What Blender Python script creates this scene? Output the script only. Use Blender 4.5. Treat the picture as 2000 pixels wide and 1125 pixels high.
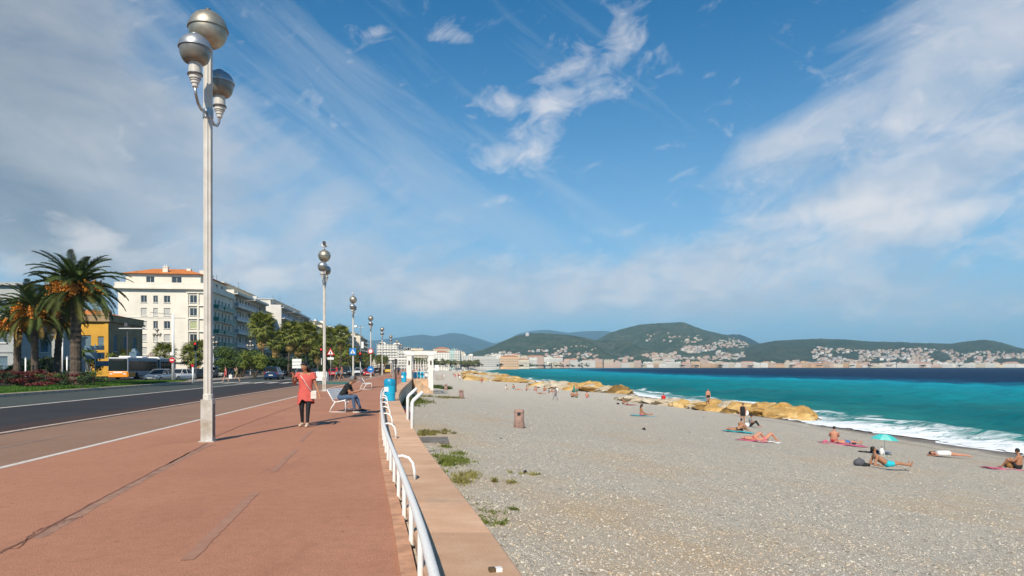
import bpy, bmesh, math, random
import numpy as np
from mathutils import Vector, Matrix, Euler
from mathutils import noise as mn
from mathutils.bvhtree import BVHTree
random.seed(7); rng = np.random.default_rng(7)
PI = math.pi; R = math.radians
scene = bpy.context.scene
for _o in list(bpy.data.objects): bpy.data.objects.remove(_o)
col = scene.collection
# ------------------------------------------------------------------ camera
F = 1333.33; HY = 716.0; EYE = 1.6
cd = bpy.data.cameras.new('camera'); cam = bpy.data.objects.new('camera', cd); col.objects.link(cam)
cam.location = (0, 0, EYE); cam.rotation_euler = (R(90), 0, 0)
cd.lens = 24; cd.sensor_width = 36; cd.shift_y = (HY-562.5)/2000; cd.clip_start = .05; cd.clip_end = 60000
scene.camera = cam
# ------------------------------------------------------------------ sun, exposure
SUN_AZ = R(10); SUN_EL = R(42)
to_sun = Vector((-math.sin(SUN_AZ)*math.cos(SUN_EL), -math.cos(SUN_AZ)*math.cos(SUN_EL), math.sin(SUN_EL)))
sl = bpy.data.lights.new('sun', 'SUN'); sl.energy = 4.7; sl.angle = R(.53); sl.color = (1, .90, .75)
so = bpy.data.objects.new('sun', sl); col.objects.link(so)
so.rotation_euler = to_sun.to_track_quat('Z', 'Y').to_euler(); so.location = (0, -20, 40)
scene.view_settings.view_transform = 'Standard'; scene.view_settings.look = 'None'
scene.view_settings.gamma = 1; scene.view_settings.exposure = 0.32; scene.view_settings.use_curve_mapping = False
HAZE = 8.5e-5
# ------------------------------------------------------------------ world
def build_world():
    w = bpy.data.worlds.new('World'); scene.world = w; w.use_nodes = True
    nt = w.node_tree; nt.nodes.clear(); N = nt.nodes.new; L = nt.links.new
    def math_(op, a, b=None, c=None, clamp=False):
        n = N('ShaderNodeMath'); n.operation = op; n.use_clamp = clamp
        for i, v in enumerate((a, b, c)):
            if v is None: continue
            if isinstance(v, (int, float)): n.inputs[i].default_value = v
            else: L(v, n.inputs[i])
        return n.outputs[0]
    def mix(fac, a, b, mode='MIX'):
        n = N('ShaderNodeMix'); n.data_type = 'RGBA'; n.blend_type = mode; n.clamp_factor = True
        for s, v in ((0, fac), (6, a), (7, b)):
            if isinstance(v, (int, float)): n.inputs[s].default_value = v
            elif isinstance(v, tuple): n.inputs[s].default_value = (*v, 1)
            else: L(v, n.inputs[s])
        return n.outputs[2]
    out = N('ShaderNodeOutputWorld'); bg = N('ShaderNodeBackground'); L(bg.outputs[0], out.inputs[0])
    bg.inputs[1].default_value = .085
    sky = N('ShaderNodeTexSky'); sky.sky_type = 'NISHITA'; sky.sun_disc = False
    sky.sun_elevation = SUN_EL; sky.sun_rotation = PI - SUN_AZ*-1
    sky.air_density = 1.15; sky.dust_density = .35; sky.ozone_density = 3.5; sky.altitude = 100
    hs = N('ShaderNodeHueSaturation'); hs.inputs['Saturation'].default_value = 1.28; hs.inputs['Value'].default_value = .98
    hs.inputs['Hue'].default_value = .493
    tint = mix(1.0, sky.outputs[0], (.02, .58, .98), 'MULTIPLY'); L(tint, hs.inputs['Color'])
    tc = N('ShaderNodeTexCoord'); sep = N('ShaderNodeSeparateXYZ'); L(tc.outputs['Generated'], sep.inputs[0])
    x, y, z = sep.outputs
    az = math_('ARCTAN2', x, y); el = math_('ARCSINE', z)
    def ae(px, py):
        dx, dz = (px-1000)/F, (HY-py)/F
        return math.atan2(dx, 1), math.asin(dz/math.sqrt(1+dx*dx+dz*dz))
    comb = N('ShaderNodeCombineXYZ'); L(az, comb.inputs[0]); L(el, comb.inputs[1])
    # a cloud deck: direction projected on a plane far above, so streaks converge at the horizon
    zz = math_('ADD', math_('MAXIMUM', z, 0), .09)
    deck = N('ShaderNodeCombineXYZ'); L(math_('DIVIDE', x, zz), deck.inputs[0]); L(math_('DIVIDE', y, zz), deck.inputs[1])
    def noise(vec, scale, detail, rough, rot=0, sc=(1, 1, 1), dist=0, loc=(0, 0, 0)):
        m = N('ShaderNodeMapping'); m.vector_type = 'TEXTURE'; m.inputs['Rotation'].default_value = (0, 0, rot); m.inputs['Scale'].default_value = tuple(1/q for q in sc)
        m.inputs['Location'].default_value = loc
        L(vec, m.inputs[0]); n = N('ShaderNodeTexNoise'); L(m.outputs[0], n.inputs['Vector'])
        n.inputs['Scale'].default_value = scale; n.inputs['Detail'].default_value = detail
        n.inputs['Roughness'].default_value = rough; n.inputs['Distortion'].default_value = dist
        return n.outputs[0]
    def blob(px, py, rx, ry, rot):       # centre and half sizes in degrees-like pixels, rotation counter-clockwise
        a, e = ae(px, py)
        da = math_('SUBTRACT', az, a); de = math_('SUBTRACT', el, e)
        c, s = math.cos(R(rot)), math.sin(R(rot))
        u = math_('DIVIDE', math_('ADD', math_('MULTIPLY', da, c), math_('MULTIPLY', de, s)), rx/F)
        v = math_('DIVIDE', math_('ADD', math_('MULTIPLY', da, -s), math_('MULTIPLY', de, c)), ry/F)
        r2 = math_('ADD', math_('MULTIPLY', u, u), math_('MULTIPLY', v, v))
        return math_('EXPONENT', math_('MULTIPLY', r2, -1))
    def total(lst):
        t = None
        for (px, py, rx, ry, rot, amp) in lst:
            b = math_('MULTIPLY', blob(px, py, rx, ry, rot), amp)
            t = b if t is None else math_('ADD', t, b)
        return t
    # layer 1: soft big clouds
    B1 = total([(20, 110, 300, 210, -20, .62), (200, 290, 190, 80, -25, .42), (1800, 150, 360, 80, 28, .36), (1980, 30, 190, 100, 25, .3),
                (1520, 275, 130, 40, 25, .28), (1900, 310, 300, 70, 12, .28), (1680, 380, 160, 40, 10, .2),
                (1450, 510, 520, 60, 3, .24), (1750, 585, 520, 50, -3, .22), (700, 560, 420, 70, 0, .22), (1150, 600, 500, 40, 0, .18),
                (560, 420, 420, 110, -18, .2), (60, 440, 220, 90, -30, .38), (1340, 120, 260, 200, 0, -.16), (1300, 400, 200, 60, 10, -.08), (640, 110, 260, 150, 0, -.1)])
    n1 = noise(comb.outputs[0], 5.0, 13, .62, R(24), (1, 2.6, 1), .5)
    d1 = math_('MULTIPLY', math_('SUBTRACT', math_('ADD', n1, B1), .58), 2.9, clamp=True)
    # layer 2: small cumulus patches
    B2 = total([(1150, 145, 100, 42, 14, .27), (1230, 60, 46, 50, 55, .22), (905, 76, 52, 16, -12, .2), (735, 62, 34, 14, 20, .2), (1000, 205, 130, 20, 4, .21),
                (1010, 300, 75, 50, 20, .26), (1080, 212, 45, 22, 0, .22), (985, 385, 40, 14, 0, .2), (835, 592, 50, 20, 0, .34), (180, 475, 50, 30, 0, .34),
                (20, 520, 40, 26, 0, .24), (450, 480, 60, 24, 0, .2), (510, 545, 50, 20, 0, .3), (1230, 590, 70, 14, 0, .18), (1560, 420, 120, 18, 4, .2), (1840, 420, 160, 20, 4, .22),
                (1700, 400, 60, 16, 6, .18), (1850, 330, 260, 110, 12, .13), (1500, 500, 480, 60, 2, .15), (1000, 570, 520, 55, 2, .14), (1850, 590, 300, 40, 0, .12), (430, 520, 260, 60, 0, .14), (1760, 200, 330, 120, 24, .07)])
    n2 = noise(comb.outputs[0], 16, 12, .62, R(12), (1, 1.7, 1), .5, (3, 1, 0))
    d2 = math_('MULTIPLY', math_('SUBTRACT', math_('ADD', n2, B2), .60), 2.9, clamp=True)
    # layer 3: cirrus streaks on the deck
    n3 = noise(comb.outputs[0], 3.0, 12, .66, R(-33), (1, 7, 1), .5, (2, 5, 0))
    B3 = total([(560, 280, 380, 150, -30, .22), (640, 110, 260, 40, -38, .2), (260, 420, 400, 120, -15, .2), (1000, 430, 400, 70, -12, .12)])
    d3 = math_('MULTIPLY', math_('SUBTRACT', math_('ADD', n3, B3), .54), 2.4, clamp=True)
    d3 = math_('MULTIPLY', d3, .42)
    # low haze veil
    ev = math_('DIVIDE', el, .27); veil = math_('MULTIPLY', math_('EXPONENT', math_('MULTIPLY', math_('MULTIPLY', ev, ev), -1)), .80)
    base = mix(veil, hs.outputs[0], (4.5, 6.7, 8.7))
    n4 = noise(comb.outputs[0], 7, 8, .6, R(-10), (1, 2.2, 1), .3, (9, 4, 0))
    lit = mix(math_('MULTIPLY', math_('SUBTRACT', n4, .34), 3.0, clamp=True), (4.6, 5.5, 6.7), (7.0, 7.1, 7.6))
    # the big cloud at the left is greyer
    grey = math_('MULTIPLY', total([(0, 120, 320, 260, -20, 1.0), (60, 450, 230, 80, -30, 1.0)]), .85, clamp=True)
    lit1 = mix(grey, lit, mix(math_('MULTIPLY', math_('SUBTRACT', n4, .36), 3.2, clamp=True), (2.3, 2.55, 3.0), (4.1, 4.15, 4.2)))
    c = mix(d3, base, (6.0, 6.6, 7.2))
    c = mix(math_('MULTIPLY', d1, .80), c, lit1)
    c = mix(math_('MULTIPLY', d2, .66), c, (9.2, 8.7, 8.5))
    L(c, bg.inputs[0])
build_world()
# ------------------------------------------------------------------ helpers
def G(px, py, z=0.0):
    D = (EYE-z)*F/(py-HY); return Vector(((px-1000)/F*D, D, z))
def P(px, py, D): return Vector(((px-1000)/F*D, D, EYE-(py-HY)/F*D))
def tag(o, label=None, cat=None, group=None, kind=None):
    if label: o['label'] = label
    if cat: o['category'] = cat
    if group: o['group'] = group
    if kind: o['kind'] = kind
    return o
def empty(name, loc=(0, 0, 0), rz=0, label=None, cat=None, group=None, parent=None):
    o = bpy.data.objects.new(name, None); col.objects.link(o); o.location = loc; o.rotation_euler = (0, 0, rz)
    o.empty_display_size = .2
    if parent: o.parent = parent
    return tag(o, label, cat, group)
def ob(name, me, parent=None, loc=(0, 0, 0), rot=(0, 0, 0), sc=None):
    o = bpy.data.objects.new(name, me); col.objects.link(o); o.location = loc; o.rotation_euler = rot
    if sc is not None: o.scale = sc if hasattr(sc, '__len__') else (sc, sc, sc)
    if parent: o.parent = parent
    return o
def copy_tree(o, parent=None, loc=None, rz=None, sc=None, **t):
    c = o.copy(); col.objects.link(c)
    if parent: c.parent = parent
    if loc is not None: c.location = loc
    if rz is not None: c.rotation_euler = (0, 0, rz)
    if sc is not None: c.scale = (sc, sc, sc)
    for ch in o.children: copy_tree(ch, c)
    if t: tag(c, **t)
    return c
class MB:
    def __init__(s): s.v = []; s.f = []; s.m = []; s.mi = 0; s.n = 0
    def add(s, vs, fs, mi=None):
        b = s.n
        s.v.extend([tuple(p) for p in vs]); s.n += len(vs)
        s.f.extend([tuple(i+b for i in f) for f in fs]); s.m.extend([s.mi if mi is None else mi]*len(fs)); return s
    def box(s, x0, x1, y0, y1, z0, z1, mi=None):
        return s.add([(x0, y0, z0), (x1, y0, z0), (x1, y1, z0), (x0, y1, z0), (x0, y0, z1), (x1, y0, z1), (x1, y1, z1), (x0, y1, z1)],
              [(0, 3, 2, 1), (4, 5, 6, 7), (0, 1, 5, 4), (1, 2, 6, 5), (2, 3, 7, 6), (3, 0, 4, 7)], mi)
    def obox(s, c, ux, uy, uz, mi=None):     # centre and three half-axis vectors
        c, ux, uy, uz = map(Vector, (c, ux, uy, uz))
        vs = [c+a*ux+b*uy+d*uz for d in (-1, 1) for a, b in ((-1, -1), (1, -1), (1, 1), (-1, 1))]
        return s.add(vs, [(0, 3, 2, 1), (4, 5, 6, 7), (0, 1, 5, 4), (1, 2, 6, 5), (2, 3, 7, 6), (3, 0, 4, 7)], mi)
    def tube(s, pts, rad, n=8, cap=True, mi=None, flat=1.0):
        pts = [Vector(p) for p in pts]; k = len(pts)
        if not hasattr(rad, '__len__'): rad = [rad]*k
        rings = []; up = Vector((0, 0, 1)); prev = None
        for i, p in enumerate(pts):
            d = (pts[min(i+1, k-1)]-pts[max(i-1, 0)]).normalized()
            if prev is None:
                a = d.orthogonal().normalized() if abs(d.dot(up)) > .95 else d.cross(up).normalized()
            else:
                a = (prev-d*prev.dot(d)).normalized()
            b = d.cross(a); prev = a
            rings.append([p+(a*math.cos(2*PI*j/n)+b*math.sin(2*PI*j/n)*flat)*rad[i] for j in range(n)])
        vs = [q for r_ in rings for q in r_]; fs = []
        for i in range(k-1):
            for j in range(n):
                fs.append((i*n+j, i*n+(j+1) % n, (i+1)*n+(j+1) % n, (i+1)*n+j))
        if cap: fs.append(tuple(range(n))[::-1]); fs.append(tuple((k-1)*n+j for j in range(n)))
        return s.add(vs, fs, mi)
    def lathe(s, prof, c=(0, 0, 0), n=16, mi=None, sx=1, sy=1):
        vs = []; k = len(prof)
        for r_, z in prof:
            for j in range(n): vs.append((c[0]+r_*sx*math.cos(2*PI*j/n), c[1]+r_*sy*math.sin(2*PI*j/n), c[2]+z))
        fs = [(i*n+j, i*n+(j+1) % n, (i+1)*n+(j+1) % n, (i+1)*n+j) for i in range(k-1) for j in range(n)]
        fs.append(tuple(range(n))[::-1]); fs.append(tuple((k-1)*n+j for j in range(n)))
        return s.add(vs, fs, mi)
    def ell(s, c, r, n=10, m=7, mi=None, rot=None):
        vs = []; c = Vector(c)
        for i in range(m+1):
            t = PI*i/m
            for j in range(n):
                p = Vector((r[0]*math.sin(t)*math.cos(2*PI*j/n), r[1]*math.sin(t)*math.sin(2*PI*j/n), -r[2]*math.cos(t)))
                if rot is not None: p = rot @ p
                vs.append(c+p)
        fs = [(i*n+j, i*n+(j+1) % n, (i+1)*n+(j+1) % n, (i+1)*n+j) for i in range(m) for j in range(n)]
        return s.add(vs, fs, mi)
    def mesh(s, name, mats, smooth=False, auto=None):
        me = bpy.data.meshes.new(name); me.from_pydata(s.v, [], s.f)
        if not isinstance(mats, (list, tuple)): mats = [mats]
        for m in mats: me.materials.append(m)
        if any(s.m): me.polygons.foreach_set('material_index', s.m)
        if smooth: me.polygons.foreach_set('use_smooth', [True]*len(s.f))
        me.update()
        if smooth and auto: me.set_sharp_from_angle(angle=R(auto))
        return me
    def build(s, name, mats, parent=None, loc=(0, 0, 0), rot=(0, 0, 0), smooth=False, auto=None, bevel=0, **t):
        o = ob(name, s.mesh(name, mats, smooth, auto), parent, loc, rot)
        if bevel:
            b = o.modifiers.new('bevel', 'BEVEL'); b.width = bevel; b.segments = 2; b.limit_method = 'ANGLE'
        return tag(o, **t) if t else o
def npmesh(name, V, Fq, mats, smooth=False, midx=None, attr=None):
    V = np.asarray(V, dtype=np.float32); Fq = np.asarray(Fq, dtype=np.int32); k = Fq.shape[1]
    me = bpy.data.meshes.new(name); me.vertices.add(len(V)); me.vertices.foreach_set('co', V.ravel())
    me.loops.add(Fq.size); me.loops.foreach_set('vertex_index', Fq.ravel()); me.polygons.add(len(Fq))
    me.polygons.foreach_set('loop_start', np.arange(0, Fq.size, k, dtype=np.int32))
    if not isinstance(mats, (list, tuple)): mats = [mats]
    for m in mats: me.materials.append(m)
    if midx is not None: me.polygons.foreach_set('material_index', np.asarray(midx, dtype=np.int32))
    if smooth: me.polygons.foreach_set('use_smooth', np.ones(len(Fq), dtype=bool))
    if attr:
        for kx, arr in attr.items():
            a = me.attributes.new(kx, 'FLOAT', 'POINT'); a.data.foreach_set('value', np.asarray(arr, dtype=np.float32).ravel())
    me.update(calc_edges=True); me.validate(); return me
def grid_faces(nr, nc):
    i, j = np.meshgrid(np.arange(nr-1), np.arange(nc-1), indexing='ij'); a = (i*nc+j).ravel()
    return np.stack([a, a+1, a+nc+1, a+nc], 1)
_mats = {}
def mat(name, c, rough=.75, var=.12, scale=4.0, bump=0.0, bscale=30.0, metal=0.0, spec=.4, c2=None, obj_coord=True, trans=0, emit=None, detail=6, coat=0, objvar=0):
    if name in _mats: return _mats[name]
    m = bpy.data.materials.new(name); m.use_nodes = True; nt = m.node_tree; b = nt.nodes['Principled BSDF']
    N = nt.nodes.new; L = nt.links.new
    b.inputs['Roughness'].default_value = rough; b.inputs['Metallic'].default_value = metal
    b.inputs['Specular IOR Level'].default_value = spec
    if coat: b.inputs['Coat Weight'].default_value = coat; b.inputs['Coat Roughness'].default_value = .08
    if trans: b.inputs['Transmission Weight'].default_value = trans
    tc = N('ShaderNodeTexCoord'); co = tc.outputs['Object']
    n = N('ShaderNodeTexNoise'); n.inputs['Scale'].default_value = scale; n.inputs['Detail'].default_value = detail; n.inputs['Roughness'].default_value = .6
    L(co, n.inputs['Vector'])
    mr = N('ShaderNodeMapRange'); mr.inputs[1].default_value = .3; mr.inputs[2].default_value = .7; L(n.outputs[0], mr.inputs[0])
    mx = N('ShaderNodeMix'); mx.data_type = 'RGBA'; L(mr.outputs[0], mx.inputs[0])
    if c2 is None: c2 = tuple(v*(1-2*var) for v in c); c = tuple(min(1, v*(1+var*.6)) for v in c)
    mx.inputs[6].default_value = (*c2, 1); mx.inputs[7].default_value = (*c, 1)
    last = mx.outputs[2]
    if objvar:
        oi = N('ShaderNodeObjectInfo'); hsv = N('ShaderNodeHueSaturation')
        m2 = N('ShaderNodeMapRange'); m2.inputs[3].default_value = 1-objvar; m2.inputs[4].default_value = 1+objvar; L(oi.outputs['Random'], m2.inputs[0])
        L(m2.outputs[0], hsv.inputs['Value']); L(last, hsv.inputs['Color']); last = hsv.outputs[0]
    L(last, b.inputs['Base Color'])
    if bump:
        n2 = N('ShaderNodeTexNoise'); n2.inputs['Scale'].default_value = bscale; n2.inputs['Detail'].default_value = 5; L(co, n2.inputs['Vector'])
        bp = N('ShaderNodeBump'); bp.inputs['Strength'].default_value = 1; bp.inputs['Distance'].default_value = bump
        L(n2.outputs[0], bp.inputs['Height']); L(bp.outputs[0], b.inputs['Normal'])
    if emit: b.inputs['Emission Color'].default_value = (*emit[0], 1); b.inputs['Emission Strength'].default_value = emit[1]
    _mats[name] = m; return m
def nodes_of(name, rough=.8, spec=.3):
    m = bpy.data.materials.new(name); m.use_nodes = True; nt = m.node_tree; b = nt.nodes['Principled BSDF']
    b.inputs['Roughness'].default_value = rough; b.inputs['Specular IOR Level'].default_value = spec
    N = nt.nodes.new; L = nt.links.new
    class K: pass
    k = K(); k.m = m; k.b = b; k.N = N; k.L = L
    k.tc = N('ShaderNodeTexCoord').outputs['Object']
    def put(n, i, v):
        if isinstance(v, (int, float)): n.inputs[i].default_value = v
        elif isinstance(v, tuple): n.inputs[i].default_value = (*v, 1) if len(v) == 3 and n.inputs[i].type == 'RGBA' else v
        else: L(v, n.inputs[i])
    def noise(scale, detail=6, rough=.6, sc=(1, 1, 1), vec=None, dist=0):
        n = N('ShaderNodeTexNoise'); n.inputs['Scale'].default_value = scale; n.inputs['Detail'].default_value = detail; n.inputs['Roughness'].default_value = rough; n.inputs['Distortion'].default_value = dist
        mp = N('ShaderNodeMapping'); mp.inputs['Scale'].default_value = sc; L(vec or k.tc, mp.inputs[0]); L(mp.outputs[0], n.inputs['Vector']); return n.outputs[0]
    def vor(scale, feature='F1', out=0, vec=None, rnd=1.0):
        n = N('ShaderNodeTexVoronoi'); n.feature = feature; n.inputs['Scale'].default_value = scale; n.inputs['Randomness'].default_value = rnd
        L(vec or k.tc, n.inputs['Vector']); return n.outputs[out]
    def mth(op, a, b_=None, clamp=False):
        n = N('ShaderNodeMath'); n.operation = op; n.use_clamp = clamp; put(n, 0, a)
        if b_ is not None: put(n, 1, b_)
        return n.outputs[0]
    def mr(v, a, b_, c=0.0, d=1.0):
        n = N('ShaderNodeMapRange'); put(n, 0, v); n.inputs[1].default_value = a; n.inputs[2].default_value = b_; n.inputs[3].default_value = c; n.inputs[4].default_value = d; return n.outputs[0]
    def mix(f, a, b_, mode='MIX'):
        n = N('ShaderNodeMix'); n.data_type = 'RGBA'; n.blend_type = mode; put(n, 0, f); put(n, 6, a); put(n, 7, b_); return n.outputs[2]
    def bump(h, dist, strength=1.0, prev=None):
        n = N('ShaderNodeBump'); n.inputs['Distance'].default_value = dist; n.inputs['Strength'].default_value = strength; L(h, n.inputs['Height'])
        if prev is not None: L(prev, n.inputs['Normal'])
        return n.outputs[0]
    def attr(nm):
        n = N('ShaderNodeAttribute'); n.attribute_name = nm; return n.outputs['Fac']
    def ramp(v, stops):
        n = N('ShaderNodeValToRGB'); put(n, 0, v); e = n.color_ramp.elements
        while len(e) < len(stops): e.new(.5)
        for q, (p_, c_) in zip(e, stops): q.position = p_; q.color = (*c_, 1)
        return n.outputs[0]
    def sepxyz(v=None):
        n = N('ShaderNodeSeparateXYZ'); L(v or k.tc, n.inputs[0]); return n.outputs
    k.noise, k.vor, k.mth, k.mr, k.mix, k.bump, k.attr, k.ramp, k.sep = noise, vor, mth, mr, mix, bump, attr, ramp, sepxyz
    return k
SL = -.135                                    # the road runs along x = c + SL*y
U = Vector((SL, 1, 0)).normalized(); ROWANG = math.atan(-SL)
def C(c, y, z=0.0): return Vector((c+SL*y, y, z))
WP = np.array([(-30, 4.2), (0, .98), (4.9, .09), (8, -.6), (13.7, -1.85), (20.2, -3.1), (25.3, -4.08), (33.9, -5.67), (40.8, -6.73), (48.8, -7.8), (62.5, -9.5), (71, -10.6), (100, -14.4), (165, -23), (400, -55), (900, -122)])
_ys = np.concatenate([np.arange(-30, 170, .5), np.arange(170, 901, 5.0)]); _xs = np.interp(_ys, WP[:, 0], WP[:, 1])
for _ in range(30): _xs[1:340] = (_xs[:339]+_xs[1:340]*2+_xs[2:341])/4
def wallx(y): return float(np.interp(y, _ys, _xs))
SP = np.array([(-200, 60), (-30, 42), (43, 32), (67, 29.8), (100, 27.3), (136, 24.5), (253, 9), (386, -11.6), (600, -30), (815, -40), (1000, -36)])
def shorex(y): return np.interp(y, SP[:, 0], SP[:, 1])
WATER = -3.9
def basez(y): return np.interp(y, [-30, 45, 90, 400, 900], [-1.0, -1.0, -1.75, -2.3, -2.8])
def beachz(x, y):
    w = np.interp(y, _ys, _xs); s = shorex(y); b = basez(y)
    t = (x-w)/(s-w); return b+(WATER-b)*t
def beach_pt(px, py):
    a = (px-1000)/F; D = 30.0
    lo, hi = 4.0, 800.0
    for _ in range(60):
        D = (lo+hi)/2; z = float(beachz(a*D, D)); y = HY+(EYE-z)*F/D
        if y > py: lo = D
        else: hi = D
    return Vector((a*D, D, float(beachz(a*D, D))))
# ================================================================== SETTING
def asphalt(name, c, c2, patch=.25, sp=.35, scl=140):
    k = nodes_of(name, .85, .25)
    a = k.noise(.35, 5, .6); f = k.noise(scl, 3, .7); g = k.vor(55, out=0)
    base = k.mix(k.mr(a, .35, .65), c, c2)
    base = k.mix(k.mr(f, .35, .7, 0, sp), base, tuple(min(1, v*1.9) for v in c))
    base = k.mix(k.mr(f, .5, .25, 0, sp), base, tuple(v*.35 for v in c))
    s = k.noise(1.2, 7, .65, (1, .25, 1)); base = k.mix(k.mr(s, .58, .74, 0, patch), base, tuple(v*.55 for v in c))
    s2 = k.noise(.5, 4, .6, (1, .4, 1)); base = k.mix(k.mr(s2, .56, .72, 0, patch), base, tuple(min(1, v*1.35) for v in c)); s3 = k.noise(7, 8, .75); base = k.mix(k.mr(s3, .45, .72, 0, .38), base, tuple(v*.55 for v in c)); s4 = k.noise(24, 4, .7); base = k.mix(k.mr(s4, .55, .75, 0, .3), base, tuple(min(1, v*1.5) for v in c))
    sp1 = k.vor(3.1, out=0); base = k.mix(k.mr(sp1, .075, .04, 0, .6), base, tuple(v*.3 for v in c)); sp2 = k.vor(9, out=0); base = k.mix(k.mr(sp2, .09, .05, 0, .4), base, tuple(min(1, v*1.9) for v in c))
    k.L(base, k.b.inputs['Base Color']); k.L(k.bump(f, .004), k.b.inputs['Normal']); return k.m
M_prom = asphalt('promenade_red_asphalt', (.365, .172, .104), (.285, .124, .075), .4, .62, 75)
M_bike = asphalt('cycle_lane_asphalt', (.25, .15, .10), (.205, .122, .082), .3, .5, 90)
M_gutter = asphalt('red_lane_asphalt', (.06, .038, .032), (.045, .029, .026), .3)
M_road = asphalt('road_asphalt', (.036, .035, .036), (.026, .026, .027), .3)
M_bus = asphalt('bus_lane_asphalt', (.062, .072, .066), (.05, .058, .053), .3)
M_line = mat('white_road_paint', (.72, .66, .6), .7, .2, 8, c2=(.5, .42, .36))
M_faint = mat('worn_paint', (.38, .20, .135), .8, .2, 6, c2=(.31, .15, .095))
M_joint = mat('tar_joint', (.25, .112, .07), .8, .3, 3)
M_kerb = mat('kerb_stone', (.56, .42, .33), .85, .2, 3, .004, 20)
M_strip = mat('terracotta_kerb', (.56, .30, .18), .85, .2, 5, .004, 30)
M_white = mat('white_paint', (.80, .79, .76), .4, .1, 5, spec=.5, c2=(.6, .57, .5))
M_whiteM = mat('white_metal_paint', (.82, .81, .78), .35, .06, 9, spec=.5)
M_dark = mat('dark_rubber', (.03, .03, .032), .7, .2, 10)
M_black = mat('black_cloth', (.018, .018, .02), .8, .2, 10)
YF = 900
def strip(name, c0, c1, z, m, y0=-25, y1=YF, step=25, kind='structure'):
    ys = np.arange(y0, y1+step, step); mb = MB(); n = len(ys)
    vs = [C(c0, y, z) for y in ys]+[C(c1, y, z) for y in ys]
    mb.add(vs, [(i, n+i, n+i+1, i+1) for i in range(n-1)])
    return mb.build(name, m, kind=kind)
# land: one sheet to the horizon, behind the bay as well
BAY = [(900, -70), (1000, -52), (1200, -25), (1500, 20), (1800, 110), (2100, 330), (2330, 800), (2440, 1500), (2500, 2400), (2500, 4000), (2300, 9000)]
def land():
    k = nodes_of('land_scrub', .95, .1)
    a = k.noise(.02, 8, .65); k.L(k.ramp(a, [(.3, (.05, .065, .035)), (.6, (.13, .12, .085)), (.75, (.2, .18, .14))]), k.b.inputs['Base Color'])
    mb = MB(); vs = [(-9000, -200, -.3), (C(-24, -200)[0], -200, -.3)]
    vs += [tuple(C(-24, y, -.3)) for y in (0, 200, 500, 800)]+[(-118, 850, -.3)]
    inner = len(vs)
    pts = vs[:]
    pts += [(x-6, y+6, -2.6) for y, x in BAY]
    pts += [(9000, 16000, -.3), (-9000, 16000, -.3)]
    mb.add(pts, [tuple(range(len(pts)))])
    bm = bmesh.new(); me = mb.mesh('ground', k.m); bm.from_mesh(me); bmesh.ops.triangulate(bm, faces=bm.faces[:]); bm.to_mesh(me); bm.free()
    tag(ob('ground', me), kind='structure')
land()
strip('road', -9.98, -23.6, -.12, M_road)
strip('red_gutter_lane', -9.98, -12.0, -.116, M_gutter)
strip('bus_lane', -17.3, -23.5, -.116, M_bus)
strip('lane_line', -17.25, -17.5, -.112, M_line)
strip('cycle_path', -6.6, -9.84, 0.0, M_bike)
strip('cycle_path_line', -6.55, -6.69, .004, M_line)
for y in np.arange(6, 200, 6.5):
    strip('cycle_centre_dash', -8.2, -8.27, .004, mat('faded_white_paint', (.30, .215, .18), .8, .2, 6), y, y+2.4, 1.2)
kb = MB(); kb2 = MB()
def kerb(mb, c0, c1, z0, z1, y0, y1):
    mb.add([C(c0, y0, z0), C(c1, y0, z0), C(c1, y1, z0), C(c0, y1, z0), C(c0, y0, z1), C(c1, y0, z1), C(c1, y1, z1), C(c0, y1, z1)],
           [(0, 1, 2, 3), (4, 7, 6, 5), (0, 4, 5, 1), (1, 5, 6, 2), (2, 6, 7, 3), (3, 7, 4, 0)])
kr = empty('road_kerb', (0, 0, 0)); tag(kr, kind='structure')
kl = empty('median_kerb', (0, 0, 0)); tag(kl, kind='structure')
km = MB(); kerb(km, -9.84, -10.02, -.14, .03, 0, .985); me1 = km.mesh('kerb_stone', M_kerb)
km = MB(); kerb(km, -23.5, -23.75, -.14, .05, 0, 1.98); me2 = km.mesh('kerb_stone', M_kerb)
for i in range(12, 70): ob('kerb_stone', me1, kr, C(0, i, 0))
km = MB(); kerb(km, -9.84, -10.02, -.14, .03, -25, 12); kerb(km, -9.84, -10.02, -.14, .03, 70, YF); tag(km.build('kerb_run', M_kerb, kr), kind='stuff')
for i in range(14, 60): ob('kerb_stone', me2, kl, C(0, i*2, 0))
km = MB(); kerb(km, -23.5, -23.75, -.14, .05, -25, 28); kerb(km, -23.5, -23.75, -.14, .05, 120, YF); tag(km.build('kerb_run', M_kerb, kl), kind='stuff')
# promenade sheet up to the wall
ys = np.concatenate([np.arange(-25, 110, 1.0), np.arange(110, 901, 10)])
mb = MB(); n = len(ys)
mb.add([C(-6.6, y, 0) for y in ys]+[(wallx(y)-.84, y, 0) for y in ys], [(i, n+i, n+i+1, i+1) for i in range(n-1)])
mb.build('promenade', M_prom, kind='structure')
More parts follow.
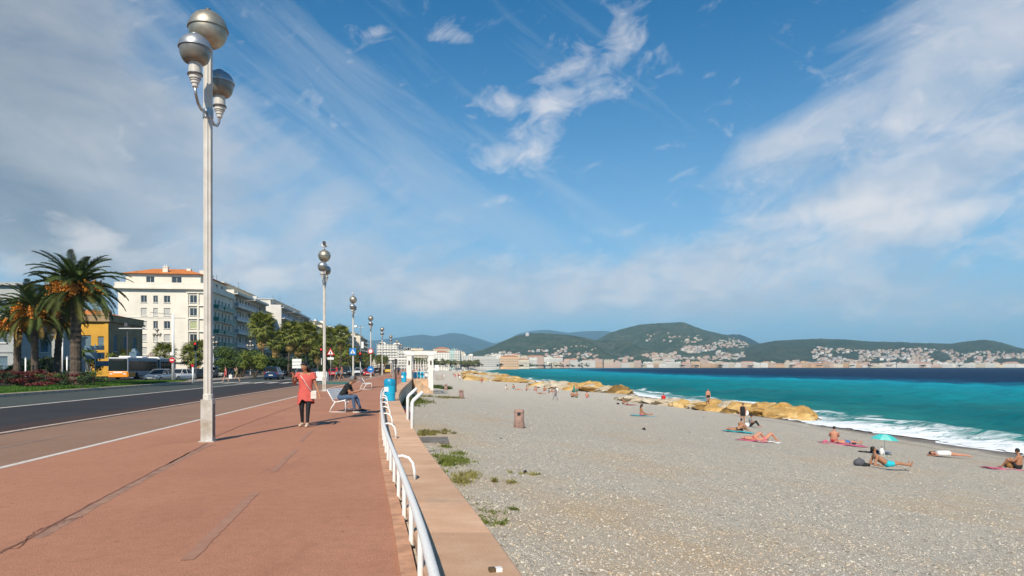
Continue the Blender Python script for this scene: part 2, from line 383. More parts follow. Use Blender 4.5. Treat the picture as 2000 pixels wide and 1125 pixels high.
# worn seams and joints on the promenade (thin inlays)
def seam(pts, w, m, z=.004, name='asphalt_seam'):
    mb = MB(); P_ = [Vector((p[0], p[1], z)) for p in pts]; vs = []
    for i, p in enumerate(P_):
        d = (P_[min(i+1, len(P_)-1)]-P_[max(i-1, 0)]).normalized(); nn = Vector((-d.y, d.x, 0))
        ww = w*(.7+.6*random.random() if w < .04 else .95+.1*random.random()); vs += [p-nn*ww/2, p+nn*ww/2]
    mb.add(vs, [(2*i, 2*i+2, 2*i+3, 2*i+1) for i in range(len(P_)-1)])
    return mb.build(name, m, kind='structure')
def pathpx(pp, jig=.02, k=10):
    out = []
    for (a, b) in zip(pp[:-1], pp[1:]):
        A, B = G(*a), G(*b)
        for i in range(k): out.append(A.lerp(B, i/k)+Vector((random.uniform(-jig, jig), random.uniform(-jig, jig), 0)))
    out.append(G(*pp[-1])); return out
seam(pathpx([(-120, 1140), (60, 1050), (215, 965), (330, 905), (405, 866)], .012), .03, M_joint)
seam(pathpx([(405, 860), (470, 832), (540, 806), (585, 790)], .012), .03, M_joint)
seam([p+Vector((.07, -.02, 0)) for p in pathpx([(60, 1050), (215, 965), (330, 905), (402, 868)], .008)], .12, mat('pale_seam_fill', (.36, .20, .135), .85, .2, 5), .002)
seam(pathpx([(20, 1075), (85, 1032), (160, 1008)], .05), .015, M_joint)
seam(pathpx([(368, 1094), (430, 1030), (500, 962)], .01), .11, M_faint)
seam(pathpx([(534, 922), (556, 898), (578, 878)], .01), .10, M_faint)
seam(pathpx([(588, 862), (600, 850), (609, 841)], .01), .09, M_faint)
seam(pathpx([(330, 905), (380, 880), (420, 868)], .02), .05, M_faint)
seam(pathpx([(640, 820), (690, 790), (720, 770)], .02), .05, M_faint)
mb = MB()
M_green = mat('green_paint', (.05, .17, .12), .7, .2, 5)
mb.add([C(-9.6, 62, .006), C(-6.8, 62, .006), C(-6.8, 72, .006), C(-9.6, 72, .006)], [(0, 1, 2, 3)]); mb.build('green_crossing_patch', M_green, kind='structure')
mb = MB()
for i in range(7): mb.add([C(-13-1.5*i, 70, -.108), C(-12.3-1.5*i, 70, -.108), C(-12.3-1.5*i, 75, -.108), C(-13-1.5*i, 75, -.108)], [(0, 1, 2, 3)])
mb.build('zebra_crossing', M_line, kind='structure')
# ------------------------------------------------------------------ sea wall
def travertine():
    k = nodes_of('coping_stone', .85, .25)
    a = k.noise(1.6, 8, .65, (1, 1.5, 1)); f = k.noise(30, 6, .7, (1, 1.8, 1)); s = k.noise(90, 3, .7)
    base = k.ramp(a, [(.28, (.54, .315, .19)), (.5, (.62, .385, .245)), (.72, (.68, .46, .31))])
    base = k.mix(k.mr(f, .5, .7, 0, .35), base, (.45, .25, .15)); base = k.mix(k.mr(s, .55, .75, 0, .35), base, (.78, .6, .45))
    base = k.mix(k.mr(k.noise(.9, 6, .7), .56, .7, 0, .4), base, (.33, .24, .18))
    oi = k.N('ShaderNodeObjectInfo'); hs = k.N('ShaderNodeHueSaturation'); k.L(k.mr(oi.outputs['Random'], 0, 1, .88, 1.1), hs.inputs['Value']); k.L(base, hs.inputs['Color'])
    k.L(hs.outputs[0], k.b.inputs['Base Color']); k.L(k.bump(f, .012, 1, k.bump(s, .004)), k.b.inputs['Normal']); return k.m
M_cop = travertine()
def wallstone():
    k = nodes_of('sea_wall_stone', .9, .2)
    n = k.N('ShaderNodeTexBrick'); n.inputs['Scale'].default_value = 1; n.inputs['Brick Width'].default_value = .6; n.inputs['Row Height'].default_value = .22; n.inputs['Mortar Size'].default_value = .02
    n.inputs['Color1'].default_value = (.66, .57, .45, 1); n.inputs['Color2'].default_value = (.50, .43, .34, 1); n.inputs['Mortar'].default_value = (.28, .24, .19, 1)
    s = k.sep(); cb = k.N('ShaderNodeCombineXYZ'); k.L(s[1], cb.inputs[0]); k.L(s[2], cb.inputs[1]); k.L(cb.outputs[0], n.inputs['Vector'])
    k.L(k.mix(k.mr(k.noise(1.5, 7, .6), .4, .7, 0, .5), n.outputs[0], (.50, .42, .3)), k.b.inputs['Base Color']); return k.m
M_wst = wallstone()
WALL = empty('sea_wall', (wallx(6), 6, -1)); tag(WALL, 'low sea wall with pink stone coping curving between promenade and pebble beach', 'sea wall')
WALL.location = (0, 0, 0)
ys2 = np.concatenate([np.arange(-25, 110, 1.0), np.arange(110, 901, 10)]); n = len(ys2)
mb = MB(); vs = []
for y in ys2: vs += [(wallx(y)-.82, y, -.09), (wallx(y)-.82, y, -.055), (wallx(y)-.04, y, -.055), (wallx(y)-.01, y, -3.2)]
mb.add(vs, [(4*i+j, 4*i+4+j, 4*i+5+j, 4*i+1+j) for i in range(n-1) for j in range(3)])
mb.build('wall_face', M_wst, WALL)
def coping(y0, y1, mbx, top=.1, dx0=-.68, dx1=.03):
    st = max(2, int((y1-y0)/.4)+1); yy = np.linspace(y0, y1, st); vs = []
    for y in yy: vs += [(wallx(y)+dx0, y, .0), (wallx(y)+dx0, y, top-.012), (wallx(y)+dx0+.012, y, top), (wallx(y)+dx1-.02, y, top), (wallx(y)+dx1, y, top-.02), (wallx(y)+dx1, y, -.08)]
    fs = [(6*i+j, 6*i+6+j, 6*i+7+j, 6*i+1+j) for i in range(st-1) for j in range(5)]
    fs += [(5, 4, 3, 2, 1, 0), tuple(6*(st-1)+j for j in range(6))]
    mbx.add(vs, fs)
y = -2.0
while y < 75:
    mb = MB(); t = .1+random.uniform(-.004, .004); coping(y+.004, y+1.36, mb, t); mb.build('coping_slab', M_cop, WALL); y += 1.364
mb = MB(); coping(75, 880, mb); tag(mb.build('coping_run', M_cop, WALL), kind='stuff')
mb = MB(); vs = []
for y in ys2: vs += [(wallx(y)-.845, y, -.02), (wallx(y)-.845, y, .022), (wallx(y)-.72, y, .026), (wallx(y)-.72, y, -.02)]
mb.add(vs, [(4*i+j, 4*i+4+j, 4*i+5+j, 4*i+1+j) for i in range(n-1) for j in range(3)]); mb.build('terracotta_edging', M_strip, WALL)
# ------------------------------------------------------------------ railing
M_rail = mat('rail_top_paint', (.80, .79, .76), .6, .3, 60, .0005, 160, spec=.3, c2=(.66, .65, .62))
RL = empty('promenade_railing', (wallx(6)-.73, 6, 0), 0, 'long low white tube railing with looped braces along the sea wall coping', 'railing')
RL.location = (0, 0, 0)
rx = lambda y: wallx(y)-.70-.004*max(0, y-5)
yy = list(np.arange(1.5, 39.1, .5))
mb = MB(); mb.tube([(rx(y), y, .41) for y in yy], .033, 12); mb.build('top_rail', M_rail, RL, smooth=True)
pm_ = MB(); pm_.tube([(0, 0, -.02), (0, 0, .385)], .023, 10); me = pm_.mesh('post', M_whiteM, True, 40)
fm = MB(); fm.lathe([(.0, 0), (.045, 0), (.045, .012), (.03, .016), (0, .016)], n=12); fme = fm.mesh('post_foot', M_whiteM)
for i in range(34):
    y = 3.0+i*1.06; p = ob('post', me, RL, (rx(y), y, .01))
bm_ = MB(); bm_.tube([(0, 0, .40), (.08, 0, .41), (.16, -.01, .385), (.215, -.02, .32), (.24, -.03, .22), (.245, -.035, .09)], .02, 10); bme = bm_.mesh('looped_brace', M_whiteM, True)
for y in (9.1, 14.3, 17.4, 20.3, 22.9, 26.2, 28.5): ob('looped_brace', bme, RL, (rx(y)+.02, y, 0))
# ------------------------------------------------------------------ beach
def pebbles():
    k = nodes_of('beach_pebbles', .88, .2)
    sd = k.attr('shore')
    v1 = k.vor(34, out=1); v2 = k.vor(15, out=1); dist = k.vor(34, 'DISTANCE_TO_EDGE'); dist2 = k.vor(80, out=0); v3 = k.vor(80, out=1)
    def val(c):
        s = k.sep(c); return s[0]
    base = k.ramp(val(v1), [(0, (.36, .315, .25)), (.25, (.50, .44, .355)), (.6, (.63, .56, .455)), (.85, (.70, .63, .52)), (1, (.74, .70, .64))])
    base = k.mix(.5, base, k.ramp(val(v3), [(0, (.31, .275, .22)), (.4, (.57, .505, .41)), (.8, (.69, .62, .51)), (1, (.78, .73, .64))]))
    base = k.mix(k.mr(val(v2), .95, .99, 0, .5), base, (.74, .68, .6))
    base = k.mix(k.mr(val(v2), .06, .02, 0, .6), base, (.16, .11, .08))
    base = k.mix(k.mr(dist, .005, 0, 0, .5), base, (.16, .15, .13))
    base = k.mix(k.mth('MULTIPLY', k.attr('tan'), k.mr(k.noise(1.3, 6, .7), .3, .6, .4, .95)), base, (.60, .45, .29))
    b3 = k.noise(.3, 7, .65, (1, .5, 1)); base = k.mix(k.mr(b3, .40, .3, 0, .30), base, (.34, .315, .285))
    nz = k.noise(.35, 4, .6); sdn = k.mth('ADD', sd, k.mr(nz, 0, 1, -1.6, 1.6))
    wet = k.mr(sdn, 4.6, 3.2); base = k.mix(k.mth('MULTIPLY', wet, .8), base, (.15, .11, .08))
    ln = k.mth('MULTIPLY', k.mr(sdn, 6.8, 6.0), k.mr(sdn, 4.8, 5.6)); base = k.mix(k.mth('MULTIPLY', ln, .25), base, (.2, .17, .14))
    k.L(base, k.b.inputs['Base Color'])
    k.L(k.mr(wet, 0, 1, .9, .45), k.b.inputs['Roughness'])
    h = k.mth('MINIMUM', dist, .3); k.L(k.bump(h, .05, 1, k.bump(dist2, .012, .6, k.bump(k.noise(.9, 5, .6), .10, .6))), k.b.inputs['Normal']); return k.m
M_beach = pebbles()
def tanf(x, y):
    w = np.interp(y, _ys, _xs); d = x-w
    return np.clip(.5*np.exp(-d/2.6)+.42*np.sin(x*.55+y*.21+.6)*np.sin(y*.33-x*.18+1.1)+.28*np.sin(x*1.3-y*.5)*np.sin(y*.9+2)+.16*np.sin(x*2.9+y*1.7)+.28-.010*y, 0, 1)
def beach():
    yb = np.concatenate([np.arange(-60, 0, 4), np.arange(0, 30, .35), np.arange(30, 120, .9), np.arange(120, 400, 5), np.arange(400, 1010, 20)])
    t = np.concatenate([np.linspace(-.02, .8, 90), np.linspace(.81, 1.12, 50)])
    Y, T = np.meshgrid(yb, t, indexing='ij'); W = np.interp(Y, _ys, _xs); S = shorex(Y)
    # a little scalloping of the shoreline
    X = W+(S-W)*T; Z = basez(Y)+(WATER-basez(Y))*T
    berm = np.exp(-((T-.91)/.03)**2)*.12; 
    nz = .05*np.sin(X*1.3+np.sin(Y*.7)*1.4)*np.sin(Y*.9+X*.35)+.035*np.sin(X*3.1+1)*np.sin(Y*2.3+np.sin(X))+.03*np.sin(X*.6-Y*.4)
    Z = Z+nz*np.clip(1-np.abs(T-.5)*1.6, 0.15, 1)+berm*.6
    V = np.stack([X.ravel(), Y.ravel(), Z.ravel()], 1)
    tag(ob('beach', npmesh('beach', V, grid_faces(len(yb), len(t)), M_beach, True, attr={'shore': (S-X).ravel(), 'tan': tanf(X, Y).ravel()})), kind='structure')
beach()
# loose pebbles near the camera
def scatter_pebbles(n, y0, y1, smin, smax, name, seed, xmax=None):
    r = np.random.default_rng(seed); Y = y0+(y1-y0)*r.random(n)**1.5
    W = np.interp(Y, _ys, _xs)+.05; XM = np.minimum(.78*Y+1.5, shorex(Y)-1)
    X = W+(XM-W)*r.random(n); Z = beachz(X, Y)
    nz = .05*np.sin(X*1.3+np.sin(Y*.7)*1.4)*np.sin(Y*.9+X*.35)+.035*np.sin(X*3.1+1)*np.sin(Y*2.3+np.sin(X))+.03*np.sin(X*.6-Y*.4)
    T = (X-W)/(shorex(Y)-W); Z = Z+nz*np.clip(1-np.abs(T-.5)*1.6, .15, 1)
    bm = bmesh.new(); bmesh.ops.create_icosphere(bm, subdivisions=1, radius=1); bv = np.array([v.co for v in bm.verts]); bf = np.array([[v.index for v in f.verts] for f in bm.faces]); bm.free()
    s = smin*(smax/smin)**(r.random(n)**1.8); sc = np.stack([s, s*(.55+.4*r.random(n)), s*(.35+.25*r.random(n))], 1)
    a = r.random(n)*2*PI; ca, sa = np.cos(a), np.sin(a)
    pv = bv[None]*sc[:, None, :]; pv = pv*(1+.16*(r.random((n, len(bv), 1))-.5))
    x = pv[..., 0]*ca[:, None]-pv[..., 1]*sa[:, None]+X[:, None]; y = pv[..., 0]*sa[:, None]+pv[..., 1]*ca[:, None]+Y[:, None]; z = pv[..., 2]+Z[:, None]+sc[:, 2:3]*.3
    V = np.stack([x, y, z], 2).reshape(-1, 3); Fq = (bf[None]+(np.arange(n)*len(bv))[:, None, None]).reshape(-1, 3)
    cols = [(.56, .52, .45), (.44, .42, .38), (.66, .61, .52), (.30, .285, .26), (.60, .49, .36), (.60, .55, .47), (.52, .40, .28), (.60, .535, .44)]
    ms = [mat('pebble_stone_'+q, c, .85, .15, 30) for q, c in zip(('mid', 'slate', 'pale', 'dark', 'sand', 'white', 'brown', 'grey'), cols)]
    tf = tanf(X, Y)+r.normal(0, .12, n); g_ = r.choice(8, n, p=[.25, .24, .14, .11, .06, .03, .03, .14]); t_ = r.choice(8, n, p=[.1, .04, .16, .02, .40, .04, .18, .06]); mi = np.repeat(np.where(r.random(n) < tf, t_, g_), len(bf))
    tag(ob(name, npmesh(name, V, Fq, ms, True, mi)), 'loose grey and tan pebbles covering the beach beside the wall', 'pebbles', kind='stuff')
scatter_pebbles(76000, 4.2, 30, .008, .024, 'loose_pebbles', 3)
scatter_pebbles(9000, 7, 50, .015, .045, 'scattered_pebbles', 4)
# ------------------------------------------------------------------ sea
def seamat():
    k = nodes_of('sea_water', .45, .03)
    s = k.attr('shore'); y = k.sep()[1]; x = k.sep()[0]
    nz = k.noise(.011, 5, .6, (1, .6, 1)); nz2 = k.noise(.05, 5, .6, (.35, 1, 1))
    ss = k.mth('ADD', s, k.mth('ADD', k.mr(nz, 0, 1, -60, 60), k.mr(nz2, 0, 1, -25, 25)))
    base = k.ramp(k.mr(ss, 0, 320, 0, 1), [(0, (.02, .22, .20)), (.06, (.0, .15, .165)), (.16, (.0, .22, .245)), (.36, (.0, .31, .41)), (.46, (.0, .085, .17)), (.58, (.0, .022, .075)), (1, (.0, .016, .06))])
    sandy = k.mth('MULTIPLY', k.mr(k.noise(.035, 5, .6, (.5, 1, 1)), .5, .68, 0, .6), k.mr(ss, 90, 30)); base = k.mix(sandy, base, (.035, .15, .15))
    mott = k.noise(.25, 6, .65, (.4, 1, 1)); base = k.mix(k.mr(mott, .35, .7, 0, .5), base, k.mix(.6, base, (.002, .05, .075)))
    # breaking foam
    w1 = k.noise(.16, 6, .6, (.35, 1, 1)); sd = k.mth('ADD', s, k.mr(w1, .2, .8, -4.2, 4.2))
    f1 = k.mth('MULTIPLY', k.mr(sd, 2.2, 1.0), k.mr(k.noise(1.6, 7, .68), .30, .46, .72, 1))
    lace = k.noise(1.0, 9, .68, (.6, 1, 1), dist=1.3)
    band = k.mth('MULTIPLY', k.mr(sd, 9, 3.5), k.mr(lace, .47, .60)); band2 = k.mth('MULTIPLY', k.mr(sd, 6, 2.5), k.mr(lace, .34, .50))
    crest = k.mth('MULTIPLY', k.mth('MULTIPLY', k.mr(sd, 7.0, 7.8), k.mr(sd, 9.4, 8.4)), k.mr(k.noise(.12, 4), .42, .55))
    wc = k.noise(.26, 6, .7, (.30, 1.0, 1), dist=.6); caps = k.mth('MULTIPLY', k.mr(wc, .715, .75), k.mr(s, 14, 30))
    nearshore = k.mr(s, 30, 20)
    foam = k.mth('MAXIMUM', k.mth('MAXIMUM', f1, band2), k.mth('MAXIMUM', k.mth('MULTIPLY', band, .85), k.mth('MAXIMUM', k.mth('MULTIPLY', crest, .9), k.mth('MULTIPLY', caps, .85))), clamp=True)
    base = k.mix(foam, base, (.86, .89, .9))
    b1 = k.noise(.7, 7, .62, (.6, 1.3, 1)); b2 = k.noise(.12, 5, .6, (.5, 1, 1))
    bn = k.bump(b1, .45, 1, k.bump(b2, 1.2, .9)); df = k.N('ShaderNodeBsdfDiffuse'); gl = k.N('ShaderNodeBsdfGlossy'); gl.inputs['Roughness'].default_value = .28; ms = k.N('ShaderNodeMixShader')
    k.L(base, df.inputs[0]); k.L(bn, df.inputs['Normal']); k.L(bn, gl.inputs['Normal']); k.L(k.mr(foam, 0, 1, .085, .01), ms.inputs[0]); k.L(df.outputs[0], ms.inputs[1]); k.L(gl.outputs[0], ms.inputs[2])
    out = [n for n in k.m.node_tree.nodes if n.type == 'OUTPUT_MATERIAL'][0]; k.L(ms.outputs[0], out.inputs['Surface']); k.m.node_tree.nodes.remove(k.b); return k.m
M_sea = seamat()
def bayshore(y): return np.interp(y, [b[0] for b in BAY], [b[1] for b in BAY])
def sea():
    a = np.concatenate([np.linspace(-.14, .9, 560), np.linspace(.91, 6, 40)]); D = 26*(5200/26)**np.linspace(0, 1, 700)
    DD, A = np.meshgrid(D, a, indexing='ij'); X = A*DD; Y = DD
    SX = np.where(Y < 1000, shorex(Y), bayshore(Y)); s = X-SX
    r = np.random.default_rng(5); Z = np.zeros_like(X)
    fade = np.clip(1.2-DD/900, 0, 1)
    for i in range(26):
        wl = 1.6*(26/1.6)**(i/25); th = R(188)+r.normal(0, .5); kx, ky = math.cos(th)*2*PI/wl, math.sin(th)*2*PI/wl
        ph = r.random()*6.28; res = np.clip(wl/(DD*.012)-.6, 0, 1)
        Z += .011*wl**.75*np.sin(kx*X+ky*Y+ph+1.1*np.sin(X*.07+Y*.05+i))*res
    Z *= fade*np.clip(s/12+.15, .12, 1)
    br = np.exp(-((s-7.8-1.3*np.sin(Y*.09))/1.0)**2)*(.30+.2*np.sin(Y*.13+1)); Z += np.clip(br, 0, 1)*np.clip(1.4-DD/160, 0, 1)
    Z += np.where((s < 4) & (s > -3), .10*np.sin(Y*.6+np.sin(Y*.23)*2)*(Y < 200), 0)
    V = np.stack([X.ravel(), Y.ravel(), (WATER+Z).ravel()], 1); Fq = grid_faces(len(D), len(a))
    keep = (s.ravel()[Fq].max(1) > -6); Fq = Fq[keep]
    me = npmesh('sea', V, Fq, M_sea, True, attr={'shore': s.ravel()}); tag(ob('sea', me), kind='structure')
    # calm outer water sheet below everything, out to the horizon and behind the camera
    mb = MB(); mb.add([(20, -9000, WATER-.6), (20000, -9000, WATER-.6), (20000, 9000, WATER-.6), (-200, 9000, WATER-.6), (-60, 0, WATER-.6)], [(0, 1, 2, 3, 4)])
    me = mb.mesh('outer_sea', mat('deep_sea_water', (.004, .05, .14), .3, .2, .01)); tag(ob('outer_sea', me), kind='structure')
sea()
# foam sheet of the broken wave running up the pebbles
def swash():
    yb = np.arange(30, 330, .25); tt = np.linspace(0, 1, 26); Y, T = np.meshgrid(yb, tt, indexing='ij')
    edge = 1.4+1.1*np.sin(Y*.21+1.0)+.5*np.sin(Y*.83)+.22*np.sin(Y*2.3+2)+.12*np.sin(Y*5.1)
    X = shorex(Y)-edge+T*(edge+1.4); sx = shorex(Y); w = np.interp(Y, _ys, _xs)
    tb = (X-w)/(sx-w); Z = np.maximum(basez(Y)+(WATER-basez(Y))*tb, WATER-.1)+.05+.03*np.sin(Y*3+X*2)*np.sin(X*4-Y)+.16*np.exp(-((T-.1)/.1)**2)*0.4
    V = np.stack([X.ravel(), Y.ravel(), Z.ravel()], 1)
    k = nodes_of('swash_foam', .8, .3); n = k.noise(2.2, 8, .7); k.L(k.mix(k.mr(n, .34, .48), (.35, .48, .47), (.86, .88, .88)), k.b.inputs['Base Color']); k.L(k.bump(n, .08), k.b.inputs['Normal'])
    tag(ob('wave_foam', npmesh('wave_foam', V, grid_faces(len(yb), len(tt)), k.m, True)), 'white broken wave foam running up the pebbles', 'foam', kind='stuff')
swash()
# ------------------------------------------------------------------ rocks
def rockmat(name, cs):
    k = nodes_of(name, .85, .25)
    a = k.noise(.55, 8, .68); c = k.ramp(a, [(.28, cs[0]), (.44, cs[1]), (.58, cs[2]), (.72, cs[3])])
    z = k.sep()[2]
    k.L(k.mix(k.mr(k.noise(3.5, 7, .7), .52, .7, 0, .6), c, cs[4]), k.b.inputs['Base Color'])
    k.L(k.bump(k.noise(1.8, 9, .62), .22, 1, k.bump(k.vor(.9, out=0), .3)), k.b.inputs['Normal']); return k.m
M_rock = rockmat('ochre_rock', [(.15, .08, .025), (.44, .26, .08), (.60, .41, .17), (.70, .56, .36), (.20, .11, .04)])
M_rockw = rockmat('pale_rock', [(.24, .19, .13), (.46, .38, .27), (.56, .49, .38), (.64, .58, .48), (.18, .13, .09)])
M_rockd = rockmat('weed_rock', [(.05, .03, .012), (.17, .10, .03), (.26, .15, .045), (.38, .26, .10), (.05, .04, .015)])
def rock_mesh(seed, n=3):
    r = np.random.default_rng(seed); bm = bmesh.new(); bmesh.ops.create_icosphere(bm, subdivisions=n+1, radius=1)
    dirs = r.normal(size=(26, 3)); dirs /= np.linalg.norm(dirs, axis=1)[:, None]; cut = .50+.35*r.random(26)
    for v in bm.verts:
        p = np.array(v.co)
        for d, c in zip(dirs, cut):
            q = p@d
            if q > c: p = p-d*(q-c)*1.0
        pv = Vector(p)*1.6+Vector((seed, 0, 0)); q = 1.12+.10*mn.fractal(pv*1.5, .6, 2.3, 5)+.03*math.sin(p[2]*16+2*mn.noise(pv))
        v.co = p*q
    me = bpy.data.meshes.new('boulder'); bm.to_mesh(me); bm.free(); return me
_rm = {}
def rocks(name, pts, label, seed, zoff=0):
    r = random.Random(seed); base = Vector(pts[0][:3]); root = empty(name, base, 0, label, 'rocks')
    for (x, y, z, sx, sy, sz, mm) in pts:
        key = (r.randrange(7), mm)
        if key not in _rm:
            me = rock_mesh(key[0]*11+3); me.materials.append({'o': M_rock, 'w': M_rockw, 'd': M_rockd}[mm]); me.polygons.foreach_set('use_smooth', [True]*len(me.polygons)); me.set_sharp_from_angle(angle=R(24)); _rm[key] = me
        o = ob('boulder', _rm[key], root, Vector((x, y, z))-base, (r.uniform(-.2, .2), r.uniform(-.2, .2), r.uniform(0, 6.28)), (sx, sy, sz))
def groyne(name, label, spine, seed):       # spine: px, depth, top height above base z, half width, material ; base at beach or water
    r = random.Random(seed); pts = []
    for i in range(len(spine)-1):
        (px0, y0, h0, w0, m0), (px1, y1, h1, w1, m1) = spine[i], spine[i+1]
        A = Vector(((px0-1000)/F*y0, y0, 0)); B = Vector(((px1-1000)/F*y1, y1, 0)); L_ = (B-A).length; k = max(2, int(L_/(min(w0, w1)*.42)))
        for j in range(k):
            t = (j+.5)/k; q = A.lerp(B, t); h = h0+(h1-h0)*t; w = w0+(w1-w0)*t
            for s_ in (-1, 0, 1):
                x = q.x+r.uniform(-.4, .4)*w*.4; yq = q.y+s_*w*.62+r.uniform(-.2, .2)*w
                bz = max(float(beachz(x, yq)), WATER-.2); hh = h*(.62 if s_ == -1 else (.95 if s_ == 0 else .7))*r.uniform(.75, 1.1)
                mm = r.choice([m0, m0, 'o' if m0 != 'w' else 'w', m1, 'w'])
                if s_ == -1 and r.random() < .3 and m0 != 'w': mm = 'd'
                pts.append((x, yq, bz+hh*.22, w*r.uniform(.55, .95), w*r.uniform(.5, .75), hh*.90, mm))
    rocks(name, pts, label, seed)
groyne('rock_groyne', 'nearest long ridge of ochre rocks running from the beach into the surf', [(1215, 100, .7, 2.3, 'w'), (1290, 92, .9, 2.8, 'w'), (1360, 84, 1.2, 3.0, 'o'), (1440, 78, 1.75, 3.3, 'o'), (1500, 74.5, 2.1, 3.4, 'o'), (1545, 72, 1.95, 3.0, 'o'), (1572, 71, 1.3, 2.0, 'd')], 5)
groyne('rock_groyne', 'middle ridge of ochre rocks with two bathers standing in front of it', [(1050, 158, 1.4, 4.2, 'w'), (1100, 150, 2.0, 4.8, 'o'), (1150, 143, 2.3, 5.2, 'o'), (1200, 138, 1.9, 4.4, 'o'), (1232, 136, .8, 2.6, 'd')], 8)
groyne('rock_groyne', 'far ridge of ochre rocks tapering right into the turquoise water', [(925, 222, 1.8, 7, 'o'), (960, 222, 2.2, 7, 'o'), (1000, 218, 2.2, 6, 'o'), (1038, 215, 1.2, 3, 'd')], 13)
groyne('rock_groyne', 'farthest low bank of pale ochre rocks behind the others on the left', [(912, 330, 3, 10, 'w'), (930, 300, 3.0, 10, 'o'), (950, 290, 2.4, 8, 'w'), (985, 285, 2.6, 8, 'o')], 17)
rocks('rock_outlier', [(*beach_pt(1592, 822), .7, .5, .45, 'd')], 'small dark wave washed rock off the tip of nearest groyne', 3)
# ------------------------------------------------------------------ hills
def hillmat(name, cs, sc=.012, patch=(.3, .27, .2), pt=.66, amp=8):
    k = nodes_of(name, .95, .08)
    a = k.noise(sc, 9, .68); c = k.ramp(a, [(.36, cs[0]), (.5, cs[1]), (.62, cs[2])])
    f = k.noise(sc*7, 7, .75); c = k.mix(k.mr(f, .42, .56, 0, .8), c, tuple(v*.55 for v in cs[0])); c = k.mix(k.mr(f, .46, .36, 0, .5), c, cs[2]); p = k.noise(sc*1.7, 7, .7, (1, 1, 2.5)); c = k.mix(k.mr(p, pt, pt+.05, 0, .8), c, patch)
    k.L(c, k.b.inputs['Base Color']); k.L(k.bump(f, amp, 1, k.bump(a, amp*9)), k.b.inputs['Normal']); return k.m
HILLS = {}
def hill(name, sil, Dr, Df, m, seed, back=1600, z0=1.0, rough=1.0):
    px = np.arange(sil[0][0], sil[-1][0]+.1, 3.0); r = np.random.default_rng(seed)
    sy = np.interp(px, [s[0] for s in sil], [s[1] for s in sil]); ker = np.array([1, 2, 3, 2, 1])/9; sy[2:-2] = np.convolve(sy, ker, 'valid')
    sy = sy+r.normal(0, .35, len(sy))*rough
    a = (px-1000)/F; nr = 46; t = np.concatenate([np.linspace(0, 1, nr), 1+np.linspace(.04, 1, 12)])
    A, T = np.meshgrid(a, t, indexing='ij'); zr = EYE+(HY-sy)/F*Dr; ZR = np.repeat(zr[:, None], len(t), 1)
    D = np.where(T <= 1, Df+(Dr-Df)*T, Dr+back*(T-1)); prof = np.where(T <= 1, T**.95, np.clip(1-(T-1)*1.1, 0, 1)); H_ = z0+(ZR-z0)*prof
    n = np.zeros_like(A)
    for i in range(9):
        fx, fy = r.uniform(8, 60), r.uniform(.5, 5); n += np.sin(A*fx*2.2+T*fy*3+r.uniform(0, 6.28)+1.3*np.sin(T*4+A*fx))/(1+i*.35)
    H_ = H_+n*.055*(ZR-z0)*np.sin(np.clip(T, 0, 1)*PI)
    H_ = np.minimum(H_, EYE+(ZR-EYE)*D/Dr*np.where(T < 1, .995, 9)); H_ = np.maximum(H_, z0-3)
    V = np.stack([(A*D).ravel(), D.ravel(), H_.ravel()], 1); Fq = grid_faces(len(px), len(t))[:, ::-1]
    me = npmesh(name, V, Fq, m, True); o = tag(ob(name, me), kind='structure')
    HILLS[name] = BVHTree.FromPolygons([tuple(v) for v in V], [tuple(int(i) for i in f) for f in Fq])
MH = hillmat('wooded_hill', [(.06, .095, .04), (.11, .145, .065), (.22, .21, .13)], .009)
MH2 = hillmat('pine_hill', [(.055, .09, .04), (.095, .125, .058), (.17, .17, .10)], .011, pt=.70)
MB_ = hillmat('far_mountain', [(.03, .05, .03), (.05, .07, .045), (.08, .10, .07)], .002, pt=.8, amp=30)
hill('far_mountain', [(420, 690), (560, 672), (680, 668), (740, 664), (800, 656), (825, 653), (850, 657), (880, 650), (905, 652), (935, 661), (965, 671), (990, 664), (1012, 652), (1040, 646), (1070, 644), (1110, 650), (1140, 647), (1180, 646), (1240, 655), (1400, 672), (1600, 690)], 13500, 9000, MB_, 1, 2500, 0, .3)
hill('dark_ridge', [(1360, 690), (1395, 662), (1412, 655), (1430, 652.5), (1448, 654), (1462, 659), (1478, 668), (1500, 676), (1540, 690)], 6500, 5200, hillmat('dark_ridge_slope', [(.015, .03, .02), (.03, .045, .03), (.05, .06, .04)], .008, pt=.8), 2)  # ridge material is the darkest green of the hills
hill('tall_hill', [(1080, 706), (1130, 680), (1165, 664), (1185, 653), (1215, 642), (1250, 634), (1290, 631), (1318, 630), (1328, 628), (1340, 631), (1362, 640), (1385, 647), (1410, 652), (1430, 658), (1460, 668), (1480, 676), (1500, 690), (1520, 705)], 4700, 2900, MH, 3)
hill('left_hill', [(800, 706), (850, 702), (900, 694), (940, 684), (962, 676), (985, 665), (1010, 655), (1030, 652), (1050, 650.5), (1080, 652), (1110, 654), (1140, 659), (1165, 665), (1190, 674), (1230, 686), (1280, 700), (1330, 708)], 3800, 2700, MH, 4)
hill('right_hill', [(1440, 690), (1462, 676), (1485, 670), (1520, 665), (1560, 663), (1600, 661.5), (1650, 663), (1700, 667), (1750, 668), (1800, 670), (1860, 671), (1890, 666), (1925, 663.5), (1950, 667), (1980, 676), (2000, 681), (2040, 690), (2120, 698), (2300, 700), (2700, 690)], 4000, 2750, MH2, 6)
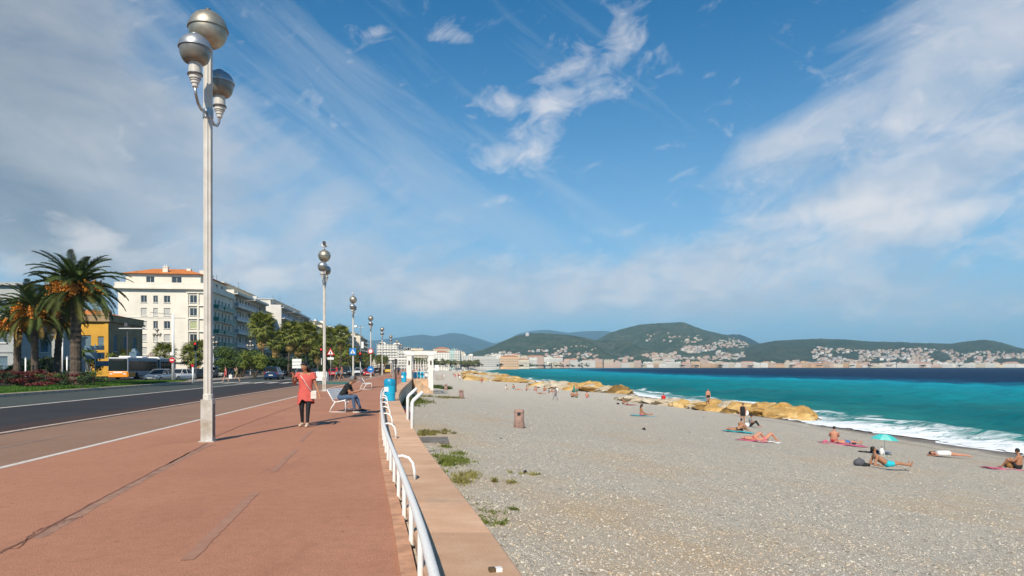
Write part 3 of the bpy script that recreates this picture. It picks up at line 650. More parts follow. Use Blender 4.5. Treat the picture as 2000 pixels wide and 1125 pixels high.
# ================================================================== BUILDINGS
M_wall = mat('white_render', (.80, .74, .63), .85, .08, .25, .004, 6)
M_wall2 = mat('cream_render', (.74, .65, .52), .85, .1, .3, .004, 6)
M_wall3 = mat('grey_white_render', (.68, .655, .60), .85, .1, .3, .004, 6)
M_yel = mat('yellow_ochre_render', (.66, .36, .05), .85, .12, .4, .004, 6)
M_yel2 = mat('brown_trim_shade_render', (.36, .26, .14), .85, .15, .5, .004, 6)  # brown trim colour; on the side wall it paints in that face's shade
M_pale = mat('palm_shade_grey_render', (.40, .415, .40), .85, .1, .4, .004, 6)  # greyed down, the shade of the palms is put into the wall colour
M_tile = mat('orange_roof_tile', (.62, .20, .045), .8, .2, 1.5, .03, 9)
M_glass = mat('window_glass', (.05, .065, .08), .08, .3, .6, spec=.8)
M_shut = mat('shutter_grey', (.50, .49, .46), .6, .1, 3)
M_shutb = mat('shutter_blue', (.10, .17, .22), .6, .15, 3)
M_shutg = mat('blind_green', (.42, .46, .24), .6, .15, 3)
M_frame = mat('window_frame_white', (.66, .64, .6), .5, .05, 5)
M_brown = mat('window_frame_brown', (.16, .09, .06), .5, .1, 5)
M_green_r = mat('green_railing', (.03, .20, .16), .4, .15, 3)
M_blue_r = mat('blue_railing', (.03, .08, .24), .35, .15, 3)
M_lil_r = mat('lilac_railing', (.30, .32, .42), .4, .15, 3)
M_glass_r = mat('teal_glass_railing', (.05, .14, .15), .15, .15, 3)
M_terr = mat('terracotta_awning', (.38, .15, .07), .8, .15, 3)
M_inner = mat('loggia_wall', (.30, .26, .23), .9, .1, .5)
def facade(mb, o, u, n, W, H, holes, dep=.22, mi=0):
    o, u, n = Vector(o), Vector(u), Vector(n); z = Vector((0, 0, 1))
    us = sorted({0, W, *[h[0] for h in holes], *[h[1] for h in holes]}); vs = sorted({0, H, *[h[2] for h in holes], *[h[3] for h in holes]})
    def pt(a, b, d=0): return o+u*a+z*b-n*d
    inh = lambda a, b: any(h[0]-1e-6 < a < h[1]+1e-6 and h[2]-1e-6 < b < h[3]+1e-6 for h in holes)
    flip = u.cross(z).dot(n) < 0
    for a0, a1 in zip(us[:-1], us[1:]):
        for b0, b1 in zip(vs[:-1], vs[1:]):
            if inh((a0+a1)/2, (b0+b1)/2): continue
            q = [pt(a0, b0), pt(a1, b0), pt(a1, b1), pt(a0, b1)]
            mb.add(q[::-1] if flip else q, [(0, 1, 2, 3)], mi)
    for a0, a1, b0, b1 in holes:
        c = [(a0, b0), (a1, b0), (a1, b1), (a0, b1)]
        for i in range(4):
            p, q = c[i], c[(i+1) % 4]; mb.add([pt(*p), pt(*q), pt(*q, dep), pt(*p, dep)], [(0, 1, 2, 3)], mi)
_wm = {}
def window(parent, o, u, n, hole, kind='glass', dep=.16, fm=None):
    a0, a1, b0, b1 = hole; w, h = round(a1-a0, 2), round(b1-b0, 2); key = (w, h, kind, fm and fm.name)
    if key not in _wm:
        f = MB(); t = .07
        f.box(0, w, 0, .06, 0, t); f.box(0, w, 0, .06, h-t, h); f.box(0, t, 0, .06, t+.001, h-t-.001); f.box(w-t, w, 0, .06, t+.001, h-t-.001)
        if kind == 'glass': f.box(w/2-.035, w/2+.035, 0, .055, t+.001, h-t-.001)
        f.box(-.08, w+.08, -.3, -.002, -.1, -.001)
        p = MB()
        if kind == 'glass': p.box(t, w-t, .03, .05, t, h-t); pmn, pmt = 'pane', M_glass
        else:
            ns = 9
            for i in range(ns):
                z0 = t+(h-2*t)*i/ns; p.add([(t, .0, z0), (w-t, .0, z0), (w-t, .045, z0+(h-2*t)/ns), (t, .045, z0+(h-2*t)/ns)], [(0, 1, 2, 3)])
            pmn, pmt = 'shutter', {'shut': M_shut, 'blue': M_shutb, 'green': M_shutg}[kind]
        _wm[key] = (f.mesh('window', fm or M_frame), p.mesh(pmn, pmt), pmn)
    fme, pme, pmn = _wm[key]; o, u, n = Vector(o), Vector(u), Vector(n)
    base = o+u*a0+Vector((0, 0, b0))-n*dep
    ang = math.atan2(u.y, u.x)
    if u.cross(Vector((0, 0, 1))).dot(n) < 0: base = base+u*w; ang += PI
    wo = ob('window', fme, parent, base, (0, 0, ang)); ob(pmn, pme, wo); return wo
def hip_roof(mb, x0, x1, y0, y1, z, h, over=.5, ins=None):
    x0 -= over; x1 += over; y0 -= over; y1 += over; i = ins or min(x1-x0, y1-y0)/2
    mb.add([(x0, y0, z), (x1, y0, z), (x1, y1, z), (x0, y1, z), (x0+i, y0+i, z+h), (x1-i, y0+i, z+h), (x1-i, y1-i, z+h), (x0+i, y1-i, z+h)],
           [(0, 1, 5, 4), (1, 2, 6, 5), (2, 3, 7, 6), (3, 0, 4, 7), (4, 5, 6, 7), (3, 2, 1, 0)])
X_, Y_ = Vector((1, 0, 0)), Vector((0, 1, 0))
def row_frame(name, c, y, label, cat='apartment block'): return empty(name, C(c, y, -.1), ROWANG, label, cat)
# --- white corner block with orange roof. local: x = towards the sea (0 = sea facade), y = away along the row
def white_block():
    Wd, Ln, Hh = 18.8, 24.0, 19.6
    T = row_frame('corner_building', -50.2, 159, 'white six storey corner building with low orange tiled hip roof behind the bus', 'apartment block')
    fl = 3.1; end = []; wins = []
    cols_ = [(4.9, 6.2), (7.6, 8.6), (9.9, 11.3)]
    for i in range(6):
        zb = 1.4+i*3.02
        for j, (a, b) in enumerate(cols_):
            if i == 1 and j == 1: continue
            if zb+1.75 > Hh-1.2: continue
            h = (a, b, zb, zb+(1.75 if i < 5 else 1.6)); end.append(h); wins.append((h, 'glass' if (i, j) in ((5, 0), (5, 1), (5, 2), (3, 2), (3, 1)) or i == 5 else 'shut'))
    bay = [(15.6, 17.2, 1.4+i*3.02, 1.4+i*3.02+1.8) for i in range(6)]
    mb = MB(); o = (-Wd, 0, 0)
    facade(mb, o, X_, -Y_, Wd, Hh, end+bay)
    seah = []
    for i in range(6):
        for a in (1.0, 5.0, 8.0, 11.0, 14.0, 17.0, 20.0): seah.append((a, a+(1.5), 0.9+i*3.02, 0.9+i*3.02+2.2))
    facade(mb, (0, 0, 0), Y_, X_, Ln, Hh, seah)
    mb.add([(-Wd, 0, 0), (-Wd, Ln, 0), (-Wd, Ln, Hh), (-Wd, 0, Hh)], [(0, 1, 2, 3)]); mb.add([(-Wd, Ln, 0), (0, Ln, 0), (0, Ln, Hh), (-Wd, Ln, Hh)], [(0, 1, 2, 3)])
    mb.box(-Wd+.3, -.3, .3, Ln-.3, 0, Hh-.02)
    mb.build('wall', M_wall, T)
    for h, kd in wins: window(T, o, X_, -Y_, h, kd)
    for i, h in enumerate(bay): window(T, o, X_, -Y_, h, 'green' if i == 3 else ('shut' if i == 1 else 'glass'), .1, M_frame if i != 0 else M_brown)
    for h in seah: window(T, (0, 0, 0), Y_, X_, h, 'glass')
    # bay surround and string courses
    mb = MB()
    for i in range(7):
        z = .9+i*3.02
        if z < Hh: mb.box(-3.9, .35, -.32, -.002, z-.25, z)
    mb.box(-3.9, -3.45, -.3, -.003, 3.9, Hh-1); mb.box(-1.5, -1.15, -.3, -.003, 3.9, Hh-1); mb.build('bay_surround', M_wall, T)
    mb = MB(); mb.box(-Wd-.02, -4, -.07, -.004, 12.95, 13.15); mb.build('string_course', M_wall3, T)
    mb = MB(); mb.box(-Wd-.7, .75, -.8, Ln+.2, Hh, Hh+.45); mb.box(-Wd-.5, .5, -.55, -.35, Hh+.451, Hh+1.5); mb.box(.35, .55, -.34, Ln, Hh+.451, Hh+1.5); mb.box(-Wd-.6, -Wd-.4, -.55, Ln, Hh+.451, Hh+1.5); mb.build('cornice', M_wall, T)
    mb = MB(); AH = 3.2; zt = Hh+.45; ah = [(4.4, 6.2, .9, 2.6), (10.0, 12.2, .5, 2.6)]
    facade(mb, (-Wd+1.2, 1.2, zt), X_, -Y_, Wd-2.4, AH, ah); sh2 = [(3+k*4.5, 5+k*4.5, .6, 2.5) for k in range(4)]
    facade(mb, (-1.2, 1.2, zt), Y_, X_, Ln-2.4, AH, sh2); mb.box(-Wd+1.5, -1.5, 1.5, Ln-1.5, zt, zt+AH-.01); mb.build('attic_wall', M_wall, T)
    for h in ah: window(T, (-Wd+1.2, 1.2, zt), X_, -Y_, h, 'glass')
    for h in sh2: window(T, (-1.2, 1.2, zt), Y_, X_, h, 'glass')
    mb = MB(); hip_roof(mb, -Wd+1.2, -1.2, 1.2, Ln-1.2, zt+AH+.02, 1.75, .75, 5.2); rf = mb.build('roof', M_tile, T)
    mb = MB(); mb.box(-9.9, -8.8, 2.1, 3.0, zt-.1, zt+AH+1.7); mb.box(-10, -8.7, 2.0, 3.1, zt+AH+1.701, zt+AH+1.85); mb.build('chimney', M_wall, rf)
    for xx in (-9.6, -9.1): q = MB(); q.lathe([(.14, 0), (.16, .35), (.2, .36), (.2, .42), (.1, .5)], (xx, 2.5, zt+AH+1.86), 8); q.build('chimney_pot', M_wall3, rf)
    for (xx, yy_) in ((-5.2, 4), (-2.9, 6), (-2.6, 10), (-3.2, 14)): q = MB(); q.box(xx, xx+.9, yy_, yy_+1.2, zt+AH-.3, zt+AH+1.5+.1*xx*-.5); q.build('chimney', M_wall, rf)
    for i in range(1, 6):
        for (y0, y1) in ((7.2, 11.6), (12.6, 23.6)):
            q = MB(); z = .75+i*3.02; q.box(.002, 1.25, y0, y1, z-.16, z); bo = q.build('balcony', M_wall, T)
            q = MB(); q.box(1.17, 1.22, y0+.03, y1-.03, z+.03, z+.98); q.box(.02, 1.165, y0+.03, y0+.07, z+.03, z+.98); q.build('balcony_railing', M_green_r, bo)
    q = MB()
    for i in range(6): q.box(.003, .5, 0.02, 6.6, .35+i*3.02, .62+i*3.02)
    q.build('bay_band', M_wall, T)
    q = MB()
    for i in range(4): q.box(-14+i*3.5, -13.4+i*3.5, -.35, -.003, 0, 2.6)
    q.box(-15, 0, -.5, -.004, 2.7, 2.95); q.build('ground_floor_pilaster', M_wall2, T)
white_block()
# --- generic row blocks with long balconies
def row_block(c, y, Ln, Wd, Hh, label, wall, rail, floors, setback=1, awn=False, par=None, bays=2, seed=0, white_par=False):
    r = random.Random(seed); T = row_frame('apartment_building', c, y, label); fh = Hh/floors; mb = MB()
    # side wall seen end-on, plus recessed sea facade
    rec = 1.3
    holes = []
    nW = max(3, int(Ln/3.4)); st = Ln/nW
    for i in range(floors):
        for j in range(nW): holes.append((j*st+.5, j*st+st-.6, i*fh+.35, i*fh+fh-.55))
    facade(mb, (-rec, 0, 0), Y_, X_, Ln, Hh, holes)
    eh = []
    for i in range(1, floors): eh.append((Wd-5, Wd-4, i*fh+.9, i*fh+2.1))
    facade(mb, (-Wd, -.02, 0), X_, -Y_, Wd-rec+1.5, Hh+.9, eh)
    mb.box(-Wd, -rec-.25, .25, Ln, 0, Hh-.01)
    mb.box(-rec+.001, .3, 0, .25, 0, Hh); mb.box(-rec+.002, .3, Ln-.25, Ln, 0, Hh)
    mb.build('wall', wall, T)
    for h in holes: window(T, (-rec, 0, 0), Y_, X_, (round(h[0], 2), round(h[0]+round(st-1.1, 2), 2), round(h[2], 2), round(h[2]+round(fh-.9, 2), 2)), r.choice(['glass', 'glass', 'glass', 'shut']), .12)
    for h in eh: window(T, (-Wd, -.02, 0), X_, -Y_, h, 'glass')
    for i in range(1, floors+1):
        for b in range(bays):
            y0, y1 = Ln*b/bays+.3, Ln*(b+1)/bays-.3; z = i*fh; out = 1.3 if (i+b) % 2 else 1.0
            q = MB(); q.box(-rec+.01, out, y0, y1, z-.22, z)
            if white_par: q.box(out-.1, out-.003, y0, y1, z+.001, z+.45)
            bo = q.build('balcony', M_wall if i != floors else wall, T)
            if i < floors:
                q = MB(); q.box(out-.04, out+.0, y0, y1, z+(.46 if white_par else .04), z+1.0)
                q.box(-.5, out-.05, y0+.01, y0+.05, z+.04, z+1.0); q.build('balcony_railing', rail, bo)
            if awn and r.random() < .6 and i > 1:
                a0 = y0+r.uniform(0, 2); q = MB(); q.add([(-rec+.05, a0, z-.3), (-rec+.05, a0+3.4, z-.3), (out+.2, a0+3.4, z-1.1), (out+.2, a0, z-1.1)], [(0, 1, 2, 3)])
                q.build('awning', M_terr, bo)
    # set-back top floor and roof clutter
    mb = MB(); tz = Hh+.02; sh = [(j*st+.6, j*st+st-.7, .3, 2.3) for j in range(1, nW-1)]
    facade(mb, (-rec-2.2*setback, 1.5, tz), Y_, X_, Ln-3, 2.9, [h for h in sh if h[1] < Ln-3.2]); mb.box(-Wd+1, -rec-2.2*setback-.25, 1.5, Ln-1.5, tz, tz+2.9-.01)
    mb.box(-Wd+.8, -rec-1.4*setback, 1.2, Ln-1.2, tz+2.9, tz+3.12); po = mb.build('penthouse', wall, T)
    for h in sh:
        if h[1] < Ln-3.2: window(T, (-rec-2.2*setback, 1.5, tz), Y_, X_, (round(h[0], 2), round(h[0]+round(st-1.3, 2), 2), .3, 2.3), 'glass', .12)
    for k_ in range(5):
        q = MB(); a = r.uniform(2, Ln-4); b = -r.uniform(4, Wd-3); q.box(b, b+r.uniform(.8, 2.2), a, a+r.uniform(.8, 2.4), tz+3.121, tz+3.9+r.random()*1.1); q.build('chimney', M_wall3, T)
    for k_ in range(3):
        q = MB(); a = r.uniform(2, Ln-2); b = -r.uniform(3, 8); q.tube([(b, a, tz+3), (b, a, tz+5.4)], .035, 5); q.tube([(b-.5, a, tz+5.1), (b+.5, a, tz+5.1)], .02, 4); q.build('aerial', M_dark, T)
    return T
row_block(-50.4, 184.5, 38, 17, 21.6, 'white apartment block with lilac grey balconies and brown awnings beside green balconied building', M_wall, M_lil_r, 6, awn=True, seed=1, white_par=True)
row_block(-53.0, 225, 18, 16, 20.6, 'narrow cream apartment block with dark balconies between lilac and blue balconied blocks', M_wall2, M_green_r, 6, seed=2, bays=1)
row_block(-50.0, 245, 62, 18, 23.0, 'long apartment block with deep blue balconies and blue glass top floor', M_wall3, M_blue_r, 6, seed=3, bays=3, white_par=True)
row_block(-51.0, 309, 44, 17, 21.5, 'white apartment block with grey balconies just beyond the blue balconied block', M_wall, M_lil_r, 7, seed=4, bays=2)
row_block(-51.0, 355, 40, 17, 22.5, 'cream apartment block rising above the palms far along the row', M_wall2, M_glass_r, 7, seed=5, bays=2)
row_block(-49.0, 397, 50, 17, 22.0, 'bright white apartment block behind second street lamp', M_wall, M_lil_r, 6, seed=6, bays=2)
row_block(-48.0, 450, 60, 17, 23.0, 'white stepped apartment block behind third street lamp', M_wall, M_lil_r, 7, seed=7, bays=2)
row_block(-45.0, 513, 70, 17, 24.0, 'last tall white block before the far bay', M_wall2, M_glass_r, 7, seed=8, bays=2)
# --- yellow villa
def villa():
    T = row_frame('yellow_villa', -54.8, 120, 'ochre yellow villa with flat cornice and dark shuttered windows behind the palms', 'villa')
    Wd, Ln, Hh = 9.2, 15, 9.6
    fh = [(1.6, 3.0, 4.6, 7.2), (4.9, 6.4, 4.6, 7.2), (1.6, 3.0, .9, 3.0), (4.9, 6.4, .9, 3.0), (7.5, 8.5, 4.9, 7.0)]
    shs = [(2.2, 3.8, 4.4, 7.4), (6.4, 8.0, 4.4, 7.4), (10.6, 12.2, 4.4, 7.4), (2.2, 3.8, .8, 3.2), (6.4, 8.0, .8, 3.2), (10.6, 12.2, .8, 3.2)]
    mb = MB(); facade(mb, (-Wd, 0, 0), X_, -Y_, Wd, Hh, fh); mb.box(-Wd, -.3, .3, Ln, 0, Hh-.01); mb.build('front_wall', M_yel, T)
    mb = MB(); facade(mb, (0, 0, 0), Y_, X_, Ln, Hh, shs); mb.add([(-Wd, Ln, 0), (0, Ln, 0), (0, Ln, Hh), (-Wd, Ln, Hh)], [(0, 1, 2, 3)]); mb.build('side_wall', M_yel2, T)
    for h in fh: window(T, (-Wd, 0, 0), X_, -Y_, h, 'blue')
    for h in shs: window(T, (0, 0, 0), Y_, X_, h, 'blue')
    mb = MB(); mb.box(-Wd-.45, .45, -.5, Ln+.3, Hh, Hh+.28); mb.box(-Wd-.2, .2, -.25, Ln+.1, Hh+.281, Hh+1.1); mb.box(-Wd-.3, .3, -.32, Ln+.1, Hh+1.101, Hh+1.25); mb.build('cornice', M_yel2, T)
    mb = MB(); mb.box(-Wd-.06, -.001, -.08, -.002, 3.75, 4.0); mb.box(-.55, .08, -.12, -.003, 0, 3.7); mb.box(-.55, .08, -.12, -.003, 4.05, Hh-.01); mb.build('moulding', M_yel, T)
    mb = MB(); mb.box(.002, 1.4, 5, 9.5, 3.6, 3.9); bo = mb.build('balcony', M_yel, T); mb = MB(); mb.box(1.25, 1.4, 5, 9.5, 3.901, 4.9); mb.box(.01, 1.24, 5, 5.15, 3.901, 4.9); mb.build('balcony_parapet', M_yel, bo)
    mb = MB(); hip_roof(mb, -Wd-3, -1.5, 4, Ln+3, Hh+1.26, 1.6, .3); mb.build('roof', M_tile, T)
    mb = MB(); mb.lathe([(.9, 0), (.9, .6), (.75, 1.0), (.3, 1.3), (0, 1.35)], (-1.2, 2.2, Hh+1.26), 12); mb.build('rooftop_lantern', M_yel2, T)
villa()
def left_block():
    T = empty('grey_building', P(40, 736, 92)*1.0, ROWANG, 'pale grey three storey building with blue shutters at the far left behind palms', 'apartment block'); T.location.z = -.1
    Wd, Ln, Hh = 40, 14, 12.6
    hs = [(Wd-1.6-i*3.6-1.2, Wd-1.6-i*3.6, z, z+1.9) for i in range(10) for z in (1.2, 4.9, 8.6)]
    mb = MB(); facade(mb, (-Wd, 0, 0), X_, -Y_, Wd, Hh, hs); mb.add([(0, 0, 0), (0, Ln, 0), (0, Ln, Hh), (0, 0, Hh)], [(0, 1, 2, 3)]); mb.box(-Wd, -.3, .3, Ln, 0, Hh-.01); mb.build('wall', M_pale, T)
    for h in hs: window(T, (-Wd, 0, 0), X_, -Y_, h, 'blue')
    mb = MB(); mb.box(-Wd-.5, .5, -.5, Ln, Hh, Hh+.4); mb.box(-Wd, .1, -.12, -.002, 3.6, 3.85); mb.build('cornice', M_pale, T)
    mb = MB(); mb.box(-9, -7.5, 3, 4.5, Hh+.41, Hh+1.7); mb.build('chimney', M_pale, T)
    T2 = empty('low_annex', (P(107, 0, 97).x, 97, -.1), ROWANG, 'low pale annex with blue shutters between grey building and yellow villa', 'house')
    hs = [(.8+i*2.4, 1.9+i*2.4, z, z+1.7) for i in range(3) for z in (.9, 3.7)]
    mb = MB(); facade(mb, (-7.6, 0, 0), X_, -Y_, 7.6, 6.0, hs); mb.box(-7.6, -.3, .3, 9, 0, 5.99); mb.add([(0, 0, 0), (0, 9, 0), (0, 9, 6), (0, 0, 6)], [(0, 1, 2, 3)]); mb.build('wall', M_pale, T2)
    for h in hs: window(T2, (-7.6, 0, 0), X_, -Y_, h, 'blue')
    mb = MB(); mb.box(-7.9, .3, -.3, 9, 6.0, 6.3); mb.build('cornice', M_pale, T2)
left_block()
# --- distant city: window grid in the material, they are a few pixels high
def citymat(name, c, win=(.16, .17, .19), w=3.2, h=3.0):
    k = nodes_of(name, .85, .2)
    s = k.sep(); geo = k.N('ShaderNodeNewGeometry'); ns = k.sep(geo.outputs['Normal'])
    u = k.mth('ADD', s[0], s[1])
    fu = k.mth('FRACT', k.mth('DIVIDE', u, w)); fv = k.mth('FRACT', k.mth('DIVIDE', s[2], h))
    m_ = k.mth('MULTIPLY', k.mth('MULTIPLY', k.mth('GREATER_THAN', fu, .34), k.mth('LESS_THAN', fu, .72)), k.mth('MULTIPLY', k.mth('GREATER_THAN', fv, .3), k.mth('LESS_THAN', fv, .8)))
    m_ = k.mth('MULTIPLY', m_, k.mth('LESS_THAN', ns[2], .4))
    oi = k.N('ShaderNodeObjectInfo'); hs = k.N('ShaderNodeHueSaturation'); k.L(k.mr(oi.outputs['Random'], 0, 1, .75, 1.12), hs.inputs['Value']); hs.inputs['Color'].default_value = (*c, 1)
    k.L(k.mix(k.mth('MULTIPLY', m_, .9), hs.outputs[0], win), k.b.inputs['Base Color']); return k.m
CM = {'white': citymat('white_city_wall', (.72, .69, .63)), 'cream': citymat('cream_city_wall', (.66, .56, .42)), 'pink': citymat('pink_city_wall', (.60, .42, .33)), 'orange': citymat('orange_city_wall', (.62, .38, .20)), 'grey': citymat('grey_city_wall', (.5, .52, .52)), 'teal': citymat('teal_city_wall', (.42, .58, .56))}
CT = mat('far_tile_roof', (.50, .22, .12), .85, .15, .3)
_cm = {}
def city_mesh(w, d, h, cn, roof):
    key = (w, d, h, cn, roof)
    if key not in _cm:
        q = MB(); q.box(-w/2, w/2, 0, d, -3, h)
        r_ = random.Random(hash((w, d, h)) & 255)
        a = MB()
        if roof: hip_roof(a, -w/2, w/2, 0, d, h+.02, 2.4, .4)
        else:
            a.box(-w/2-.3, w/2+.3, -.3, d, h, h+.5)
            for _ in range(3): x = r_.uniform(-w/2+1, w/2-4); a.box(x, x+r_.uniform(2, w/3), d*.3, d*.8, h+.51, h+r_.uniform(1.6, 3.4))
        b_ = MB()
        for i in range(1, int(h/3)): b_.box(-w/2+.5, w/2-.5, -1.0, -.002, i*3-.12, i*3+(.35))
        _cm[key] = (q.mesh('wall', CM[cn]), a.mesh('roof', CT if roof else CM[cn]), b_.mesh('balcony_band', CM['white']))
    return _cm[key]
cr = random.Random(12)
def city_building(loc, w, d, h, cn, roof, rz, label, group, bands):
    wm, rm, bm2 = city_mesh(w, d, h, cn, roof)
    T = empty('city_building', loc, rz, label, 'building', group); ob('wall', wm, T); ob('roof', rm, T)
    if bands: ob('balcony_band', bm2, T)
names = {'white': 'white', 'cream': 'cream', 'pink': 'pink', 'orange': 'orange', 'grey': 'pale grey', 'teal': 'turquoise'}
# bay shore row, nearest the camera on the left, running right
def bay_row(pxs, Df, hf, colors, where, group, roofp=.3, jig=0):
    px = pxs[0]
    while px < pxs[1]:
        D = Df(px)+cr.uniform(0, jig); h = cr.choice([3, 4, 5, 6, 7])*3*hf(px); w = cr.choice([16, 20, 26, 34, 44]); 
        h = round(h/3)*3+1.5; wpx = w*F/D; cn = cr.choice(colors(px)); roof = cr.random() < roofp
        loc = P(px+wpx/2, HY, D); loc.z = 0
        city_building(loc, w, 14, h, cn, roof, cr.uniform(-.12, .12)-math.atan((px-1000)/F)*.6, f'{names[cn]} {"tiled" if roof else "flat roofed"} building {where}', group, w >= 20 and cr.random() < .6)
        px += wpx*cr.uniform(.85, 1.15)
shoreD = lambda px: float(np.interp(px, [880, 930, 985, 1050, 1120, 1250, 1500, 2100], [930, 1050, 1300, 1750, 2150, 2480, 2540, 2620]))
bay_row((800, 940), lambda p: np.interp(p, [800, 940], [760, 1010]), lambda p: .85, lambda p: ['white', 'cream', 'white', 'pink', 'white'], 'where promenade meets the far bay', 'buildings behind the palms at the near end of the bay', .25, 40)
bay_row((905, 1160), lambda p: shoreD(p)+40, lambda p: .95, lambda p: ['white', 'white', 'cream', 'pink'], 'on the bay shore below the left hill', 'seafront buildings below the left hill', .25, 40)
bay_row((1150, 1500), lambda p: shoreD(p)+25, lambda p: .95, lambda p: ['cream', 'white', 'pink', 'cream', 'orange'], 'on the far shore below the tallest hill', 'seafront buildings below the tallest hill', .4)
bay_row((1490, 1660), lambda p: shoreD(p)+25, lambda p: .85, lambda p: ['orange', 'orange', 'pink', 'cream'], 'in the old orange part of far shore', 'orange seafront buildings', .7)
bay_row((1650, 2080), lambda p: shoreD(p)+25, lambda p: .6, lambda p: ['cream', 'white', 'white', 'pink'], 'on the far shore below right hand hill', 'seafront buildings below the right hill', .5)
bay_row((1380, 2080), lambda p: shoreD(p)+170, lambda p: .9, lambda p: ['cream', 'white', 'white', 'pink'], 'in the second row below the right hand hill', 'second row of buildings below the right hill', .4, 60)
bay_row((930, 1400), lambda p: shoreD(p)+150, lambda p: 1.25, lambda p: ['white', 'cream', 'pink'], 'in the second row behind the bay shore', 'second row of buildings behind the bay', .4, 90)
bay_row((700, 900), lambda p: 1200, lambda p: 1.5, lambda p: ['white', 'white', 'cream'], 'rising behind the palms left of the bay', 'pale buildings above the far palms', .3, 200)
for (a, yt, D, w, cn, roof, lb) in [(757, 674, 760, 24, 'white', 0, 'broad white block above palms right of the third lamp'), (790, 684, 700, 14, 'white', 0, 'small white block above the white pergola'),
                          (862, 682, 900, 22, 'cream', 1, 'cream block with red roof right of white pergola'), (884, 684, 900, 8, 'teal', 0, 'slim turquoise tower at the near end of the bay'), (893, 686, 890, 7, 'white', 0, 'slim white tower beside the turquoise tower'),
                          (958, 700, 1150, 30, 'white', 0, 'wide white balconied block with long terraces on bay'), (995, 696, 1250, 34, 'orange', 1, 'long block with orange roof behind the bay palms')]:
    h = round((HY-yt)/F*D+1.6); loc = P(a, HY, D); loc.z = 0
    city_building(loc, w, 16, h, cn, bool(roof), 0, lb, None, True)
# houses on the hillsides, stood on the hill by casting a ray
hr = random.Random(5); hm = []
for cn in ('white', 'cream', 'pink', 'white', 'grey'):
    for (w, h) in ((9, 6), (13, 8), (18, 11)):
        q = MB(); q.mi = 0; q.box(-w/2, w/2, -w*.35, w*.35, -5, h, 0); q.mi = 1; hip_roof(q, -w/2, w/2, -w*.35, w*.35, h+.02, 1.8, .5); hm.append((cn, w, q.mesh('hillside_house', [CM[cn], CT])))
def cast(px, py, hl):
    d = Vector(((px-1000)/F, 1, (HY-py)/F)).normalized(); h = HILLS[hl].ray_cast(Vector((0, 0, EYE)), d, 9000); return h[0]
regs = [('tall_hill', 'on the lower right slope of the tallest hill', [(1330, 668), (1380, 655), (1440, 662), (1490, 680), (1500, 703), (1200, 703), (1260, 692), (1330, 690)], 620),
        ('right_hill', 'on the slope of the right hand hill', [(1560, 690), (1600, 678), (1700, 684), (1780, 682), (1880, 684), (2000, 690), (2000, 712), (1500, 712), (1560, 704)], 820),
        ('left_hill', 'scattered on the slope of the left hill', [(960, 690), (1060, 682), (1160, 672), (1170, 700), (960, 704)], 130),
        ('tall_hill', 'among trees high on the tallest hill', [(1215, 660), (1300, 650), (1370, 650), (1380, 670), (1300, 676), (1220, 672)], 24)]
def inside(p, poly):
    x, y = p; c = False
    for i in range(len(poly)):
        x1, y1 = poly[i]; x2, y2 = poly[i-1]
        if (y1 > y) != (y2 > y) and x < (x2-x1)*(y-y1)/(y2-y1)+x1: c = not c
    return c
cnt = 0; stuffs = MB(); hh = []
for hl, where, poly, n in regs:
    x0, x1 = min(p[0] for p in poly), max(p[0] for p in poly); y0, y1 = min(p[1] for p in poly), max(p[1] for p in poly)
    k = 0; tries = 0
    while k < n and tries < n*30:
        tries += 1; px, py = hr.uniform(x0, x1), hr.uniform(y0, y1)
        if not inside((px, py), poly): continue
        if n > 100 and hr.random() > .35+.65*(py-y0)/(y1-y0): continue
        if mn.noise(Vector((px*.022, py*.09, 3))) < -.10: continue
        p = cast(px, py, hl)
        if p is None: continue
        k += 1; hh.append((p, hl, where, hr.choice(hm)))
hh.sort(key=lambda q: -q[3][1]/q[0].length)
for i, (p, hl, where, (cn, w, me)) in enumerate(hh):
    sc = hr.uniform(.5, .95)
    if i < 298:
        o = ob('hillside_house', me, None, p, (0, 0, hr.uniform(-.7, .7)), sc); tag(o, f'{names[cn]} house with tiled roof {where}', 'house', f'{names[cn]} houses {where}')
    else:
        s_ = w*sc/2; stuffs.box(p.x-s_, p.x+s_, p.y-s_*.6, p.y+s_*.6, p.z-4, p.z+s_*1.1, hr.choice([0, 1, 2, 2]))
tag(stuffs.build('hillside_houses', [CM['white'], CM['cream'], CM['pink']]), 'mass of small pale houses further up the wooded slopes', 'houses', kind='stuff')
T = empty('observatory', cast(1030, 656, 'left_hill') or Vector((90, 3700, 160)), 0, 'white dome and low white building on the left hilltop', 'observatory')
q = MB(); q.lathe([(11, -4), (11, 7), (10, 12), (6, 16), (0, 18)], n=14); q.build('dome', CM['white'], T); q = MB(); q.box(20, 58, -8, 6, -22, -8); q.build('hall', CM['white'], T)
# ================================================================== TREES
def leafmat(name, c, c2, tr=.25):
    k = nodes_of(name, .6, .25); n = k.noise(.8, 4, .6); oi = k.N('ShaderNodeObjectInfo')
    hs = k.N('ShaderNodeHueSaturation'); k.L(k.mix(n, c2, c), hs.inputs['Color']); k.L(k.mr(oi.outputs['Random'], 0, 1, .7, 1.3), hs.inputs['Value'])
    k.L(hs.outputs[0], k.b.inputs['Base Color'])
    k.b.inputs['Subsurface Weight'].default_value = 0
    return k.m
M_frond = leafmat('date_palm_leaf', (.10, .135, .03), (.04, .065, .02))
M_frond2 = leafmat('sun_tinted_date_leaf', (.12, .13, .03), (.05, .07, .02))  # yellower copy of the date leaf, sunlight put into its colour
M_fan = leafmat('fan_palm_leaf', (.22, .23, .04), (.08, .105, .022))
M_dry = leafmat('dry_palm_leaf', (.42, .29, .09), (.24, .15, .05))
M_fruit = mat('orange_date_fruit', (.78, .30, .03), .6, .3, 9, c2=(.55, .20, .03))
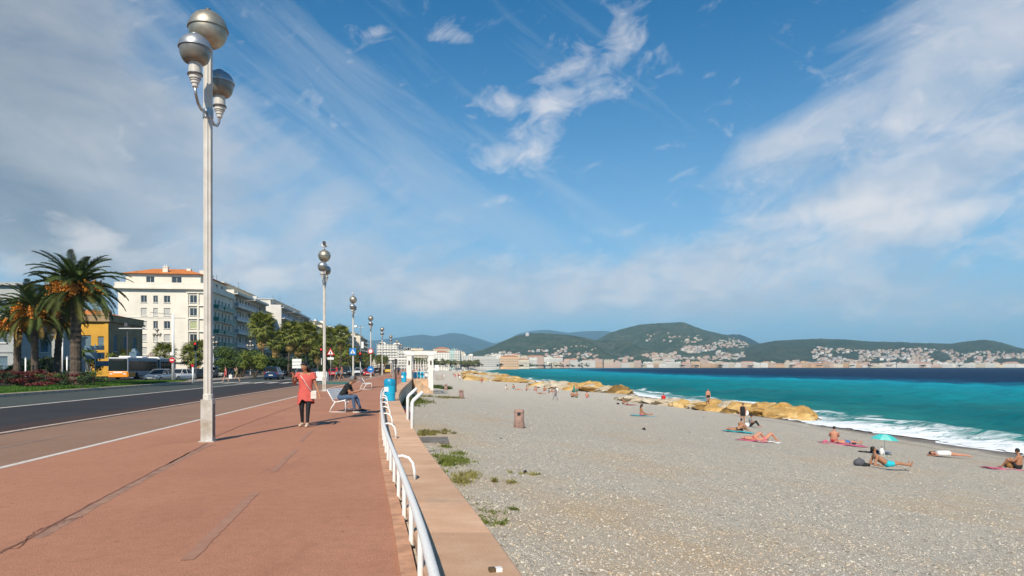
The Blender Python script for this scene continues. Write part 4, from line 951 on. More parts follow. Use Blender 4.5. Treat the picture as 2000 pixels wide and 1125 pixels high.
M_trunk = mat('palm_trunk', (.15, .11, .08), .95, .3, 3, .05, 9, c2=(.05, .04, .032))
M_bark = mat('bark', (.10, .08, .06), .95, .3, 4, .03, 14)
def frond_mesh(L_, arch, n=44, lw=.46, m=None, seed=0):
    r = random.Random(seed); mb = MB(); pts = []
    for i in range(13):
        t = i/12; ang = arch[0]+(arch[1]-arch[0])*t**1.2
        if i == 0: p = Vector((0, 0, 0))
        else: p = pts[-1]+Vector((math.cos(ang), 0, math.sin(ang)))*L_/12
        pts.append(p)
    mb.tube(pts, [.05*(1-t/13)+.012 for t in range(13)], 4, True, 0)
    for i in range(n):
        t = .12+.87*i/n; f = t*12; j = min(11, int(f)); p = pts[j].lerp(pts[j+1], f-j); d = (pts[j+1]-pts[j]).normalized()
        l = lw*math.sin(PI*min(1, .16+t*.86))**.6*1.2+.1
        for s in (-1, 1):
            side = Vector((0, s, 0)); up = d.cross(Vector((0, 1, 0))); up = -up if up.z < 0 else up
            dd = (side*1.0+d*(.75+.3*r.random())+up*(.25*r.uniform(.2, 1.3))).normalized(); tip = p+dd*l*r.uniform(.85, 1.1)-Vector((0, 0, .08*l))
            w = d*.026; mid = p+dd*l*.5+up*.02
            mb.add([p-w, p+w, mid+w*1.2, tip, mid-w*1.2], [(0, 1, 2, 3), (0, 3, 4)][:1]+[(0, 2, 3), ][:0]+[(0, 3, 4)], 0)
    return mb.mesh('frond', m or M_frond)
DF = [(-.5, frond_mesh(4.0, (R(66), R(10)), seed=1)), (0, frond_mesh(4.2, (R(48), R(-22)), seed=2)), (.5, frond_mesh(4.2, (R(28), R(-48)), seed=3)), (1, frond_mesh(3.9, (R(5), R(-70)), seed=4))]
DF2 = frond_mesh(3.9, (R(-8), R(-78)), seed=5, m=M_frond2); DF3 = frond_mesh(3.4, (R(-25), R(-85)), seed=6, m=M_dry)
DF2b = frond_mesh(4.2, (R(28), R(-48)), seed=7, m=M_frond2)
def fruit_mesh():
    mb = MB(); r = random.Random(3)
    mb.tube([(0, 0, 0), (.5, 0, .12), (.95, 0, 0)], [.04, .03, .02], 5)
    for i in range(130):
        a = r.uniform(0, 6.28); q = Vector((.95+.35*r.gauss(0, .6), .34*r.gauss(0, .6), -.3+.33*r.gauss(0, .7))); mb.obox(q, (.045, 0, 0), (0, .045, 0), (0, 0, .05))
        if i % 4 == 0: mb.tube([(.9, 0, .02), q], .012, 3, False)
    return mb.mesh('date_cluster', M_fruit)
FRU = fruit_mesh()
def trunk_mesh(h, r0, r1, lean=(0, 0), n=12, name='trunk', bulge=True):
    mb = MB(); rr = random.Random(int(h*10)); k = int(h/.22)+1; pts = []; rad = []
    for i in range(k+1):
        t = i/k; pts.append((lean[0]*t**1.4, lean[1]*t**1.4, h*t)); rad.append((r0+(r1-r0)*t+(.12*math.exp(-t*14) if bulge else 0))*(1.07 if i % 2 else .93)*rr.uniform(.97, 1.03))
    mb.tube(pts, rad, n); return mb.mesh(name, M_trunk, True, 25)
def date_palm(px, D, ctop, rad, label, seed, nf=64, lean=(0, 0), tr=.42, sc=1, fruit=((0, 1),)):
    r = random.Random(seed); base = P(px, HY, D); base.z = -.08
    T = empty('date_palm', base, 0, label, 'palm tree', 'date palms on the flowered lawn'); ob('trunk', trunk_mesh(ctop-.1, tr, tr*.82, lean), T)
    top = Vector((lean[0], lean[1], ctop))
    mb = MB(); mb.ell((0, 0, .0), (tr*1.25, tr*1.25, .75), 10, 6); mb.build('crown_heart', M_trunk, T, top)
    for i in range(nf):
        a = i*2.39996+r.uniform(-.15, .15); t = (i+.5)/nf
        if t < .2: me = DF[0][1]
        elif t < .42: me = DF[1][1]
        elif t < .66: me = DF[2][1] if r.random() < .7 else DF2b
        elif t < .88: me = DF[3][1] if r.random() < .6 else DF2
        else: me = DF2 if r.random() < .5 else DF3
        ob('frond', me, T, top+Vector((math.cos(a)*.2, math.sin(a)*.2, .45-.8*t)), (r.uniform(-.25, .25), r.uniform(-.14, .14), a), sc*r.uniform(.88, 1.1)*rad/4.2)
    for k in range(13):
        a = k*2.4+r.uniform(-.2, .2); ob('date_cluster', FRU, T, top+Vector((math.cos(a)*.3, math.sin(a)*.3, .15+r.uniform(-.2, .2))), (0, 0, a), r.uniform(1.0, 1.4)*rad/4.2)
date_palm(148, 55, 8.0, 4.0, 'tallest date palm with orange fruit and thick trunk in front of yellow villa', 1, 74, tr=.44)
date_palm(68, 59, 6.4, 3.5, 'date palm with thin rough trunk left of the tallest date palm', 2, 56, tr=.30)
date_palm(108, 66, 8.2, 3.4, 'leaning date palm half hidden behind the tallest one', 3, 52, lean=(.9, 0), tr=.32)
date_palm(34, 62, 5.6, 3.3, 'low date palm with orange fruit at the far left edge', 4, 54, tr=.33)
date_palm(-45, 66, 6.0, 3.3, 'date palm just cut by the left picture edge', 6, 44, tr=.3)
date_palm(118, 74, 6.6, 3.0, 'smaller date palm standing behind the other date palms', 9, 40, tr=.28)
# fan palms
def fan_mesh(seed, m, droop=.5, R0=.75):
    r = random.Random(seed); mb = MB(); pl = .85
    mb.tube([(0, 0, 0), (pl*.6, 0, .05), (pl, 0, -.02)], [.03, .02, .018], 3, False)
    nb = 15
    for i in range(nb):
        a = (i/(nb-1)-.5)*R(250); w = .055; l = R0*(1-.22*abs(i/(nb-1)-.5)*2)*r.uniform(.85, 1.1)
        d = Vector((math.cos(a), math.sin(a), -.06-.16*abs(a))).normalized(); s = Vector((-math.sin(a), math.cos(a), 0))*w
        b = Vector((pl, 0, -.02)); mid = b+d*l*.62; tip = b+d*l-Vector((0, 0, l*droop*r.uniform(.6, 1.2)))+s*r.uniform(-2, 2)
        mb.add([b, mid-s, tip, mid+s], [(0, 1, 2, 3)])
    return mb.mesh('fan_leaf', m)
FANS = [fan_mesh(i, M_fan, .3+.1*i) for i in range(3)]; FAND = [fan_mesh(8+i, M_dry, .7) for i in range(2)]
def fan_palm(px, D, top, label, seed, n=46, dry=22, sc=1.0, near=True, group='fan palms along the road', base=None, tr=.2):
    r = random.Random(seed); b = base or P(px, HY, D); b = Vector(b); b.z = -.08 if base is None else b.z
    T = empty('fan_palm', b, 0, label, 'palm tree', group); ln = (r.uniform(-.4, .4), r.uniform(-.3, .3))
    ob('trunk', trunk_mesh(top-1.0*sc, tr, tr*.8, ln, 8), T); tp = Vector((ln[0], ln[1], top-1.1*sc))
    parts_ = []
    for i in range(n+dry):
        a = i*2.39996+r.uniform(-.2, .2)
        if i < n: t = i/n; pit = -R(80)+R(125)*t; me = r.choice(FANS); z = .25-.4*t; s = sc*r.uniform(1.0, 1.25)
        else: t = (i-n)/dry; pit = R(50)+R(34)*t; me = r.choice(FAND+[FANS[2]]*(1 if t < .5 else 0)); z = -.2-1.2*t; s = sc*r.uniform(.7, 1.0)
        parts_.append((me, tp+Vector((math.cos(a)*.12, math.sin(a)*.12, z*sc)), Euler((r.uniform(-.4, .4), pit, a)), s))
    if near:
        for me, l, e, s in parts_: ob('fan_leaf' if me in FANS else 'dry_leaf', me, T, l, e, s)
    else:
        for grp, nm in ((FANS, 'crown'), (FAND, 'dry_skirt')):
            mb = MB()
            for me, l, e, s in parts_:
                if me not in grp: continue
                M = Matrix.Translation(l) @ e.to_matrix().to_4x4() @ Matrix.Scale(s, 4); mb.add([M @ v.co for v in me.vertices], [tuple(p.vertices) for p in me.polygons])
            tag(mb.build(nm, grp[0].materials[0], T), kind='stuff')
    return T
fan_palm(514, 118, 10.2, 'tall fan palm with dry skirt left of the other fan palms', 1, 52, 30, 1.5)
fan_palm(563, 132, 9.7, 'fan palm with full crown right of the lone tall one', 2, 50, 26, 1.5)
fan_palm(601, 140, 10.0, 'bright fan palm with yellow skirt just left of second lamp', 3, 50, 30, 1.6)
fan_palm(584, 160, 9.8, 'fan palm set back between two sunlit fan palms', 4, 44, 20, 1.6)
fan_palm(640, 172, 10.8, 'fan palm behind the second promenade lamp', 5, 44, 22, 1.6)
fan_palm(664, 160, 10.6, 'fan palm with slender trunk between second and third lamp', 6, 44, 26, 1.5)
fan_palm(540, 150, 8.8, 'shorter fan palm in shade of the taller ones', 7, 40, 18, 1.5)
fan_palm(621, 155, 7.5, 'short fan palm at shrub height behind the sign', 8, 36, 14, 1.4)
fan_palm(322, 118, 5.2, 'small fan palm in front of white corner building', 9, 40, 4, 1.3, tr=.14)
fan_palm(372, 122, 5.0, 'small fan palm beside the red traffic light', 10, 36, 4, 1.3, tr=.14)
fan_palm(388, 130, 6.0, 'fan palm half behind the big lamp pole', 11, 36, 6, 1.4, tr=.15)
fr = random.Random(4)
protos = [fan_palm(0, 0, 9.3+i*.8, 'fan palm', 30+i, 30, 14, 1.6, near=False, base=(0, -60-8*i, 0)) for i in range(3)]
spots = []
for i in range(46):
    y = 168+i*9.5+fr.uniform(-3, 3); spots.append((C(-25-fr.uniform(0, 9), y), fr.uniform(.85, 1.0)*(1 if y < 200 else .9)))
for i in range(48):
    px = 800+i*2.9; D = float(np.interp(px, [800, 940], [740, 985]))-fr.uniform(0, 30); p_ = P(px, HY, D); spots.append((p_, fr.uniform(.75, 1.05)))
for i in range(56):
    px = 925+i*4.6; D = shoreD(px)+fr.uniform(8, 22); spots.append((P(px, HY, D), fr.uniform(.8, 1.25)))
for i, (p, s) in enumerate(spots):
    c = protos[i % 3] if i < 3 else copy_tree(protos[i % 3]); p.z = -.08 if i < 46 else .0; c.location = p; c.scale = (s, s, s); c.rotation_euler = (0, 0, fr.uniform(0, 6))
    if i < 46:
        q_ = 1000+F*p.x/p.y; z_ = 'left of the second lamp' if q_ < 636 else ('between second and third lamp' if q_ < 688 else ('between third and fourth lamp' if q_ < 724 else 'beyond the fourth lamp'))
        tag(c, 'fan palm in the dense roadside line '+z_, group='fan palms in the roadside line '+z_)
    else: tag(c, 'small distant fan palm lining the curve of the bay', group='distant palms along the bay')
# shrubs and round trees as leaf clouds with limbs
def leafcloud(cs, n, size, seed, flat=.6):
    r = np.random.default_rng(seed); cs = np.array(cs, float); w = cs[:, 3]*cs[:, 4]*cs[:, 5]; pick = r.choice(len(cs), n, p=(w**.7)/(w**.7).sum()); c = cs[pick]
    d = r.normal(size=(n, 3)); d /= np.linalg.norm(d, axis=1)[:, None]; rad = r.random(n)**.33*(.72+.36*r.random(n)); pos = c[:, :3]+d*rad[:, None]*c[:, 3:6]
    a = r.normal(size=(n, 3)); a /= np.linalg.norm(a, axis=1)[:, None]; b = np.cross(a, d+.4*r.normal(size=(n, 3))); b /= np.linalg.norm(b, axis=1)[:, None]+1e-9
    s = size*(.5+r.random(n))[:, None]; q = np.stack([pos-a*s, pos-b*s*flat, pos+a*s, pos+b*s*flat], 1).reshape(-1, 3)
    return q, np.arange(4*n).reshape(n, 4)
M_leafA = leafmat('shrub_leaf', (.085, .125, .025), (.03, .055, .015)); M_leafB = leafmat('yellow_green_leaf', (.16, .18, .03), (.07, .10, .02)); M_leafR = leafmat('red_flower', (.13, .018, .022), (.05, .015, .012)); M_leafG = leafmat('lawn_green', (.07, .15, .012), (.03, .08, .01)); M_leafO = leafmat('orange_flower', (.22, .08, .03), (.09, .05, .02)); M_leafD = leafmat('dark_leaf', (.035, .06, .02), (.015, .03, .012))
def bush(name, px, D, w, h, label, cat, seed, m=None, n=1500, size=.12, trunk=.3, group=None, lumps=9, base=None, z=-.1):
    r = random.Random(seed); b = Vector(base) if base else P(px, HY, D); b.z = z
    T = empty(name, b, 0, label, cat, group); cs = []
    for i in range(lumps): cs.append((r.uniform(-w*.38, w*.38), r.uniform(-w*.3, w*.3), r.uniform(h*.35, h*.82), w*r.uniform(.14, .26), w*r.uniform(.14, .26), h*r.uniform(.10, .2)))
    mb = MB()
    for c in cs[:7]:
        mb.tube([(0, 0, 0), (c[0]*.4, c[1]*.4, c[2]*.5), c[:3]], [trunk*.35, trunk*.22, .03], 5)
    mb.build('trunk', M_bark, T)
    q, f = leafcloud(cs, n, size, seed); ob('crown', npmesh('crown', q, f, m or M_leafA), T); return T
bush('umbrella_pine', 470, 100, 8.0, 5.2, 'broad dark pine shrub behind the two women crossing', 'tree', 1, M_leafA, 5000, .13, .5, lumps=15)
bush('umbrella_pine', 443, 104, 5.0, 3.6, 'lower pine shrub left of the broad one', 'tree', 2, M_leafA, 2600, .13, .4, lumps=9)
bush('broad_shrub', 498, 96, 4.4, 4.2, 'olive green shrub right of broad pine', 'shrub', 3, M_leafB, 2400, .13, .3)
bush('broad_shrub', 532, 108, 5, 3.4, 'low dark shrub behind the blue car', 'shrub', 4, M_leafD, 2200, .14, .3)
bush('round_tree', 234, 104, 3.6, 4.2, 'round green tree above bus roof beside the villa', 'tree', 5, M_leafB, 2200, .12, .3)
bush('round_tree', 172, 88, 3.2, 4.6, 'green tree behind the blue road signs', 'tree', 6, M_leafA, 2000, .12, .3)
bush('oleander_bush', 292, 115, 3.4, 4.4, 'pinkish bare oleander bush in front of the corner building', 'shrub', 7, M_leafO, 500, .09, .3)
bush('broad_shrub', 88, 76, 6, 3.2, 'dark green shrub between palm trunks', 'shrub', 8, M_leafD, 2600, .13, .3)
bush('broad_shrub', 20, 72, 5, 2.4, 'green shrub at the foot of leftmost palm', 'shrub', 9, M_leafA, 2000, .13, .3)
for i in range(16):
    y = 135+i*17; m = [M_leafD, M_leafA, M_leafB][i % 3]
    bush('broad_shrub', 0, 0, 7, 3.2+1.6*fr.random(), 'dark shrub growing under the line of fan palms', 'shrub', 40+i, m, 1500, .2, .3, 'shrubs under the line of fan palms', base=C(-27-fr.uniform(0, 6), y))
for i in range(8):
    y = 190+i*30; bush('leafy_tree', 0, 0, 11, 9, 'dark leafy tree filling gaps between the fan palms', 'tree', 70+i, [M_leafD, M_leafA][i % 2], 2600, .3, .6, 'leafy trees between the fan palms', lumps=14, base=C(-33-fr.uniform(0, 5), y))
for i in range(26):
    px = 845+i*12+fr.uniform(-3, 3); D = float(np.interp(px, [845, 940, 1200], [800, 985, 2440]))+12; bush('leafy_tree', 0, 0, 16, 7.5, 'small dark tree along the curve of the bay', 'tree', 90+i, M_leafD, 500, .7, .6, 'trees along the bay', base=P(px, HY, D), z=-.2)
for i in range(14):
    px = 1150+i*55+fr.uniform(-20, 20); D = shoreD(px)+8; bush('leafy_tree', px, D, 26, 9, 'small tree in front of the far shore buildings', 'tree', 120+i, M_leafD, 400, 1.0, .8, 'trees on the far shore', base=P(px, HY, D), z=0)
# lawn median with flower beds
mb = MB(); ysm = np.arange(20, 70, 5.0); n = len(ysm)
def lawnr(y): return -23.76
mb.add([C(-23.76, y, .03) for y in ysm]+[C(-31, y, .10) for y in ysm], [(i, i+1, n+i+1, n+i) for i in range(n-1)])
k = nodes_of('lawn', .9, .1); a = k.noise(.5, 7, .7); k.L(k.ramp(a, [(.3, (.035, .07, .012)), (.55, (.075, .14, .02)), (.75, (.16, .18, .05))]), k.b.inputs['Base Color']); k.L(k.bump(k.noise(9, 5, .7), .05), k.b.inputs['Normal'])
mb.build('median_lawn', k.m, kind='structure')
mb = MB(); mb.add([C(-23.76, 20, .034), C(-24.9, 20, .036), C(-24.9, 112, .036), C(-23.76, 112, .034)], [(0, 3, 2, 1)]); mb.build('median_path', mat('pinkish_path', (.34, .25, .2), .9, .15, 2), kind='structure')
mb = MB(); mb.add([C(-23.76, 112, .03), C(-29, 112, .03), C(-29, YF, .03), C(-23.76, YF, .03)], [(0, 3, 2, 1)]); mb.build('median_ground', mat('median_soil', (.12, .11, .07), .9, .2, .3), kind='structure')
mb = MB(); mb.add([C(-24.9, 65.1, .02), C(-27.4, 65.1, .02), C(-28.5, 112, .02), C(-24.9, 112, .02)], [(0, 3, 2, 1)]); mb.build('median_pavement', mat('pale_pavement', (.36, .31, .25), .9, .15, 1), kind='structure')
mb = MB(); mb.add([(-300, 62, -.115), C(-26.5, 62, -.115), C(-28, 112, -.115), C(-28, 560, -.115), (-420, 560, -.115)], [(0, 1, 2, 3, 4)]); mb.build('far_carriageway', M_road, kind='structure')
def blades(n, y0, y1, c0, c1, z, h, seed, m, name, lab):
    r = np.random.default_rng(seed); Y = y0+(y1-y0)*r.random(n); c = c0+(c1-c0)*r.random(n); X = c+SL*Y; a = r.random(n)*6.28; w = .02+.03*r.random(n); hh_ = h*(.5+r.random(n))
    V = np.stack([np.stack([X-w*np.cos(a), Y-w*np.sin(a), z+0*X], 1), np.stack([X+w*np.cos(a), Y+w*np.sin(a), z+0*X], 1), np.stack([X+.06*np.sin(a), Y+.06*np.cos(a), z+hh_], 1)], 1).reshape(-1, 3)
    tag(ob(name, npmesh(name, V, np.arange(3*n).reshape(n, 3), m)), lab, 'grass', kind='stuff')
blades(50000, 34, 74, -25, -32, .04, .12, 3, M_leafG, 'lawn_grass', 'short green grass of the median lawn')
fb = random.Random(9)
for i in range(22):
    px = -60+i*11.5+fb.uniform(-4, 4); D = fb.uniform(49, 58) if px < 200 else fb.uniform(60, 70); m = fb.choice([M_leafR, M_leafO, M_leafD, M_leafD, M_leafA])
    cl = {'red_flower': 'dark red', 'orange_flower': 'orange', 'dark_leaf': 'dark green', 'shrub_leaf': 'green'}[m.name]
    bush('flower_bush', px, D, 2.6, fb.uniform(.8, 1.5), f'{cl} flowering bush in the bed under the date palms', 'flower bush', 200+i, m, 900, .06, .08, f'{cl} bushes in the bed under the date palms', 6, z=0)
# grass and weeds beside the wall on the beach
def weeds(px, py, w, d, n, label, seed, m=M_leafB, h=.13, green=True):
    r = np.random.default_rng(seed); c = beach_pt(px, py); nc = 16; cx_ = c.x+r.normal(0, w*.62, nc); cy_ = c.y+r.normal(0, d*.62, nc); ci = r.choice(nc, n, p=(lambda q: q/q.sum())(r.random(nc)**2+.03)); sg = (.03+.16*r.random(nc))[ci]*(w+d)/2; X = cx_[ci]+r.normal(0, 1, n)*sg; Y = cy_[ci]+r.normal(0, 1, n)*sg*1.5
    ok = X > np.interp(Y, _ys, _xs)+.04; X, Y = X[ok], Y[ok]; n = len(X); Z = beachz(X, Y)-.01; a = r.random(n)*6.28; wd = .008+.012*r.random(n)*(c.y/12); hh_ = h*(.3+r.random(n)**2); lx, ly = r.normal(0, .7, n)*hh_, r.normal(0, .7, n)*hh_
    V = np.stack([np.stack([X-wd*np.cos(a), Y-wd*np.sin(a), Z], 1), np.stack([X+wd*np.cos(a), Y+wd*np.sin(a), Z], 1), np.stack([X+lx, Y+ly, Z+hh_], 1)], 1).reshape(-1, 3)
    tag(ob('weed_patch', npmesh('weed_patch', V, np.arange(3*n).reshape(n, 3), m)), label, 'weeds', kind='stuff')
M_weedY = leafmat('yellow_weed', (.25, .22, .07), (.12, .12, .035))
weeds(868, 896, .85, 2.3, 3000, 'largest yellow green weed patch against the sea wall', 1, h=.12)
weeds(840, 846, .8, 1.1, 1500, 'weeds growing beyond the concrete slab', 2, M_weedY)
weeds(912, 940, .5, 1.0, 900, 'thin yellow weeds between pebbles right of largest patch', 3, M_weedY)
weeds(945, 992, .4, .7, 500, 'small green weed clump close to the wall edge', 4, M_leafB, .07)
weeds(960, 1020, .25, .3, 500, 'tiny weed clump nearest the camera', 5, M_leafB, .07)
weeds(1032, 925, .3, .2, 160, 'isolated yellow weeds out on the pebbles', 6, M_weedY, .08)
weeds(812, 785, .7, 5, 4500, 'long green weeds along the curved inner wall', 7, M_leafB, .35)
weeds(845, 775, 3.0, 2.5, 1200, 'sparse dry weeds in front of the bathing platform', 8, M_weedY, .22)
weeds(855, 758, 1.2, 2, 2500, 'green tuft beside the stone platform', 9, M_leafA, .5)
weeds(872, 760, .8, 1.5, 1200, 'green tuft at the foot of the small barrel', 10, M_leafA, .4)
# ================================================================== STREET FURNITURE
M_lamp = mat('lamp_pole_paint', (.66, .64, .59), .38, .12, 2.5, .001, 40, spec=.5, c2=(.50, .46, .40))
M_lbase = mat('lamp_base_stained', (.60, .60, .57), .5, .2, 3.5, .003, 30, c2=(.33, .27, .20))
M_globe = mat('brushed_globe_metal', (.50, .46, .38), .46, .15, 5, .0015, 60, metal=.75, c2=(.33, .29, .22))
M_glob2 = mat('grey_globe_metal', (.52, .53, .54), .42, .15, 5, .0015, 60, metal=.75, c2=(.36, .36, .36))
M_bowl = mat('lamp_bowl', (.30, .28, .24), .3, .15, 4, metal=.45, c2=(.2, .18, .15))
M_dgrey = mat('dark_grey_metal', (.09, .09, .095), .5, .15, 5)
def lamp_meshes():
    m = {}
    q = MB(); q.box(-.118, .118, -.118, .118, 0, .9)
    m['base'] = q.mesh('base_box', M_lbase)
    q = MB(); q.box(-.155, .155, -.155, .155, -.02, .018); m['plate'] = q.mesh('base_plate', M_lbase)
    q = MB(); q.box(.117, .124, -.04, .05, .1, .8); m['door'] = q.mesh('inspection_door', M_dgrey)
    q = MB(); q.lathe([(.10, .89), (.105, .9), (.105, 1.0), (.09, 1.02)], n=10); m['collar'] = q.mesh('collar', M_lamp)
    # ribbed column
    q = MB(); n = 40; vs = []; zs = (1.0, 3.0, 5.5, 8.42)
    for z in zs:
        for j in range(n): r_ = .074+(.018 if j % 5 in (0, 1) else 0); vs.append((r_*math.cos(2*PI*j/n), r_*math.sin(2*PI*j/n), z))
    q.add(vs, [(i*n+j, i*n+(j+1) % n, (i+1)*n+(j+1) % n, (i+1)*n+j) for i in range(len(zs)-1) for j in range(n)]+[tuple((len(zs)-1)*n+j for j in range(n))]); m['pole'] = q.mesh('pole', M_lamp)
    q = MB(); pr = [(.395*math.cos(t), .395*math.sin(t)) for t in np.linspace(R(4), R(90), 12)]; q.lathe(pr, (0, 0, 8.80), 28); m['top_cap'] = q.mesh('globe_cap', M_globe, True, 50)
    q = MB(); pr = [(.388*math.cos(t), .388*math.sin(t)) for t in np.linspace(R(-90), R(3), 13)]; q.lathe(pr, (0, 0, 8.79), 28); m['top_bowl'] = q.mesh('globe_bowl', M_globe, True, 50)
    q = MB(); q.lathe([(.40, -.012), (.412, -.012), (.412, .02), (.40, .02)], (0, 0, 8.81), 28); m['rim'] = q.mesh('globe_rim', M_globe, True, 50)
    q = MB(); q.lathe([(.0, 0), (.07, .0), (.05, .06), (0, .07)], (0, 0, 9.19), 10); m['knob'] = q.mesh('vent_cap', M_dgrey)
    # lantern, origin at globe centre
    q = MB(); pr = [(.305*math.cos(t), .27*math.sin(t)) for t in np.linspace(R(2), R(90), 11)]; q.lathe(pr, (0, 0, .02), 26); q.lathe([(.31, .0), (.32, .0), (.32, .035), (.3, .035)], n=26); q.lathe([(.09, .275), (.09, .29), (.05, .30)], (0, 0, .01), 14); m['l_cap'] = q.mesh('lantern_cap', M_glob2, True, 45)
    q = MB(); pr = [(.13+.168*math.cos(t)**.8*1.0, .29*math.sin(t)) if t > R(-88) else (.10, -.29) for t in np.linspace(R(-90), R(0), 11)]; q.lathe(pr, n=26); m['l_bowl'] = q.mesh('lantern_bowl', M_bowl, True, 50)
    q = MB(); q.lathe([(.12, -.27), (.125, -.50), (.14, -.50), (.14, -.53), (.115, -.535), (.115, -.60), (.10, -.605), (.098, -.635), (.08, -.64), (.08, -.69), (.062, -.70), (.06, -.76), (.02, -.79)][::-1], n=18); m['l_cup'] = q.mesh('lantern_cup', M_lamp, True, 35)
    q = MB(); q.lathe([(.141, -.532), (.147, -.527), (.147, -.503), (.141, -.498)], n=18); q.lathe([(.101, -.612), (.107, -.61), (.107, -.6), (.1, -.598)], n=18); m['l_ring'] = q.mesh('cup_ring', M_dgrey)
    q = MB(); q.tube([(0, .85, 7.22), (0, .80, 7.10), (0, .66, 6.98), (0, .46, 6.93), (0, .25, 6.96), (0, .07, 7.02)], .03, 8); m['arm'] = q.mesh('arm', M_glob2, True)
    q = MB(); q.lathe([(.098, 6.9), (.108, 6.91), (.108, 7.09), (.098, 7.1)], n=14); m['clamp'] = q.mesh('arm_clamp', M_glob2)
    return m
LM = lamp_meshes()
def street_lamp(loc, label):
    T = empty('street_lamp', loc, ROWANG, label, 'street lamp', 'tall three globe street lamps along the promenade')
    for k_, nm in (('base', 'base_box'), ('plate', 'base_plate'), ('door', 'inspection_door'), ('collar', 'collar'), ('pole', 'pole'), ('clamp', 'arm_clamp')): ob(nm, LM[k_], T)
    g = ob('globe', LM['top_bowl'], T); ob('globe_cap', LM['top_cap'], g); ob('globe_rim', LM['rim'], g); ob('vent_cap', LM['knob'], g)
    for s in (1, -1):
        a = ob('arm', LM['arm'], T, (0, 0, 0), (0, 0, 0 if s > 0 else PI)); b = ob('lantern', LM['l_bowl'], T, (0, s*.85, 8.0)); ob('lantern_cap', LM['l_cap'], b); ob('lantern_cup', LM['l_cup'], b); ob('cup_ring', LM['l_ring'], b)
    return T
lampos = [(-6.50, 14.6), (-12.2, 44.4), (-17.1, 73.5), (-21.1, 102), (-25.1, 132), (-29.1, 164), (-33, 196), (-37, 228), (-41, 260)]
ll = ['nearest three globe street lamp with stained box base', 'second street lamp with gull on top rising behind the woman in coral dress', 'third street lamp carrying a blue pedestrian sign', 'fourth street lamp carrying round red and blue signs', 'fifth street lamp left of the white pergola', 'sixth street lamp small beside black post', 'seventh street lamp tiny in the distance', 'eighth street lamp almost lost in the distance', 'ninth and farthest street lamp of the promenade']
for (x, y), l in zip(lampos, ll): street_lamp((x, y, 0), l)
def gull(loc, rz, label, wings=False):
    T = empty('seagull', loc, rz, label, 'seagull'); q = MB(); q.ell((0, 0, .14), (.2, .08, .085), 10, 6); q.ell((.17, 0, .25), (.06, .045, .05), 8, 5); q.tube([(.12, 0, .16), (.17, 0, .24)], [.06, .04], 6)
    q.build('body', mat('gull_white', (.75, .75, .73), .7, .05, 5), T, smooth=True)
    q = MB()
    for s in (-1, 1): q.add([(.1, s*.075, .2), (-.1, s*.085, .19), (-.38, s*.02, .15), (-.05, s*.095, .12)], [(0, 1, 2, 3)]); 
    if wings: 
        for s in (-1, 1): q.add([(.1, s*.06, .2), (-.12, s*.06, .2), (-.2, s*.45, .38), (0, s*.42, .40)], [(0, 1, 2, 3)])
    q.build('wing', mat('gull_grey', (.35, .36, .38), .7, .05, 5), T)
    q = MB(); q.tube([(.22, 0, .25), (.29, 0, .235)], [.018, .005], 5); q.build('beak', mat('beak_yellow', (.7, .4, .05), .5), T)
    q = MB(); q.tube([(0, -.03, .08), (0, -.03, -.03)], .01, 4); q.tube([(0, .03, .08), (0, .03, -.03)], .01, 4); q.build('leg', mat('beak_yellow', (.7, .4, .05)), T)
gull((-12.2, 44.4, 9.29), PI, 'gull with raised wings standing on top of second street lamp', True)
gull((-17.1, 73.5, 9.29), 2.6, 'gull perched on top of third street lamp')
# bins -------------------------------------------------------------------
M_blue = mat('bright_blue_plastic', (.012, .40, .62), .35, .1, 4, spec=.5, c2=(.01, .33, .52))
M_bluel = mat('blue_bin_lid', (.01, .28, .48), .35, .1, 4)
def blue_bin(loc, label, s=1, rz=0):
    T = empty('blue_bin', loc, rz, label, 'litter bin', 'blue litter bins')
    q = MB(); q.lathe([(.20, 0), (.235, .03), (.245, .3), (.255, .31), (.25, .34), (.255, .70)], n=20); q.build('body', M_blue, T, smooth=True, auto=40)
    q = MB(); q.lathe([(.265, .70), (.27, .73), (.262, .9), (.22, .97), (.08, 1.0), (0, 1.0)], n=20); q.build('lid', M_bluel, T, smooth=True, auto=40)
    q = MB(); q.add([(.262*math.sin(a), -.262*math.cos(a)-.008, z) for a, z in ((-.1, .76), (.62, .76), (.62, .87), (-.1, .87))], [(0, 1, 2, 3)]); q.build('opening', M_dark, T)
    q = MB(); q.box(-.2, -.02, -.262, -.245, .42, .62); q.build('label_plate', M_whiteM, T)
    q = MB(); q.lathe([(.215, -.015), (.26, -.01), (.26, .02), (.22, .03)], n=18); q.build('foot_ring', M_bluel, T)
    T.scale = (s, s, s)
blue_bin((wallx(30)-.42, 30, .1), 'nearest bright blue litter bin standing on wall coping behind the railing', .98)
blue_bin((wallx(66)-.5, 66, .1), 'second blue litter bin near the left pillar of the white pergola', 1.0)
M_conc = mat('pink_concrete', (.40, .26, .21), .9, .2, 4, .004, 30, c2=(.27, .17, .14))
M_concd = mat('pink_concrete_band', (.30, .19, .155), .9, .2, 4, .004, 30)
def barrel(px, py, label, s=1):
    p = beach_pt(px, py); T = empty('concrete_bin', p, .3, label, 'litter bin', 'pink concrete bins standing on the beach')
    q = MB(); q.lathe([(.26, -.05), (.27, 0), (.27, .27), (.245, .30)], n=20); q.build('plinth', M_concd, T, smooth=True, auto=40)
    q = MB(); q.lathe([(.235, .30), (.24, .34), (.24, .74), (.225, .76)], n=20); q.build('drum', M_conc, T, smooth=True, auto=40)
    q = MB(); q.lathe([(.245, .76), (.25, .78), (.25, .86), (.2, .93), (0, .95)], n=20); q.build('cap', M_conc, T, smooth=True, auto=40)
    q = MB(); q.box(-.16, -.01, -.262, -.2, .66, .79); q.build('opening', M_dark, T); T.scale = (s, s, s)
